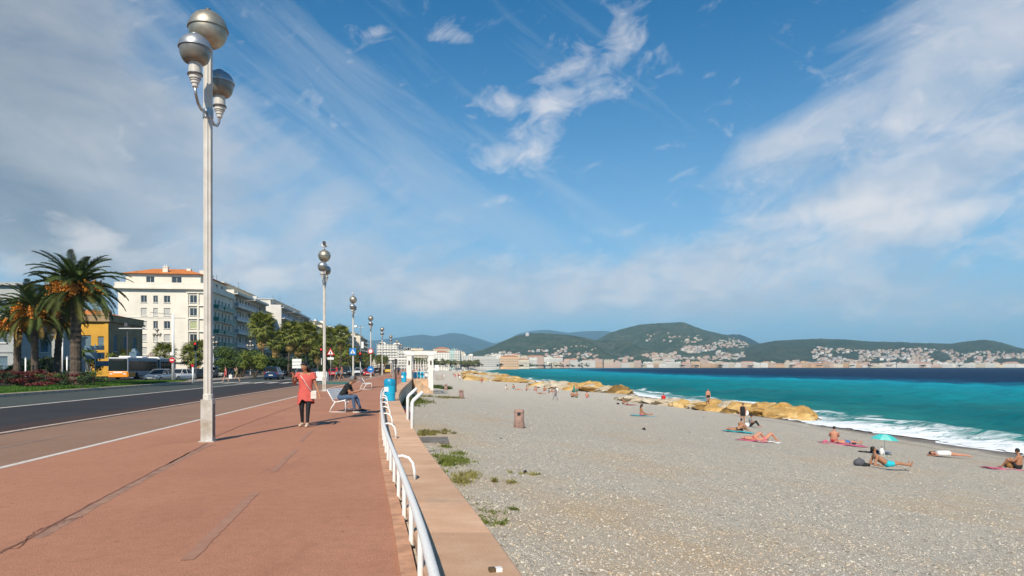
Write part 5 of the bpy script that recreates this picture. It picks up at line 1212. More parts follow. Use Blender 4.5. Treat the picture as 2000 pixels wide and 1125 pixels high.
barrel(1014, 836, 'nearest pink concrete bin standing alone on the open beach')
barrel(901, 778, 'second pink concrete bin further up the beach')
barrel(871, 762, 'farthest pink concrete bin by weeds near the stone platform')
# curved white handrail posts of the beach steps ---------------------------
T = empty('step_handrail', (wallx(17)-.02, 17, 0), 0, 'pair of bent white tube handrails rising from the outer edge of the sea wall', 'handrail')
for y in (16.6, 19.3):
    q = MB(); x = wallx(y)-wallx(17)+.0; q.tube([(x, y-17, -.45), (x, y-17, .72), (x+.03, y-17+.01, .78), (x+.24, y-17+.1, .98)], .045, 10); q.build('handrail_tube', M_whiteM, T, smooth=True)
# concrete slab + drain on the beach
p = beach_pt(843, 862); q = MB(); q.box(-.55, .6, -.9, .9, -.08, .07); o = q.build('concrete_slab', mat('dark_slab', (.19, .17, .15), .9, .25, 2, .01, 9), None, p, (0, 0, .12), bevel=.02); tag(o, 'flat dark concrete slab lying in the weeds beside the wall', 'slab')  # slab concrete in an uneven dark grey-brown
T = empty('cardboard_packet', (G(967, 1116, .1).x, G(967, 1116, .1).y, .1), .25, 'small crushed packet lying on the coping near the camera', 'litter')
q = MB(); q.box(-.045, .002, -.025, .03, 0, .028); q.build('packet_body', mat('brown_card', (.12, .08, .04), .8), T); q = MB(); q.box(.003, .05, -.025, .03, 0, .026); q.build('packet_lid', M_whiteM, T)
# benches -------------------------------------------------------------------
def bench(loc, rz, label, L_=1.7):
    T = empty('park_bench', loc, rz, label, 'bench', 'white metal benches on the promenade')
    for s in (-1, 1):
        y = s*L_/2; q = MB(); q.tube([(.24, y, 0), (.245, y, .36), (.20, y, .42), (-.10, y, .36), (-.20, y, .41), (-.26, y, .52), (-.42, y, .80)], .018, 8); q.build('side_frame', M_whiteM, T, smooth=True)
        q = MB(); q.tube([(-.12, y, .37), (-.26, y, .16), (-.33, y, .0)], .018, 8); q.build('leg', M_whiteM, T, smooth=True)
        q = MB(); q.tube([(.24, y, .02), (-.33, y, .02)], .014, 6); q.build('foot_rail', M_whiteM, T, smooth=True)
    for i in range(6):
        x = .22-i*.072; z = .44-.018*i; q = MB(); q.box(x-.028, x+.028, -L_/2, L_/2, z-.012, z+.012); q.build('seat_slat', M_whiteM, T)
    for i in range(6):
        t = i/5; x = -.235-.17*t; z = .48+.30*t; q = MB(); q.obox((x, 0, z), (.028*-.49, 0, .028*.87), (0, L_/2, 0), (.011, 0, .006)); q.build('back_slat', M_whiteM, T)
bench((-5.98, 24.6, 0), -.06, 'white slatted bench with the man in black sitting on it')
bench((G(722, 759).x, 48.5, 0), .35, 'empty white slatted bench further along the promenade')
# signs ----------------------------------------------------------------------
M_signb = mat('sign_blue', (.02, .19, .52), .4, .05, 3); M_signr = mat('sign_red', (.55, .02, .02), .4, .05, 3); M_signw = mat('sign_white', (.8, .8, .78), .4, .04, 3); M_steel = mat('galvanised_post', (.42, .42, .41), .45, .1, 6, metal=.5)
M_signgb = mat('sign_grey_blue', (.12, .19, .25), .5, .1, 3)
def disc(mb, c, r, y, n=20, mi=0): mb.lathe([(r, -.012), (r, .012)], (0, 0, 0), n, mi); return mb
def face_disc(name, m, parent, x, z, r, y, n=24, rot0=0):
    mb = MB(); vs = [(x+r*math.cos(rot0+2*PI*i/n), y, z+r*math.sin(rot0+2*PI*i/n)) for i in range(n)]; vs += [(a, y+.014, c) for a, b, c in vs]
    mb.add(vs, [tuple(range(n)), tuple(range(2*n-1, n-1, -1))]+[(i, n+i, n+(i+1) % n, (i+1) % n) for i in range(n)]); return mb.build(name, m, parent)
def rectp(name, m, parent, x0, x1, z0, z1, y, th=.02): mb = MB(); mb.box(x0, x1, y, y+th, z0, z1); return mb.build(name, m, parent)
def post(parent, h, r=.04, name='post', m=None): q = MB(); q.tube([(0, 0, -.05), (0, 0, h)], r, 8); return q.build(name, m or M_steel, parent, smooth=True)
# no-entry-style round sign in red triangle cluster behind second lamp
T = empty('road_sign', C(-10.2, 72.5)+Vector((0.0, 0, 0)), 0, 'red bordered warning triangle above a white plate right of second lamp', 'road sign'); T.location = (P(646, 0, 74).x, 74, 0)
post(T, 3.6); face_disc('warning_triangle', M_signr, T, 0, 3.1, .52, -.08, 3, PI/2); face_disc('sign_centre', M_signw, T, 0, 3.1, .33, -.11, 3, PI/2); rectp('sign_symbol', M_black, T, -.05, .05, 3.0, 3.24, -.125, .012); rectp('sign_plate', M_signw, T, -.34, .34, 2.35, 2.6, -.07)
# blue pedestrian sign on lamp 3
T = empty('pedestrian_sign', (-17.1+.0, 73.5-.13, 0), 0, 'square blue pedestrian crossing sign fixed to third lamp', 'road sign')
rectp('sign_face', M_signb, T, -.36, .36, 2.85, 3.57, -.04); face_disc('sign_triangle', M_signw, T, 0, 3.16, .31, -.06, 3, PI/2); q = MB(); q.box(-.03, .03, -.085, -.065, 3.08, 3.28); q.obox((-.05, -.075, 3.04), (.02, 0, .05), (0, .008, 0), (.015, 0, -.006)); q.obox((.05, -.075, 3.04), (.02, 0, -.05), (0, .008, 0), (.015, 0, .006)); q.build('pedestrian_symbol', M_black, T)
q = MB(); q.tube([(0, .14, 3.2), (0, -.02, 3.2)], .11, 10); q.build('clamp', M_dgrey, T)
T = empty('round_sign_pair', (-21.1, 102-.13, 0), 0, 'round red ringed sign and round blue arrow sign on fourth lamp', 'road sign')
face_disc('red_ring', M_signr, T, 0, 3.9, .42, -.04); face_disc('white_centre', M_signw, T, 0, 3.9, .28, -.06); face_disc('blue_disc', M_signb, T, 0, 1.2, .48, -.04)
q = MB(); q.add([(-.28, -.05, 1.16), (-.0, -.05, 1.16), (0, -.05, 1.05), (.25, -.05, 1.2), (0, -.05, 1.35), (0, -.05, 1.24), (-.28, -.05, 1.24)], [(0, 1, 2, 3, 4, 5, 6)]); q.build('white_arrow', M_signw, T); q = MB(); q.tube([(0, .14, 3.9), (0, -.02, 3.9)], .1, 8); q.tube([(0, .14, 1.2), (0, -.02, 1.2)], .1, 8); q.build('clamp', M_dgrey, T)
def traffic_light(px, D, hz, label, red=True, col_h=None):
    T = empty('traffic_light', (P(px, 0, D).x, D, -.05), 0, label, 'traffic light'); post(T, hz-.4, .06)
    q = MB(); q.box(-.2, .2, -.16, .1, hz-.45, hz+.55); q.build('housing', M_dark, T, bevel=.03)
    for i, (nm, c, e) in enumerate((('red_light', (.7, .02, .02), 1.6), ('amber_light', (.12, .07, .01), 0), ('green_light', (.01, .07, .03), 0))):
        q = MB(); n = 12; q.add([(.105*math.cos(2*PI*k/n), -.175, hz+.36-i*.32+.105*math.sin(2*PI*k/n)) for k in range(n)], [tuple(range(n))]); q.build(nm, mat(nm, c, .4, .05, 5, emit=((1, .03, .02), e) if e else None), T)
        q = MB(); q.tube([(0, -.17, hz+.36-i*.32), (0, -.32, hz+.36-i*.32)], .125, 10, False); q.build('hood', M_dark, T)
    return T
traffic_light(628, 80, 3.3, 'red traffic light left of the second lamp')
T = traffic_light(704, 84, 2.9, 'red traffic light on tall camera mast right of third lamp')
q = MB(); q.tube([(0, .05, 2.4), (0, .05, 6.7)], .05, 8); q.tube([(-.5, .05, 6.45), (.45, .05, 6.45)], .03, 6); q.build('mast', M_steel, T); q = MB(); q.box(-.75, -.4, -.15, .25, 6.5, 6.72); q.build('camera_housing', M_signw, T); q = MB(); q.box(.12, .4, -.1, .0, 3.9, 4.7); q.build('box', M_signw, T)
T = traffic_light(392, 78, 3.9, 'red traffic light just left of nearest lamp pole'); T.location.x = P(374, 0, 78).x+.5
# white direction boards
T = empty('direction_sign', (P(580, 0, 92).x, 92, -.05), .0, 'three white direction boards on a post behind the woman in coral dress', 'road sign'); post(T, 2.9)
for i in range(3): rectp('board', M_signw, T, -.62, .62, 1.4+i*.44+.02, 1.4+i*.44+.4, -.08)
# tall mast with no-entry sign
T = empty('tram_mast', (P(338, 0, 74).x, 74, -.05), 0, 'tall white mast with red no entry sign in front of corner building', 'mast'); q = MB(); q.tube([(0, 0, 0), (0, 0, 7.4)], [.16, .11], 10); q.build('pole', M_signw, T, smooth=True)
face_disc('sign_face', M_signr, T, -.02, 2.35, .30, -.22); rectp('sign_bar', M_signw, T, -.20, .16, 2.28, 2.42, -.235, .012); rectp('mast_box', M_signw, T, -.2, .2, 2.85, 3.2, -.3, .2)
q = MB(); q.tube([(0, 0, 7.3), (-3.0, 1, 7.6)], .02, 5); q.build('wire', M_dark, T)
T = empty('no_entry_sign', (P(394, 0, 70).x-.9, 70, -.05), 0, 'small white bollard post with red round sign at road edge', 'road sign'); post(T, 1.75, .1, 'post', M_signw); face_disc('sign_face', M_signr, T, 0, 1.75, .15, -.12)
# floodlight column with wide white head
T = empty('floodlight_column', (P(249, 0, 96).x, 96, -.05), 0, 'dark column with wide flat white lamp head in front of yellow villa', 'street lamp'); q = MB(); q.tube([(0, 0, 0), (0, 0, 7.8)], .09, 8); q.tube([(-.5, 0, 7.1), (.5, 0, 7.1)], .05, 6); q.build('pole', M_dgrey, T); q = MB(); q.box(-1.0, 2.3, -.4, .3, 6.95, 7.05); q.build('lamp_head', M_signw, T); q = MB(); q.box(-.35, .1, -.2, .2, 7.3, 7.8); q.build('control_box', M_dgrey, T)
T = empty('advertising_column', (P(263, 0, 99).x, 99, -.05), -.2, 'grey blue information column rising behind the bus', 'column'); q = MB(); q.box(-.6, .6, -.4, .4, 0, 3.7); q.build('body', M_signgb, T, bevel=.05); q = MB(); q.box(-.55, .55, -.42, -.405, 2.2, 3.0); q.build('poster', M_signw, T); q = MB(); q.lathe([(.5, 3.7), (.35, 4.2), (.0, 4.3)], n=10); q.build('cap', M_signgb, T)
T = empty('direction_gantry', (P(186, 0, 80).x, 80, -.05), 0, 'grey blue direction boards facing away beside the tallest palm', 'road sign'); post(T, 4.3, .07)
for (x0, x1, z0, z1) in ((-1.2, 1.1, 3.6, 4.1), (-1.1, 1.15, 2.55, 3.3), (.2, 1.7, 1.7, 2.3)): rectp('board', M_signgb, T, x0, x1, z0, z1, -.1)
for i, (px, D, h, r_) in enumerate([(122, 70, 5.0, .07), (131, 72, 2.6, .08), (50, 58, 2.3, .06)]):
    T = empty('white_post', (P(px, 0, D).x, D, 0), 0, ['tall thin white pole left of the tallest palm trunk', 'short thick white post beside the tall thin pole', 'short white post under the far left palms'][i], 'post'); post(T, h, r_, 'post', M_signw); q = MB(); q.lathe([(r_+.01, h), (r_+.03, h+.03), (0, h+.08)], n=8); q.build('cap', M_signw, T)
# globe cluster lamps of the far pavement
for i, (px, D, yt) in enumerate([(307, 128, 641), (417, 120, 656), (489, 140, 664), (597, 190, 680)]):
    h = EYE+(HY-yt)/F*D; T = empty('cluster_lamp', (P(px, 0, D).x, D, -.05), 0, ['cluster globe lamp in front of white corner building', 'cluster globe lamp just right of the nearest lamp pole', 'cluster globe lamp above the dark pine shrub', 'distant cluster globe lamp among fan palms'][i], 'street lamp', 'globe cluster lamps beyond the road')
    q = MB(); q.tube([(0, 0, 0), (0, 0, h-.4)], [.1, .06], 8); q.build('pole', M_lamp, T)
    for (dx, dz, r_) in ((0, -.3, .33), (-.55, -1.1, .3), (.55, -1.1, .3), (0, -1.2, .28)):
        q = MB(); q.ell((dx, 0, h+dz), (r_, r_, r_*.9), 10, 7); q.lathe([(r_*.3, 0), (r_*.35, .3)], (dx, 0, h+dz-r_-.2), 8); q.build('globe', M_globe, T, smooth=True)
        if dx: q = MB(); q.tube([(0, 0, h-1.9), (dx*.8, 0, h-1.8), (dx, 0, h+dz-r_)], .03, 5); q.build('arm', M_lamp, T)
# planter boxes by the second lamp
T = empty('planter_box', (P(630, 0, 76).x, 76, 0), 0, 'white slatted planter box with dark plant behind the second lamp', 'planter')
for i in range(6): q = MB(); q.box(-.6+i*.2, -.45+i*.2, -.4, -.37, .03, 1.05); q.build('slat', M_signw, T)
q = MB(); q.box(-.6, .58, -.36, .4, 0, .98); q.build('box', M_signw, T); lq, lf = leafcloud([(0, 0, 1.35, .55, .35, .5)], 700, .09, 5); ob('plant', npmesh('plant', lq, lf, M_leafD), T)
# black post and shelter by the pergola
T = empty('black_post', (P(773, 0, 40).x, 40, 0), 0, 'thin black post on the promenade behind the nearest blue bin', 'post'); post(T, 2.0, .045, 'post', M_dark); q = MB(); q.box(-.07, .07, -.05, .05, 1.75, 2.05); q.build('head', M_dark, T)
T = empty('shelter', (P(781, 0, 92).x, 92, 0), ROWANG, 'small open shelter with flat pale roof left of pergola', 'shelter')
for sx in (-.9, .9):
    for sy in (-1.5, 1.5): q = MB(); q.tube([(sx, sy, 0), (sx, sy, 2.5)], .06, 6); q.build('post', M_steel, T)
q = MB(); q.box(-1.4, 1.4, -2, 2, 2.5, 2.68); q.build('roof', M_signw, T, bevel=.03); 
# ------------------------------------------------------------------ pergola / bathing platform
M_perg = mat('pergola_white', (.78, .76, .70), .6, .1, 2, .004, 12)
M_peach = mat('peach_stone', (.62, .42, .27), .85, .2, 1.5, .01, 6)
bx, by = wallx(86), 86.0
T = empty('white_pergola', (bx, by, .1), ROWANG, 'white square pillared pergola over the steps to bathing platform', 'pergola')
pxL, pxR = P(799, 0, 86).x-bx, P(841, 0, 86).x-bx
for (x, y, z) in ((pxL, 0, 0), (pxR, 0, -1.7), (pxL, 9, 0), (pxR, 9, -1.7)):
    q = MB(); q.box(x-.32, x+.32, y-.32, y+.32, z, 2.9); q.build('pillar', M_perg, T, bevel=.02)
    q = MB(); q.box(x-.4, x+.4, y-.4, y+.4, 2.9, 3.08); q.build('capital', M_perg, T)
    if y == 0: q = MB(); q.box(x-.09, x+.09, -.42, -.325, 1.75, 2.25); q.build('wall_lantern', M_dark, T)
q = MB(); q.box(pxL-.6, pxR+.6, -.25, .25, 3.081, 3.3); q.box(pxL-.6, pxR+.6, 8.75, 9.25, 3.081, 3.3); q.build('front_beam', M_perg, T)
for i in range(12): y = -.1+i*.82; q = MB(); q.box(pxL-.75, pxR+.75, y-.05, y+.05, 3.301, 3.44); q.build('rafter', M_perg, T)
q = MB(); q.box(pxL-.06, pxL+.06, .26, 8.74, 3.081, 3.28); q.box(pxR-.06, pxR+.06, .26, 8.74, 3.081, 3.28); q.build('side_beam', M_perg, T)
q = MB(); q.box(pxR+.5, pxR+1.0, -.5, .0, 1.0, 1.7); q.build('sign_box', M_signw, T)
T = empty('bathing_platform', (bx, by, 0), ROWANG, 'peach stone stair platform under the white pergola', 'platform')
q = MB(); q.box(.06, pxR-.35, .4, 9, -2.6, .02); q.build('platform_body', M_peach, T)
for i in range(5): q = MB(); q.box(.3+i*.45, .8+i*.45, -.5-.001*i, .39, -2.4, -.1-i*.32); q.build('step', M_peach, T)
for i in range(7): q = MB(); x = .2+i*.42; q.tube([(x, .7, .0), (x, .7, 1.0)], .025, 6); q.build('rail_post', M_whiteM, T)
q = MB(); q.tube([(.2, .7, 1.0), (2.8, .7, 1.0)], .03, 6); q.build('hand_rail', M_whiteM, T)
for i, (px, D) in enumerate(((811, 89), (824, 91), (833, 90), (819, 95))):
    o = MB().box(-.28, .28, -.25, .25, 0, .75).build('blue_crate', M_blue if i != 2 else M_signw, None, (P(px, 0, D).x, D, .12+.0), (0, 0, .2*i), bevel=.04); tag(o, ['blue padded box on bathing platform by the left pillar', 'blue box in the middle of the bathing platform', 'white box near the right pillar of the pergola', 'blue box at the back of the bathing platform'][i], 'box')
for i in range(9):
    x = P(806+i*3.4, 0, 105).x; T = empty('parasol_pole', (x, 105+i*1.1, -1.4), 0, 'bare thin parasol pole on the private beach beyond pergola', 'pole', 'bare parasol poles beyond the pergola'); q = MB(); q.tube([(0, 0, 0), (0, 0, 4.0)], .04, 5); q.build('pole', M_steel, T); q = MB(); q.tube([(0, 0, 2.4), (0, 0, 4.1)], [.1, .03], 5); q.build('furled_cloth', M_signw, T)
# small wooden deck racks right of pergola and white fence beyond
T = empty('beach_rack', beach_pt(858, 742), .1, 'low wooden rack of stacked loungers right of the pergola', 'rack')
for i in range(4): q = MB(); q.box(-1.0, 1.1, -.8, .8, .15+i*.38, .24+i*.38); q.build('shelf', mat('weathered_wood', (.34, .24, .18), .85, .2, 3), T)
for sx in (-1, 1.05): q = MB(); q.box(sx-.05, sx+.05, -.8, .8, -.2, 1.6); q.build('rack_side', M_conc, T)
for i in range(5):
    p = beach_pt(872+i*13, 724); T = empty('beach_fence', p, 0, 'low white beach fence panel on far beach', 'fence', 'white fence panels on the far beach'); 
    for k_ in range(7): q = MB(); q.box(-2.2+k_*.7, -2.05+k_*.7, -.04, .04, -.2, 1.5); q.build('fence_post', M_signw, T)
    q = MB(); q.box(-2.4, 2.4, -.06, -.041, .9, 1.1); q.box(-2.4, 2.4, -.06, -.041, .4, .55); q.build('rail', M_signw, T)
# ================================================================== VEHICLES
M_tyre = mat('tyre_rubber', (.02, .02, .02), .85, .1, 10); M_rim = mat('alloy_rim', (.45, .45, .46), .3, .1, 8, metal=.8); M_cg = mat('car_glass', (.02, .025, .03), .12, .1, 2, spec=.35)
M_hl = mat('headlight_glass', (.7, .7, .68), .15, .05, 5); M_tl = mat('tail_light_red', (.35, .01, .01), .25, .05, 5); M_plate = mat('number_plate', (.7, .7, .66), .5, .05, 5)
def car(loc, rz, label, paint, suv=False, group=None, van=False, small=False):
    T = empty('parked_car' if group and 'parked' in group else 'car', loc, rz, label, 'van' if van else 'car', group)
    L_, W, Hh = (4.6, 1.84, 1.68) if suv else ((5.2, 1.95, 2.2) if van else (4.2, 1.74, 1.46))
    # front is +y. lower body loft: sections along y with half width, sill z, shoulder z, roundness
    secs = [(-.5, .80, .34, .86), (-.47, .95, .24, .93), (-.36, 1, .2, .97), (-.1, 1, .2, .96), (.2, 1, .2, .94), (.36, .98, .2, .84), (.45, .92, .22, .74), (.5, .76, .3, .62)]
    def ring(y, hw, z0, z1, k=.9): h = z1-z0; return [(-hw*.9, y, z0), (-hw, y, z0+h*.25), (-hw, y, z0+h*.6), (-hw*.96, y, z0+h*.85), (-hw*.86, y, z1), (-hw*.4, y, z1+.03), (hw*.4, y, z1+.03), (hw*.86, y, z1), (hw*.96, y, z0+h*.85), (hw, y, z0+h*.6), (hw, y, z0+h*.25), (hw*.9, y, z0)]
    s_ = Hh/1.46 if not van else 1.2; q = MB(); vs = []
    for (t, w, z0, z1) in secs: vs += ring(t*L_, w*W/2, z0, (z1-.0)*(s_ if not van else 1.15)*.93)
    n = 12; k = len(secs); q.add(vs, [(i*n+j, (i+1)*n+j, (i+1)*n+(j+1) % n, i*n+(j+1) % n) for i in range(k-1) for j in range(n)]+[tuple(range(n)), tuple((k-1)*n+j for j in range(n))[::-1]])
    q.build('body', paint, T, smooth=True, auto=35)
    # cabin: glass loft with painted roof
    zs = .90*s_ if not van else 1.0; y0, y1 = (-.46, .20) if suv else ((-.49, .30) if van else (-.40, .20)); yt0, yt1 = (-.445, .06) if suv else ((-.48, .18) if van else (-.26, .05))
    hw = W/2*.90; hwt = W/2*.72; q = MB(); q.add([(-hw, y0*L_, zs-.06), (hw, y0*L_, zs-.06), (hw, y1*L_, zs-.10), (-hw, y1*L_, zs-.10), (-hwt, yt0*L_, Hh-.05), (hwt, yt0*L_, Hh-.05), (hwt, yt1*L_, Hh-.05), (-hwt, yt1*L_, Hh-.05)], [(0, 1, 5, 4), (1, 2, 6, 5), (2, 3, 7, 6), (3, 0, 4, 7)]); q.build('window', M_cg, T)
    q = MB(); q.add([(-hwt-.02, yt0*L_-.06, Hh-.06), (hwt+.02, yt0*L_-.06, Hh-.06), (hwt+.02, yt1*L_+.06, Hh-.06), (-hwt-.02, yt1*L_+.06, Hh-.06), (-hwt*.85, yt0*L_+.1, Hh), (hwt*.85, yt0*L_+.1, Hh), (hwt*.85, yt1*L_-.1, Hh), (-hwt*.85, yt1*L_-.1, Hh)], [(4, 5, 6, 7), (0, 1, 5, 4), (1, 2, 6, 5), (2, 3, 7, 6), (3, 0, 4, 7)])
    for s in (-1, 1):
        for (a, b) in (((y0, zs-.06), (yt0, Hh-.05)), ((y1, zs-.1), (yt1, Hh-.05)), (((y0+y1)/2-.02, zs-.07), ((yt0+yt1)/2, Hh-.05))):
            q.tube([(s*hw, a[0]*L_, a[1]), (s*hwt, b[0]*L_, b[1])], .035, 4, False)
    q.build('roof', paint, T, smooth=True, auto=30)
    r_ = .34 if suv or van else .30
    for s in (-1, 1):
        for yy_ in (-.31*L_, .32*L_):
            q = MB(); q.tube([(s*(W/2-.2), yy_, r_), (s*(W/2+.015), yy_, r_)], r_, 16); w = q.build('wheel', M_tyre, T); q = MB(); q.tube([(s*(W/2+.016), yy_, r_), (s*(W/2+.03), yy_, r_)], r_*.62, 12); q.build('rim', M_rim, w)
        q = MB(); q.ell((s*W*.36, .475*L_, .66*s_), (.18, .09, .08), 8, 5); q.build('headlight', M_hl, T); q = MB(); q.box(s*W*.40-.08, s*W*.40+.08, -.497*L_, -.462*L_, .66*s_, .86*s_); q.build('tail_light', M_tl, T)
        q = MB(); q.ell((s*(W/2+.08), .16*L_, zs+.04), (.09, .05, .07), 6, 5); q.build('mirror', paint, T)
    q = MB(); q.box(-.26, .26, .498*L_, .505*L_, .42, .53); q.box(-.26, .26, -.506*L_, -.496*L_, .55, .66); q.build('number_plate', M_plate, T)
    q = MB(); q.box(-.5, .5, .49*L_, .502*L_, .28, .40); q.build('grille', M_dark, T); q = MB(); q.box(-W/2+.1, W/2-.1, -.42*L_, .42*L_, .14, .22); q.build('underbody', M_dark, T)
    return T
def paint(name, c, metal=.3): return mat('paint_'+name, c, .3, .04, 2, metal=metal, spec=.5, coat=.6)
P_silver, P_whitec, P_darkc, P_bluec, P_redc, P_greyc = paint('silver', (.45, .45, .44), .5), paint('white', (.72, .72, .7), 0), paint('black', (.03, .032, .038)), paint('navy', (.02, .05, .13)), paint('red', (.5, .02, .02), 0), paint('grey', (.2, .21, .22))
az_road = ROWANG
car((P(312, 0, 77).x, 77, -.12), PI+ROWANG-.15, 'silver hatchback facing the camera in front of the bus', P_silver)
car((P(350, 0, 83).x, 83, -.12), PI+ROWANG-.3, 'white hatchback queueing behind the silver one', P_whitec)
car((P(381, 0, 90).x, 90, -.12), PI+ROWANG-.2, 'black car queueing left of nearest lamp pole', P_darkc)
car((P(406, 0, 98).x, 98, -.12), PI+ROWANG, 'dark grey car hidden partly by nearest lamp pole', P_greyc, True)
car((P(432, 0, 104).x, 104, -.12), PI+ROWANG, 'white car between nearest lamp pole and the pine shrub', P_silver)
car((P(531, 0, 90).x, 91, -.12), ROWANG+.0, 'dark blue estate car driving away in the far lane', P_bluec, True)
for (px, D, pc, lb, sv) in [(653, 118, P_redc, 'red car behind the walkers near second lamp', 0), (720, 120, P_redc, 'red car left of the fourth lamp', 0), (676, 135, P_darkc, 'black car between second and third lamp', 1), (612, 125, P_darkc, 'dark car parked under the fan palms left of second lamp', 0), (590, 118, P_greyc, 'grey car parked under fan palms behind direction boards', 0), (700, 150, P_whitec, 'white car beside the camera mast', 0), (737, 190, P_darkc, 'small dark car far down the road', 0), (690, 170, P_darkc, 'dark car in the distance left of the third lamp', 1), (662, 150, P_greyc, 'grey car in the distance under the palms', 0)]:
    car((P(px, 0, D).x, D, -.12 if px != 720 else -.12), ROWANG+(.0 if px % 2 else PI), lb, pc, bool(sv))
T = car((P(759, 0, 168).x, 168, 0), ROWANG, 'yellow and white service van at the far end of promenade', paint('yellow', (.7, .42, .04), 0), van=True)
def bus():
    T = empty('city_bus', (-50.6, 90, -.12), PI+ROWANG, 'articulated grey city bus with orange front waiting beyond the parked cars', 'bus'); Hh = 2.95; W = 2.5
    M_bg = mat('bus_grey', (.36, .39, .42), .4, .1, 1, spec=.5); M_bo = mat('bus_orange', (.85, .30, .02), .35, .05, 2, spec=.5); M_bd = mat('bus_dark_glass', (.015, .022, .02), .12, .1, 1, spec=.25); M_tan = mat('bus_skirt', (.30, .2, .18), .6, .1, 2)
    # local front = +y at y 0, body to -y ; side facing the camera is local -x
    def shell(y0, y1, nm):
        q = MB(); q.box(0, W, y0, y1, .32, Hh); q.build(nm, M_bg, T, bevel=.12)
        q = MB(); 
        q.build if 0 else None
        nW = int((y1-y0)/1.5)
        for i in range(nW):
            a = y0+.3+i*(y1-y0-.5)/nW
            for xs in ((-.012, .004), (W-.004, W+.012)): q = MB(); q.box(xs[0], xs[1], a, a+(y1-y0-.5)/nW-.06, 1.12, 2.45); q.build('side_window', M_bd, T)
        q = MB(); q.box(-.01, .003, y0+.1, y1-.1, .34, .62); q.build('skirt', M_tan, T)
    shell(-10.3, -.0, 'front_section'); shell(-17.6, -11.2, 'rear_section')
    q = MB(); q.box(.1, W-.1, -11.19, -10.31, .4, Hh-.12); q.build('bellows', M_dark, T)
    q = MB(); q.box(.12, W-.12, .001, .04, 1.15, 2.75); q.build('windscreen', M_bd, T)
    q = MB(); q.box(.04, W-.04, -.6, .07, .32, 1.1); q.build('front_bumper', M_bo, T, bevel=.06); q = MB(); q.box(-.03, .035, -2.2, -.02, .4, .95); q.build('side_flash', M_bo, T)
    for x in (.25, W-.6): q = MB(); q.box(x, x+.35, .071, .09, .68, .86); q.build('headlight', M_hl, T)
    q = MB(); q.box(.7, 1.8, .072, .088, .86, 1.02); q.build('logo_strip', M_signw, T)
    q = MB(); q.box(.5, W-.5, .041, .06, 2.5, 2.72); q.build('destination_display', M_dark, T)
    for y in (-2.7, -9.2, -15.5):
        for x0, x1 in ((-.03, .25), (W-.25, W+.03)): q = MB(); q.tube([(x0, y, .48), (x1, y, .48)], .48, 16); q.build('wheel', M_tyre, T)
    for y in (-3, -7, -13): q = MB(); q.box(.5, 2, y-1, y+1, Hh, Hh+.2); q.build('roof_unit', M_signw, T, bevel=.05)
bus()
# parked scooters under the palms
for i, px in enumerate((560, 568, 577, 586, 598)):
    D = 108; T = empty('scooter', (P(px, 0, D).x, D, -.05), 1.2+.2*i, 'dark scooter parked in the row under the fan palms', 'scooter', 'scooters parked under the fan palms')
    for y in (-.6, .6): q = MB(); q.tube([(-.06, y, .27), (.06, y, .27)], .27, 12); q.build('wheel', M_tyre, T)
    q = MB(); q.tube([(0, -.7, .6), (0, -.2, .7), (0, .15, .35), (0, .45, .4), (0, .5, .85)], [.12, .2, .14, .12, .06], 8); q.build('body', [P_darkc, P_redc, P_greyc][i % 3], T, smooth=True)
    q = MB(); q.box(-.14, .14, -.7, -.05, .76, .86); q.build('seat', M_black, T); q = MB(); q.tube([(-.32, .42, 1.02), (0, .5, .98), (.32, .42, 1.02)], .02, 6); q.build('handlebar', M_dark, T)
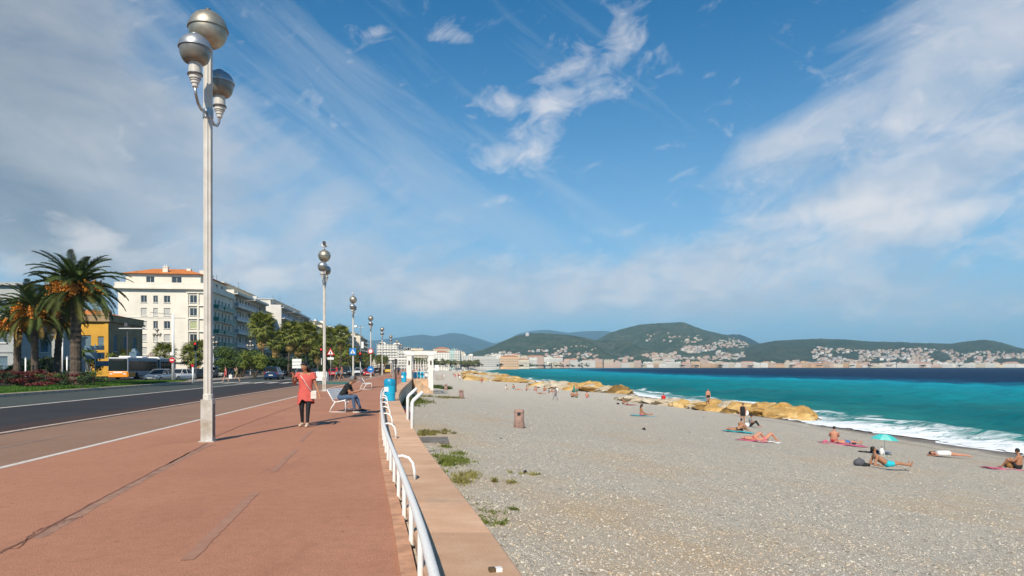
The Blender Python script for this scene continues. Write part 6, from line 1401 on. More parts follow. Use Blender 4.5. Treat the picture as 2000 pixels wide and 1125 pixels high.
# ================================================================== PEOPLE
def skinm(name, c): return mat(name, c, .55, .12, 14, spec=.35)
SK = {'tan': skinm('tanned_skin', (.42, .20, .11)), 'fair': skinm('fair_skin', (.60, .36, .26)), 'dark': skinm('brown_skin', (.28, .13, .075)), 'red': skinm('sunburnt_skin', (.54, .25, .16))}
M_hair = mat('black_hair', (.012, .010, .010), .55, .2, 40, .003, 90); M_hairb = mat('brown_hair', (.07, .04, .025), .6, .2, 40); M_hairg = mat('grey_hair', (.22, .22, .22), .7, .2, 40)
def cloth(name, c): return mat('cloth_'+name, c, .85, .14, 12, .002, 60)
Vd = lambda *a: Vector(a)
def pose(kind, **k):
    j = {}
    def both(n, x, y, z): j[n+'L'] = Vd(-x, y, z); j[n+'R'] = Vd(x, y, z)
    if kind == 'stand':
        j['pelvis'] = Vd(0, 0, .93); j['chest'] = Vd(0, -.01, 1.33); j['head'] = Vd(0, .03, 1.60); both('sh', .19, 0, 1.38); both('el', .24, -.03, 1.10); both('wr', .25, .06, .86); both('hip', .10, 0, .90); both('kn', .11, .03, .49); both('an', .12, 0, .09); both('toe', .14, .17, .035)
    elif kind == 'walk':
        j = pose('stand'); j['knL'] = Vd(-.10, .16, .50); j['anL'] = Vd(-.10, .26, .10); j['toeL'] = Vd(-.11, .42, .05); j['knR'] = Vd(.10, -.02, .50); j['anR'] = Vd(.10, -.30, .14); j['toeR'] = Vd(.11, -.16, .04); j['elL'] = Vd(-.23, -.12, 1.11); j['wrL'] = Vd(-.22, -.10, .87); j['elR'] = Vd(.23, .04, 1.12); j['wrR'] = Vd(.22, .22, .94)
    elif kind == 'sit':      # on the ground, knees bent, facing +y
        j['pelvis'] = Vd(0, 0, .12); j['chest'] = Vd(0, -.02, .52); j['head'] = Vd(0, .06, .80); both('sh', .19, -.02, .57); both('el', .27, .10, .36); both('wr', .17, .33, .36); both('hip', .1, .0, .12); both('kn', .15, .38, .42); both('an', .13, .62, .07); both('toe', .14, .80, .04)
    elif kind == 'sitlong':  # legs straight out
        j['pelvis'] = Vd(0, 0, .12); j['chest'] = Vd(0, .0, .52); j['head'] = Vd(0, .07, .80); both('sh', .19, 0, .57); both('el', .25, .08, .34); both('wr', .2, .30, .22); both('hip', .1, .02, .11); both('kn', .12, .45, .14); both('an', .11, .86, .07); both('toe', .13, .90, .20)
    elif kind == 'recline':  # propped on the elbows, feet towards +y
        j['pelvis'] = Vd(0, 0, .12); j['chest'] = Vd(0, -.40, .38); j['head'] = Vd(0, -.50, .67); both('sh', .19, -.43, .42); both('el', .23, -.56, .10); both('wr', .2, -.32, .05); both('hip', .1, .03, .11); both('kn', .12, .45, .16); both('an', .1, .86, .08); both('toe', .14, .91, .22)
    elif kind == 'supine':
        j['pelvis'] = Vd(0, 0, .11); j['chest'] = Vd(0, -.42, .13); j['head'] = Vd(0, -.70, .13); both('sh', .19, -.46, .12); both('el', .27, -.24, .08); both('wr', .25, 0, .06); both('hip', .1, .02, .1); both('kn', .12, .42, k.get('knee', .13)); both('an', .12, .72 if k.get('knee', 0) > .2 else .84, .06); both('toe', .14, .86 if k.get('knee', 0) > .2 else .90, .05 if k.get('knee', 0) > .2 else .2)
    elif kind == 'prone':
        j['pelvis'] = Vd(0, 0, .14); j['chest'] = Vd(0, -.42, .13); j['head'] = Vd(.02, -.70, .14); both('sh', .19, -.46, .12); both('el', .36, -.62, .07); both('wr', .18, -.80, .05); both('hip', .1, .02, .13); both('kn', .12, .42, .09); both('an', .1, .82, .07); both('toe', .12, .98, .03)
    return j
def person(loc, rz, label, j, skin='tan', hair=None, female=False, clothes=(), scale=1.0, voxel=.024, hairlen=0, face=False, hands=False, group=None, extra=None, name='person'):
    T = empty(name, loc, rz, label, 'person', group); f = .92 if female else 1.0
    lerp = lambda a, b, t: a.lerp(b, t); neck = lerp(j['chest'], j['head'], .30)+Vd(0, 0, 0)
    mid = lerp(j['pelvis'], j['chest'], .5)
    segs = {}
    segs['torso'] = (j['pelvis'], .125*f, j['chest'], .115*f); 
    for s in 'LR':
        segs['side'+s] = (lerp(j['pelvis'], j['hip'+s], .75), .10*f, lerp(j['chest'], j['sh'+s], .48), .10*f)
        segs['girdle'+s] = (lerp(j['chest'], j['sh'+s], .35), .075*f, j['sh'+s], .062*f)
        segs['uarm'+s] = (j['sh'+s], .058*f, j['el'+s], .042*f); segs['farm'+s] = (j['el'+s], .041*f, j['wr'+s], .027*f)
        segs['thigh'+s] = (j['hip'+s], .098*f, j['kn'+s], .060*f); segs['shin'+s] = (j['kn'+s], .058*f, j['an'+s], .036*f); 
        segs['foot'+s] = (j['an'+s]-Vd(0, 0, .02), .038, j['toe'+s], .028)
        hd = (j['wr'+s]-j['el'+s]).normalized(); hdir = j.get('hand'+s, j['wr'+s]+hd*.10); segs['hand'+s] = (j['wr'+s], .027, hdir, .034)
    segs['neck'] = (j['chest'], .06, lerp(j['chest'], j['head'], .75), .052); 
    q = MB()
    def caps(a, ra, b, rb):
        n = 12; d = b-a; L_ = max(d.length, 1e-4); pts = []; rad = []
        dn = d/L_
        for t in (-1, -.92, -.7, -.35, 0): pts.append(a+dn*t*ra); rad.append(ra*math.sqrt(max(.0004, 1-t*t)))
        pts.append(lerp(a, b, .5)); rad.append((ra+rb)/2*1.02)
        for t in (0, .35, .7, .92, 1): pts.append(b+dn*t*rb); rad.append(rb*math.sqrt(max(.0004, 1-t*t)))
        q.tube(pts, rad, n)
    for k_, s in segs.items(): caps(*s)
    up = (j['head']-neck).normalized(); fwd = j.get('face', Vd(0, 1, 0)); fwd = (fwd-up*fwd.dot(up)).normalized(); rt = fwd.cross(up).normalized(); RM = Matrix((rt, fwd, up)).transposed()
    hc = j['head']+up*.02; q.ell(hc, (.076, .095, .115), 16, 12, rot=RM); q.ell(hc+fwd*.02-up*.06, (.055, .07, .055), 10, 8, rot=RM)
    if voxel < .02:
        q.ell(hc+fwd*.098-up*.012, (.012, .018, .022), 8, 6, rot=RM); q.ell(hc+rt*.078, (.01, .02, .03), 8, 6, rot=RM); q.ell(hc-rt*.078, (.01, .02, .03), 8, 6, rot=RM)
    if hands:
        for s in 'LR':
            w, h = j['wr'+s], segs['hand'+s][2]; d = (h-w).normalized(); side = d.cross(Vd(0, 0, 1) if abs(d.z) < .8 else Vd(0, 1, 0)).normalized(); pal = side.cross(d)
            for i, l in enumerate((.062, .072, .07, .055)):
                b = h+side*(i-1.5)*.019; caps(b, .0105, b+d*l*.55+pal*.008, .010); caps(b+d*l*.55+pal*.008, .010, b+d*l*.85+pal*.035, .0085)
            caps(w+d*.03+side*.025, .013, w+d*.075+side*.058+pal*.01, .0105)
    tmp = ob('tmp', q.mesh('tmp', SK[skin])); m = tmp.modifiers.new('r', 'REMESH'); m.mode = 'VOXEL'; m.voxel_size = voxel; m.use_smooth_shade = True
    m = tmp.modifiers.new('s', 'SMOOTH'); m.factor = .5; m.iterations = 2 if voxel > .015 else 3
    dg = bpy.context.evaluated_depsgraph_get(); ev = tmp.evaluated_get(dg); me = bpy.data.meshes.new_from_object(ev); me.name = 'body'; old = tmp.data; bpy.data.objects.remove(tmp); bpy.data.meshes.remove(old)
    if not me.materials: me.materials.append(SK[skin])
    body = ob('body', me, T)
    # clothing shells grown from the body surface
    nv = len(me.vertices); co = np.empty(nv*3, dtype=np.float32); me.vertices.foreach_get('co', co); co = co.reshape(-1, 3); nr = np.empty(nv*3, dtype=np.float32); me.vertices.foreach_get('normal', nr); nr = nr.reshape(-1, 3)
    faces = [tuple(p.vertices) for p in me.polygons]; cen = np.array([co[list(fv)].mean(0) for fv in faces]) if clothes else None
    if clothes:
        keys = list(segs); best = np.full(len(cen), 9.0); bi = np.zeros(len(cen), int); bt = np.zeros(len(cen))
        for i, k_ in enumerate(keys):
            a, ra, b, rb = segs[k_]; a, b = np.array(a), np.array(b); d = b-a; t = np.clip((cen-a)@d/max(d@d, 1e-9), 0, 1); dist = np.linalg.norm(cen-a-t[:, None]*d, axis=1)-(ra+(rb-ra)*t)
            mm = dist < best; best[mm] = dist[mm]; bi[mm] = i; bt[mm] = t[mm]
        hdist = np.linalg.norm(cen-np.array(hc), axis=1)-.10; bi[(hdist < best) | (hdist < .02)] = -1
        for (cname, cm, spec, off) in clothes:
            sel = np.zeros(len(cen), bool)
            for (sn, t0, t1) in spec:
                for k_ in ([sn] if sn in keys else [sn+'L', sn+'R']): sel |= (bi == keys.index(k_)) & (bt >= t0-1e-6) & (bt <= t1+1e-6)
            idx = np.nonzero(sel)[0]
            if not len(idx): continue
            used = sorted({v for i in idx for v in faces[i]}); mp = {v: n_ for n_, v in enumerate(used)}; ua = np.array(used)
            w = co[ua]+nr[ua]*off; c_me = bpy.data.meshes.new(cname); c_me.from_pydata([tuple(map(float, v)) for v in w], [], [tuple(mp[v] for v in faces[i]) for i in idx]); c_me.materials.append(cm); c_me.polygons.foreach_set('use_smooth', [True]*len(idx)); c_me.update()
            co_ = ob(cname, c_me, T); sm = co_.modifiers.new('solid', 'SOLIDIFY'); sm.thickness = off*.8; sm.offset = -1
    if hair:
        q = MB(); q.ell(hc+up*.022-fwd*.016, (.086, .10, .112), 14, 10, rot=RM); 
        hm_ = q.mesh('hair', hair, True); 
        keep = [p for p in hm_.polygons if ((Vector(p.center)-hc).dot(fwd) < (.022 if face else .045) or (Vector(p.center)-hc).dot(up) > .068) and ((Vector(p.center)-hc).dot(up) > -.05)]
        vs = [tuple(v.co) for v in hm_.vertices]; fs = [tuple(p.vertices) for p in keep]; h2 = bpy.data.meshes.new('hair'); h2.from_pydata(vs, [], fs); h2.materials.append(hair); h2.polygons.foreach_set('use_smooth', [True]*len(fs)); bm = bmesh.new(); bm.from_mesh(h2)
        bmesh.ops.delete(bm, geom=[v for v in bm.verts if not v.link_faces], context='VERTS'); bm.to_mesh(h2); bm.free(); ho = ob('hair', h2, T); sm = ho.modifiers.new('s', 'SOLIDIFY'); sm.thickness = .012; sm.offset = -1
        if hairlen:
            q = MB()
            for s in (-1, -.5, 0, .5, 1):
                a = hc+rt*s*.065-fwd*.055+up*.03; q.tube([a, a-up*.1+rt*s*.025-fwd*.02, a-up*hairlen+rt*s*.03-fwd*.01], [.045, .045, .02], 7)
            q.build('long_hair', hair, T, smooth=True)
    if face:
        for s in (-1, 1):
            q = MB(); q.ell(hc+rt*s*.03+fwd*.083+up*.012, (.012, .008, .008), 8, 6, rot=RM); q.build('eye', M_signw, T); q = MB(); q.ell(hc+rt*s*.03+fwd*.090+up*.012, (.006, .004, .006), 8, 6, rot=RM); q.build('pupil', M_black, T)
            q = MB(); q.ell(hc+rt*s*.03+fwd*.087+up*.030, (.018, .006, .004), 8, 5, rot=RM); q.build('eyebrow', hair or M_hair, T)
        q = MB(); q.ell(hc+fwd*.088-up*.048, (.022, .008, .007), 8, 5, rot=RM); q.build('mouth', mat('lips', (.35, .09, .07), .5), T)
    if extra: extra(T, j, hc, up, fwd, rt, segs)
    T.scale = (scale,)*3; return T
SHORTS = [('torso', 0, .22), ('side', 0, .22), ('thigh', 0, .5)]; TRUNKS = [('torso', 0, .16), ('side', 0, .15), ('thigh', 0, .12)]
SHIRT = [('torso', .1, 1), ('side', .12, 1), ('girdle', 0, 1), ('uarm', 0, .55)]; TROU = [('torso', 0, .15), ('side', 0, .18), ('thigh', 0, 1), ('shin', 0, .92)]; TOPB = [('torso', .62, .85), ('side', .62, .85)]; SHOE = [('foot', 0, 1)]
# --- woman in coral dress, walking towards the camera
def woman():
    j = pose('stand'); j['knL'] = Vd(-.085, .07, .50); j['anL'] = Vd(-.075, .10, .09); j['toeL'] = Vd(-.09, .26, .035); j['knR'] = Vd(.10, .02, .49); j['anR'] = Vd(.105, -.06, .09); j['toeR'] = Vd(.13, .10, .035)
    j['hipL'] = Vd(-.095, 0, .88); j['hipR'] = Vd(.095, 0, .88)
    # facing -y after a half turn: local +x is image left
    j['elR'] = Vd(.30, .03, 1.13); j['wrR'] = Vd(.27, .22, 1.30); j['handR'] = Vd(.26, .25, 1.395)
    j['elL'] = Vd(-.27, -.02, 1.10); j['wrL'] = Vd(-.37, .05, .88); j['handL'] = Vd(-.40, .08, .79)
    j['head'] = Vd(.02, .05, 1.575); j['face'] = Vd(.42, 1, -.25)
    coral = mat('coral_dress_cloth', (.62, .125, .10), .9, .1, 9, .004, 26, c2=(.50, .085, .075))
    def extra(T, j, hc, up, fwd, rt, segs):
        # dress: lofted shell with an asymmetric wrap hem
        q = MB(); n = 36; rings = [(1.40, .135, .075), (1.375, .185, .10), (1.30, .195, .125), (1.20, .190, .135), (1.08, .175, .125), (.98, .180, .132), (.88, .205, .148), (.76, .215, .155), (.66, .222, .158), (.60, .228, .162)]; vs = []
        for i, (z, a, b) in enumerate(rings):
            for k_ in range(n):
                t = 2*PI*k_/n; fold = 1+(.035*math.sin(7*t+i*.3)+.02*math.sin(13*t))*max(0, (i-4)/5); zz = z
                if i >= 7: zz = z+(i-6)/3*(.085*max(0, math.cos(t-2.2))*1+.10*math.exp(-((t-1.35)/.28)**2))-(.03*max(0, math.cos(t-.3)))
                vs.append((a*fold*math.cos(t), b*fold*math.sin(t), zz))
        k = len(rings); q.add(vs, [(i*n+j_, (i+1)*n+j_, (i+1)*n+(j_+1) % n, i*n+(j_+1) % n) for i in range(k-1) for j_ in range(n)]); q.build('dress', coral, T, smooth=True)
        for s in 'LR':
            a, b = j['sh'+s], j['el'+s]; q = MB(); q.tube([a+(a-b)*.10+Vd(0, 0, .01), a.lerp(b, .15), a.lerp(b, .38)], [.078, .082, .088], 14, False); o = q.build('sleeve', coral, T, smooth=True); q = MB(); q.ell(a+Vd(0, 0, .005), (.08, .075, .07), 12, 8); q.build('shoulder', coral, o, smooth=True)
        # cross-body bag, on image right hip (local -x)
        wht = mat('white_leather', (.72, .67, .60), .5, .05, 6)
        o = MB().box(-.075, .075, -.035, .035, -.12, .10).build('bag_body', wht, None, (0, 0, 0), bevel=.015); B = empty('handbag', (0, 0, 0), 0, 'small white cross-body handbag hanging at the hip of woman in coral dress', 'handbag'); o.parent = B; B.location = T.location+Vector((.235, -.08, .86)); B.rotation_euler = (0, 0, .3)
        q = MB(); pts = [(-.36+.02, -.07, .51), (-.27, -.085, .42), (-.19, -.085, .28), (-.09, -.075, .12), (0, 0, .09)]; q.tube(pts, .008, 6); q.build('strap', wht, B, smooth=True); q = MB(); q.box(-.065, .065, -.043, -.0355, -.01, .085); q.build('flap', wht, B, bevel=.004)
        # phone held up
        ph = empty('phone', T.location+Vector((-.265, -.27, 1.42)), .5, 'phone held up in the raised hand of the woman in coral dress', 'phone'); MB().box(-.035, .035, -.005, .005, -.05, .07).build('phone_body', M_dark, ph, bevel=.004); MB().box(-.031, .031, .0052, .0062, -.044, .064).build('screen', M_cg, ph)
        q = MB(); q.tube([hc+rt*.06+fwd*.06+up*.085, hc+fwd*.085+up*.10, hc-rt*.06+fwd*.06+up*.085], .012, 6); q.build('sunglasses_on_hair', M_dark, T)
    skl = person((-5.5, 18.2, 0), PI, 'woman in coral dress and black leggings walking towards camera with white bag', j, 'tan', M_hair, True,
        [('leggings', mat('black_leggings', (.012, .012, .016), .7, .1, 10), [('thigh', 0, 1), ('shin', 0, .93)], .006), ('slipper', mat('beige_shoe', (.62, .46, .33), .7, .1, 10), [('foot', .05, 1)], .008)], 1.0, .0115, .20, True, True, extra=extra)
woman()
def benchman():
    j = {'pelvis': Vd(0, .0, .53), 'chest': Vd(0, .26, .90), 'head': Vd(0, .43, 1.12), 'shL': Vd(-.19, .24, .93), 'shR': Vd(.19, .24, .93), 'elL': Vd(-.20, .38, .68), 'elR': Vd(.20, .36, .68), 'wrL': Vd(-.10, .60, .74), 'wrR': Vd(.08, .60, .73), 'handL': Vd(-.05, .68, .77), 'handR': Vd(.04, .68, .76),
         'hipL': Vd(-.1, .02, .52), 'hipR': Vd(.1, .02, .52), 'knL': Vd(-.15, .48, .54), 'knR': Vd(.14, .46, .53), 'anL': Vd(-.13, .66, .09), 'anR': Vd(.13, .50, .09), 'toeL': Vd(-.15, .84, .04), 'toeR': Vd(.15, .68, .04), 'face': Vd(0, 1, -.35)}
    def extra(T, j, hc, up, fwd, rt, segs):
        q = MB()
        for s in 'LR': q = MB(); a, b = j['an'+s], j['toe'+s]; q.obox(Vector(((a.x+b.x)/2, (a.y+b.y)/2+.0, .012)), (.045, 0, 0), (0, .135, 0), (0, 0, .012)); q.build('shoe_sole', M_signw, T)
        ph = empty('phone', T.location+Vector((.70, .02, .80)), .2, 'phone in the hands of man on the bench', 'phone'); MB().box(-.06, .06, -.035, .035, -.005, .005).build('phone_body', M_whiteM, ph, bevel=.003); MB().box(-.055, .055, -.031, .031, .0052, .006).build('screen', M_cg, ph)
        q = MB(); q.ell(hc-fwd*.045+up*.01, (.10, .10, .115), 14, 10); q.build('grey_hood', mat('grey_knit', (.18, .19, .20), .9, .1, 20), T, smooth=True)
    person((-6.02, 24.05, 0), -PI/2, 'man in black shirt and jeans hunched over phone on white bench', j, 'tan', M_hairb, False,
        [('tshirt', M_black, SHIRT, .010), ('jeans', mat('blue_denim', (.07, .12, .21), .85, .15, 14), TROU, .010), ('shoe', M_black, SHOE, .012)], 1.0, .0125, 0, True, True, extra=extra)
benchman()
# --- walkers on the road and promenade
def at(px, D, z=0): return (P(px, 0, D).x, D, z)
c_red, c_olive, c_white, c_black, c_navy, c_aqua, c_blue, c_pink, c_grey, c_green = [cloth(n, c) for n, c in (('red', (.50, .03, .05)), ('olive', (.22, .17, .08)), ('white', (.75, .74, .72)), ('black', (.02, .02, .022)), ('navy', (.03, .05, .12)), ('aqua', (.03, .42, .50)), ('blue', (.05, .16, .38)), ('pink', (.62, .13, .22)), ('grey', (.25, .26, .28)), ('green', (.05, .22, .16)))]
DRESS = [('torso', 0, 1), ('side', 0, 1), ('girdle', 0, .8), ('thigh', 0, .45)]
wf = pose('walk')
person(at(441, 75, -.1), PI/2+.1, 'woman in red dress crossing the road with a white bag', wf, 'fair', M_hairb, True, [('dress', c_red, DRESS, .02)], 1.0, hairlen=.12)
j = pose('walk'); j['elR'] = Vd(.26, .12, 1.2); j['wrR'] = Vd(.12, .2, 1.42); j['elL'] = Vd(-.26, .12, 1.2); j['wrL'] = Vd(-.12, .2, 1.42)
person(at(463, 76, -.1), PI/2+.1, 'woman in olive dress with raised hands following the woman in red', j, 'fair', M_hairb, True, [('dress', c_olive, DRESS, .02)], 1.0, hairlen=.08)
B = empty('shopping_bag', at(450, 75.3, .25), 0, 'white shopping bag carried between the two women crossing', 'bag'); q = MB(); q.box(-.2, .2, -.08, .08, 0, .45); q.build('bag_body', c_white, B, bevel=.04); q = MB(); q.tube([(-.1, 0, .44), (0, 0, .62), (.1, 0, .44)], .01, 5); q.build('handle', c_white, B)
person(at(668, 78), PI/2, 'bare chested walker in shorts near second lamp', pose('walk'), 'tan', M_hairb, False, [('shorts', c_grey, SHORTS, .015)])
person(at(658, 80), PI/2, 'walker in red shirt and blue shorts beside the bare chested one', pose('walk'), 'tan', M_hair, False, [('shirt', c_red, SHIRT, .018), ('shorts', c_aqua, SHORTS, .015)])
for (px, D, lb, cc) in [(742, 120, 'distant walker in dark clothes near fifth lamp', c_black), (768, 110, 'distant walker in white top by the shelter', c_white), (778, 118, 'distant walker in blue beside the shelter', c_navy), (750, 140, 'distant walker in grey far along the promenade', c_grey)]:
    person(at(px, D), 0, lb, pose('walk'), 'tan', M_hair, False, [('shirt', cc, SHIRT, .018), ('trousers', c_black, TROU, .012)], voxel=.035)
# --- people on the beach
def bp(px, py, dz=0): p = beach_pt(px, py); p.z += dz; return p
def towel(px, py, L_, W, rz, m, label, dz=.03):
    p = bp(px, py); q = MB(); n, k = 14, 6; r = random.Random(int(px)); vs = [(-L_/2+L_*i/(n-1)+r.uniform(-.015, .015), -W/2+W*j_/(k-1)+r.uniform(-.02, .02), .015+.02*math.sin(i*1.1+j_)+r.uniform(0, .012)) for i in range(n) for j_ in range(k)]
    q.add(vs, [(i*k+j_, (i+1)*k+j_, (i+1)*k+j_+1, i*k+j_+1) for i in range(n-1) for j_ in range(k-1)]); sl_ = math.atan(-.075)
    o = q.build('beach_towel', m, None, (p.x, p.y, p.z+dz), (0, .075, rz), smooth=True); tag(o, label, 'towel'); sm = o.modifiers.new('s', 'SOLIDIFY'); sm.thickness = .012; return o
def bag(px, py, sx, sy, sz, m, label, name='beach_bag', rz=.3):
    p = bp(px, py); B = empty(name, p, rz, label, 'bag'); q = MB(); q.ell((0, 0, sz*.5), (sx/2, sy/2, sz/2+.02), 12, 8); q.build('bag_body', m, B, smooth=True); q = MB(); q.tube([(-sx*.3, 0, sz*.8), (0, 0, sz*1.25), (sx*.3, 0, sz*.8)], .012, 6); q.build('strap', M_black, B)
E = -PI/2   # facing +x
# reclining man with aqua shorts
person(bp(1732, 914, .05), E-.12, 'tanned man in aqua shorts propped on his elbows', pose('recline'), 'tan', M_hair, False, [('shorts', cloth('aqua_swim', (.02, .50, .60)), SHORTS, .016)], 1.0, .016, face=True, hands=True)
bag(1678, 910, .5, .35, .28, mat('grey_backpack', (.10, .10, .12), .8), 'dark grey backpack beside the man in aqua shorts', 'backpack'); bag(1690, 911, .45, .3, .12, M_black, 'black flattened clothes pile next to grey backpack', 'clothes_pile')
# parasol
p = bp(1727, 889); T = empty('beach_parasol', p, 0, 'turquoise beach parasol planted behind the man in aqua shorts', 'parasol'); q = MB(); q.tube([(0, 0, -.2), (.02, 0, 1.0)], .016, 6); q.build('pole', M_whiteM, T)
cols = [mat('parasol_turquoise', (.06, .52, .50), .8, .1, 4), mat('parasol_pale_turquoise', (.20, .62, .56), .8, .1, 4)]
rT = Matrix.Rotation(R(5), 3, 'Y')
for i in range(8):
    q = MB(); vs = []; 
    for (r_, z) in ((0, .34), (.22, .31), (.45, .21), (.66, .06)):
        for t in (0, .25, .5, .75, 1): a = 2*PI*(i+t)/8; rr_ = r_*(1-.06*math.sin(PI*t)*(r_/.66)); vs.append(Vector((0, 0, .72))+rT @ Vector((rr_*math.cos(a), rr_*math.sin(a), z)))
    q.add(vs, [(a*5+b, a*5+b+1, a*5+b+6, a*5+b+5) for a in range(3) for b in range(4)]); q.build('canopy_panel', cols[i % 2], T, smooth=True)
for i in range(8): a = 2*PI*i/8; q = MB(); q.tube([Vector((0, 0, .72))+rT @ Vector((0, 0, .12)), Vector((0, 0, .72))+rT @ Vector((.62*math.cos(a), .62*math.sin(a), .05))], .006, 4); q.build('rib', M_steel, T)
towel(1722, 884, .9, .5, .4, c_blue, 'blue white towel crumpled under the turquoise parasol'); bag(1708, 884, .5, .3, .16, c_navy, 'dark bundle lying in shade of the parasol', 'clothes_pile'); bag(1722, 889, .22, .2, .35, c_white, 'white bag hanging at the foot of the parasol')
towel(1692, 884, .7, .35, .1, c_black, 'black towel left of the parasol foot')
# woman lying prone with white clothes
person(bp(1852, 893, .05), E-.25, 'woman in white lying face down near the waterline', pose('prone'), 'red', M_hair, True, [('white_shirt', c_white, SHIRT, .03), ('white_shorts', c_white, TRUNKS, .02)], 1.08, .018, .2)
# rightmost man sitting with his back
person(bp(1990, 918, .04), .55, 'bare backed man sitting at the right picture edge', pose('sit'), 'tan', M_hair, False, [('shorts', c_black, SHORTS, .015)], 1.0, .016)
bag(1974, 916, .48, .35, .3, mat('orange_black_bag', (.36, .17, .03), .7, .4, 6, c2=(.04, .03, .02)), 'orange and black bag beside the man at right edge'); towel(1958, 917, 1.6, .7, .05, c_pink, 'pink towel under orange and black bag')
# sitting man and lying companion
person(bp(1629, 865, .04), -.5, 'man with bare back sitting behind his companion on pink towel', pose('sit'), 'red', M_hair, False, [('trunks', c_red, TRUNKS, .015)], 1.0, .02)
person(bp(1652, 868, .04), E-.15, 'companion in blue shorts lying on a towel beside the seated man', pose('supine', knee=.13), 'red', M_hairb, False, [('shorts', c_blue, SHORTS, .015)], .95, .022)
towel(1645, 869, 2.6, 1.0, -.1, c_pink, 'pink towels under the seated and lying couple'); bag(1668, 868, .3, .25, .2, c_navy, 'dark blue bag at the feet of lying companion'); bag(1612, 864, .3, .2, .14, c_pink, 'small pink bag left of the man with bare back')
# standing man, seated friend, sunbathers
person(bp(1451, 829), PI-.7, 'standing man in black sleeveless top holding a white board', pose('stand'), 'tan', M_hairb, False, [('vest', c_black, [('torso', .1, 1), ('side', .12, 1), ('girdle', 0, .9)], .015), ('shorts', c_black, SHORTS, .02)], 1.0, .02)
o = MB(); o.lathe([(0, -.012), (.2, -.012), (.21, 0), (.2, .012), (0, .012)], n=20); p = bp(1456, 829); ob_ = o.build('white_disc_board', M_signw, None, p+Vector((.02, -.22, .95)), (R(88), 0, .3)); tag(ob_, 'white round board held by the standing man', 'board')
person(bp(1466, 834, .03), E-.5, 'person in pale shirt and black trousers sitting beside the standing man', pose('sit'), 'tan', M_hair, True, [('shirt', c_grey, SHIRT, .02), ('trousers', c_black, TROU, .015)], 1.0, .022)
bag(1459, 835, .4, .3, .35, c_white, 'white and green bag beside the person in pale shirt')
person(bp(1438, 843, .04), E, 'sunbather lying with raised knees below the standing man', pose('supine', knee=.40), 'tan', M_hairb, True, [('swimsuit', c_black, TRUNKS, .012)], 1.0, .022); person(bp(1447, 842, .04), E+.6, 'sunbather sitting hunched behind the lying one', pose('sit'), 'tan', M_hair, False, [('trunks', c_black, TRUNKS, .015)], .85, .024)
towel(1441, 844, 1.9, .8, 0, c_aqua, 'blue towel under sunbathers below the standing man')
person(bp(1470, 861, .04), E, 'left one of two sunbathers lying with knees up', pose('supine', knee=.42), 'red', M_hairb, True, [('swimsuit', c_red, TRUNKS, .012)], .95, .022); person(bp(1492, 863, .04), E, 'right one of two sunbathers lying with knees up on white towel', pose('supine', knee=.45), 'red', M_hairb, True, [('swimsuit', c_pink, TRUNKS, .012)], .95, .022)
towel(1500, 864, 1.3, .8, 0, c_white, 'white towel at the feet of right sunbather'); towel(1468, 862, 1.6, .7, 0, c_pink, 'pink towel under the left sunbather')
person(bp(1252, 813, .04), E+.1, 'woman with long hair sitting on a blue towel with legs stretched', pose('sitlong'), 'tan', M_hairb, True, [('swimsuit', c_pink, TRUNKS, .012)], 1.05, .02, .25); towel(1256, 813, 2.0, .9, 0, c_aqua, 'patterned blue towel under the woman with long hair')
person(P(1383, 788, 81), PI, 'man in black trunks standing on top of nearest rock ridge', pose('stand'), 'red', M_hairb, False, [('trunks', c_black, SHORTS, .015)], 1.0, .019)
person(P(1296, 782, 91), -.3, 'person in red shirt sitting on pale rocks', pose('sit'), 'tan', M_hair, False, [('shirt', cloth('scarlet', (.6, .03, .03)), SHIRT+[('farm', 0, 1)], .03)], 1.0, .028)
person(bp(1217, 790, .04), E, 'dark haired sunbather sitting left of pale rocks', pose('sit'), 'tan', M_hair, False, [('trunks', c_black, TRUNKS, .012)], .9, .028); towel(1232, 791, 1.5, .8, 0, c_red, 'red towel next to the dark haired sunbather'); bag(1207, 790, .4, .3, .2, M_black, 'black bag left of dark haired sunbather')
group = [(988, 762, 'sit', E, 'fair', 'seated bather with white top at the left end of crowd', c_white), (1003, 760, 'sit', 0, 'tan', 'bather sitting with back turned near the middle rocks', c_aqua), (1012, 762, 'supine', E, 'red', 'bather lying flat left of the crowd', c_pink), (1028, 763, 'sit', E, 'red', 'bather sitting alone between two groups', c_black),
    (1047, 764, 'sit', .5, 'red', 'leftmost seated bather of the close group', c_pink), (1056, 770, 'supine', E, 'tan', 'bather lying in front of close group', c_black), (1063, 764, 'sit', -.6, 'tan', 'seated bather with red towel in the close group', c_red), (1072, 769, 'sit', E, 'tan', 'seated bather at the front of close group', c_grey), (1078, 766, 'sitlong', E, 'red', 'bather with outstretched legs in the close group', c_black),
    (1088, 766, 'sit', 0, 'fair', 'bather in white top at the right of the close group', c_white), (1118, 776, 'sit', 0, 'tan', 'seated bather left of folded green parasol', c_black), (1126, 777, 'sit', .6, 'tan', 'seated bather below the folded green parasol', c_green), (1146, 777, 'sit', -.5, 'red', 'bather sitting alone in front of the breaking wave', c_pink), (1068, 758, 'supine', E, 'red', 'bather lying at the back of the close group', c_red)]
for (px, py, ps, rz, sk, lb, cc) in group:
    person(bp(px, py, .04), rz, lb, pose(ps, knee=.13), sk, [M_hair, M_hairb][px % 2], px % 3 == 0, [('swimwear', cc, TRUNKS if cc not in (c_white, c_grey) else SHIRT, .02)], 1.0, .036)
person(bp(1085, 782), 1.2, 'walker in grey trousers crossing the beach by the crowd', pose('walk'), 'tan', M_hairb, False, [('shirt', c_grey, SHIRT, .02), ('trousers', c_grey, TROU, .015)], 1.0, .03)
person(bp(1127, 772), 0, 'bather standing beside the folded green parasol', pose('stand'), 'tan', M_hairb, False, [('trunks', c_green, SHORTS, .015)], 1.0, .03)
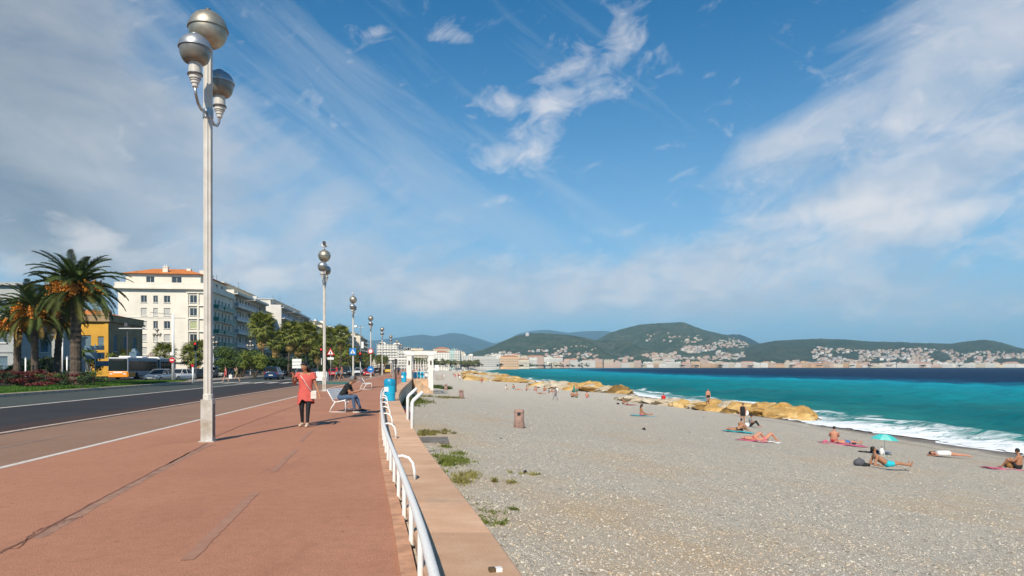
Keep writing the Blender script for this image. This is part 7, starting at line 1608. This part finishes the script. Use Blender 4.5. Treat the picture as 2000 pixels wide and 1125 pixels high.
T = empty('folded_parasol', bp(1121, 775), 0, 'folded dark green parasol among the bathers', 'parasol'); q = MB(); q.tube([(0, 0, -.1), (0, 0, 1.9)], .03, 6); q.build('pole', M_steel, T); q = MB(); q.tube([(0, 0, .7), (0, 0, 1.1), (0, 0, 1.9)], [.22, .2, .03], 8); q.build('furled_cloth', c_green, T, smooth=True)
person(bp(941, 750), .3, 'sunburnt man standing in front of the far rock ridge', pose('stand'), 'tan', M_hair, False, [('shorts', c_red, SHORTS, .02)], 1.0, .036)
for (px, py, lb, cc) in [(889, 739, 'distant bather standing left of the far rocks', c_pink), (895, 738, 'second distant bather beside the first', c_red), (898, 745, 'distant walker in white on the far beach', c_white), (867, 741, 'distant walker in white beside the lounger rack', c_white)]:
    person(bp(px, py), 0, lb, pose('walk'), 'tan', M_hair, False, [('shirt', cc, SHIRT, .025), ('shorts', cc, SHORTS, .02)], 1.0, .045)
# small litter and shoes on the pebbles
for i, (px, py, s, lb) in enumerate([(1258, 840, .16, 'dark stick standing in pebbles below the woman on blue towel'), (1345, 846, .18, 'flat dark stone right of the dark stick'), (1374, 815, .1, 'small dark bottle on the open beach'), (978, 857, .09, 'small black stone below nearest pink bin'), (897, 936, .11, 'black shoe sole in the weeds near the wall'), (1026, 922, .1, 'brown twig on pebbles'), (948, 778, .1, 'small dark lump right of second pink bin'), (884, 776, .1, 'small dark lump left of second pink bin')]):
    p = bp(px, py, .02); r = random.Random(i); me = rock_mesh(50+i, 2); me.materials.append(M_black); o = ob('debris', me, None, p, (0, 0, r.random()*3), (s*.9, s*.5, s*(1.1 if i == 0 else .35))); tag(o, lb, 'debris')
T = empty('dark_red_bag', Vector((wallx(34)+.35, 34, float(beachz(wallx(34)+.35, 34)))), 0, 'dark red bag lying in weeds under the curved wall', 'bag'); q = MB(); q.ell((0, 0, .22), (.3, .25, .26), 12, 8); q.build('bag_body', cloth('maroon', (.20, .02, .03)), T, smooth=True); q = MB(); q.tube([(-.1, 0, .4), (0, 0, .58), (.1, 0, .4)], .015, 5); q.build('handle', M_black, T)
# ================================================================== HAZE
def haze():
    m = bpy.data.materials.new('haze_air'); m.use_nodes = True; nt = m.node_tree; nt.nodes.clear(); out = nt.nodes.new('ShaderNodeOutputMaterial'); v = nt.nodes.new('ShaderNodeVolumePrincipled')
    v.inputs['Color'].default_value = (.42, .76, 1, 1); v.inputs['Density'].default_value = HAZE; v.inputs['Anisotropy'].default_value = 0; nt.links.new(v.outputs[0], out.inputs['Volume'])
    q = MB(); q.box(-20000, 21000, -9500, 17500, -6, 745); tag(q.build('haze', m), kind='stuff')
if HAZE: haze()
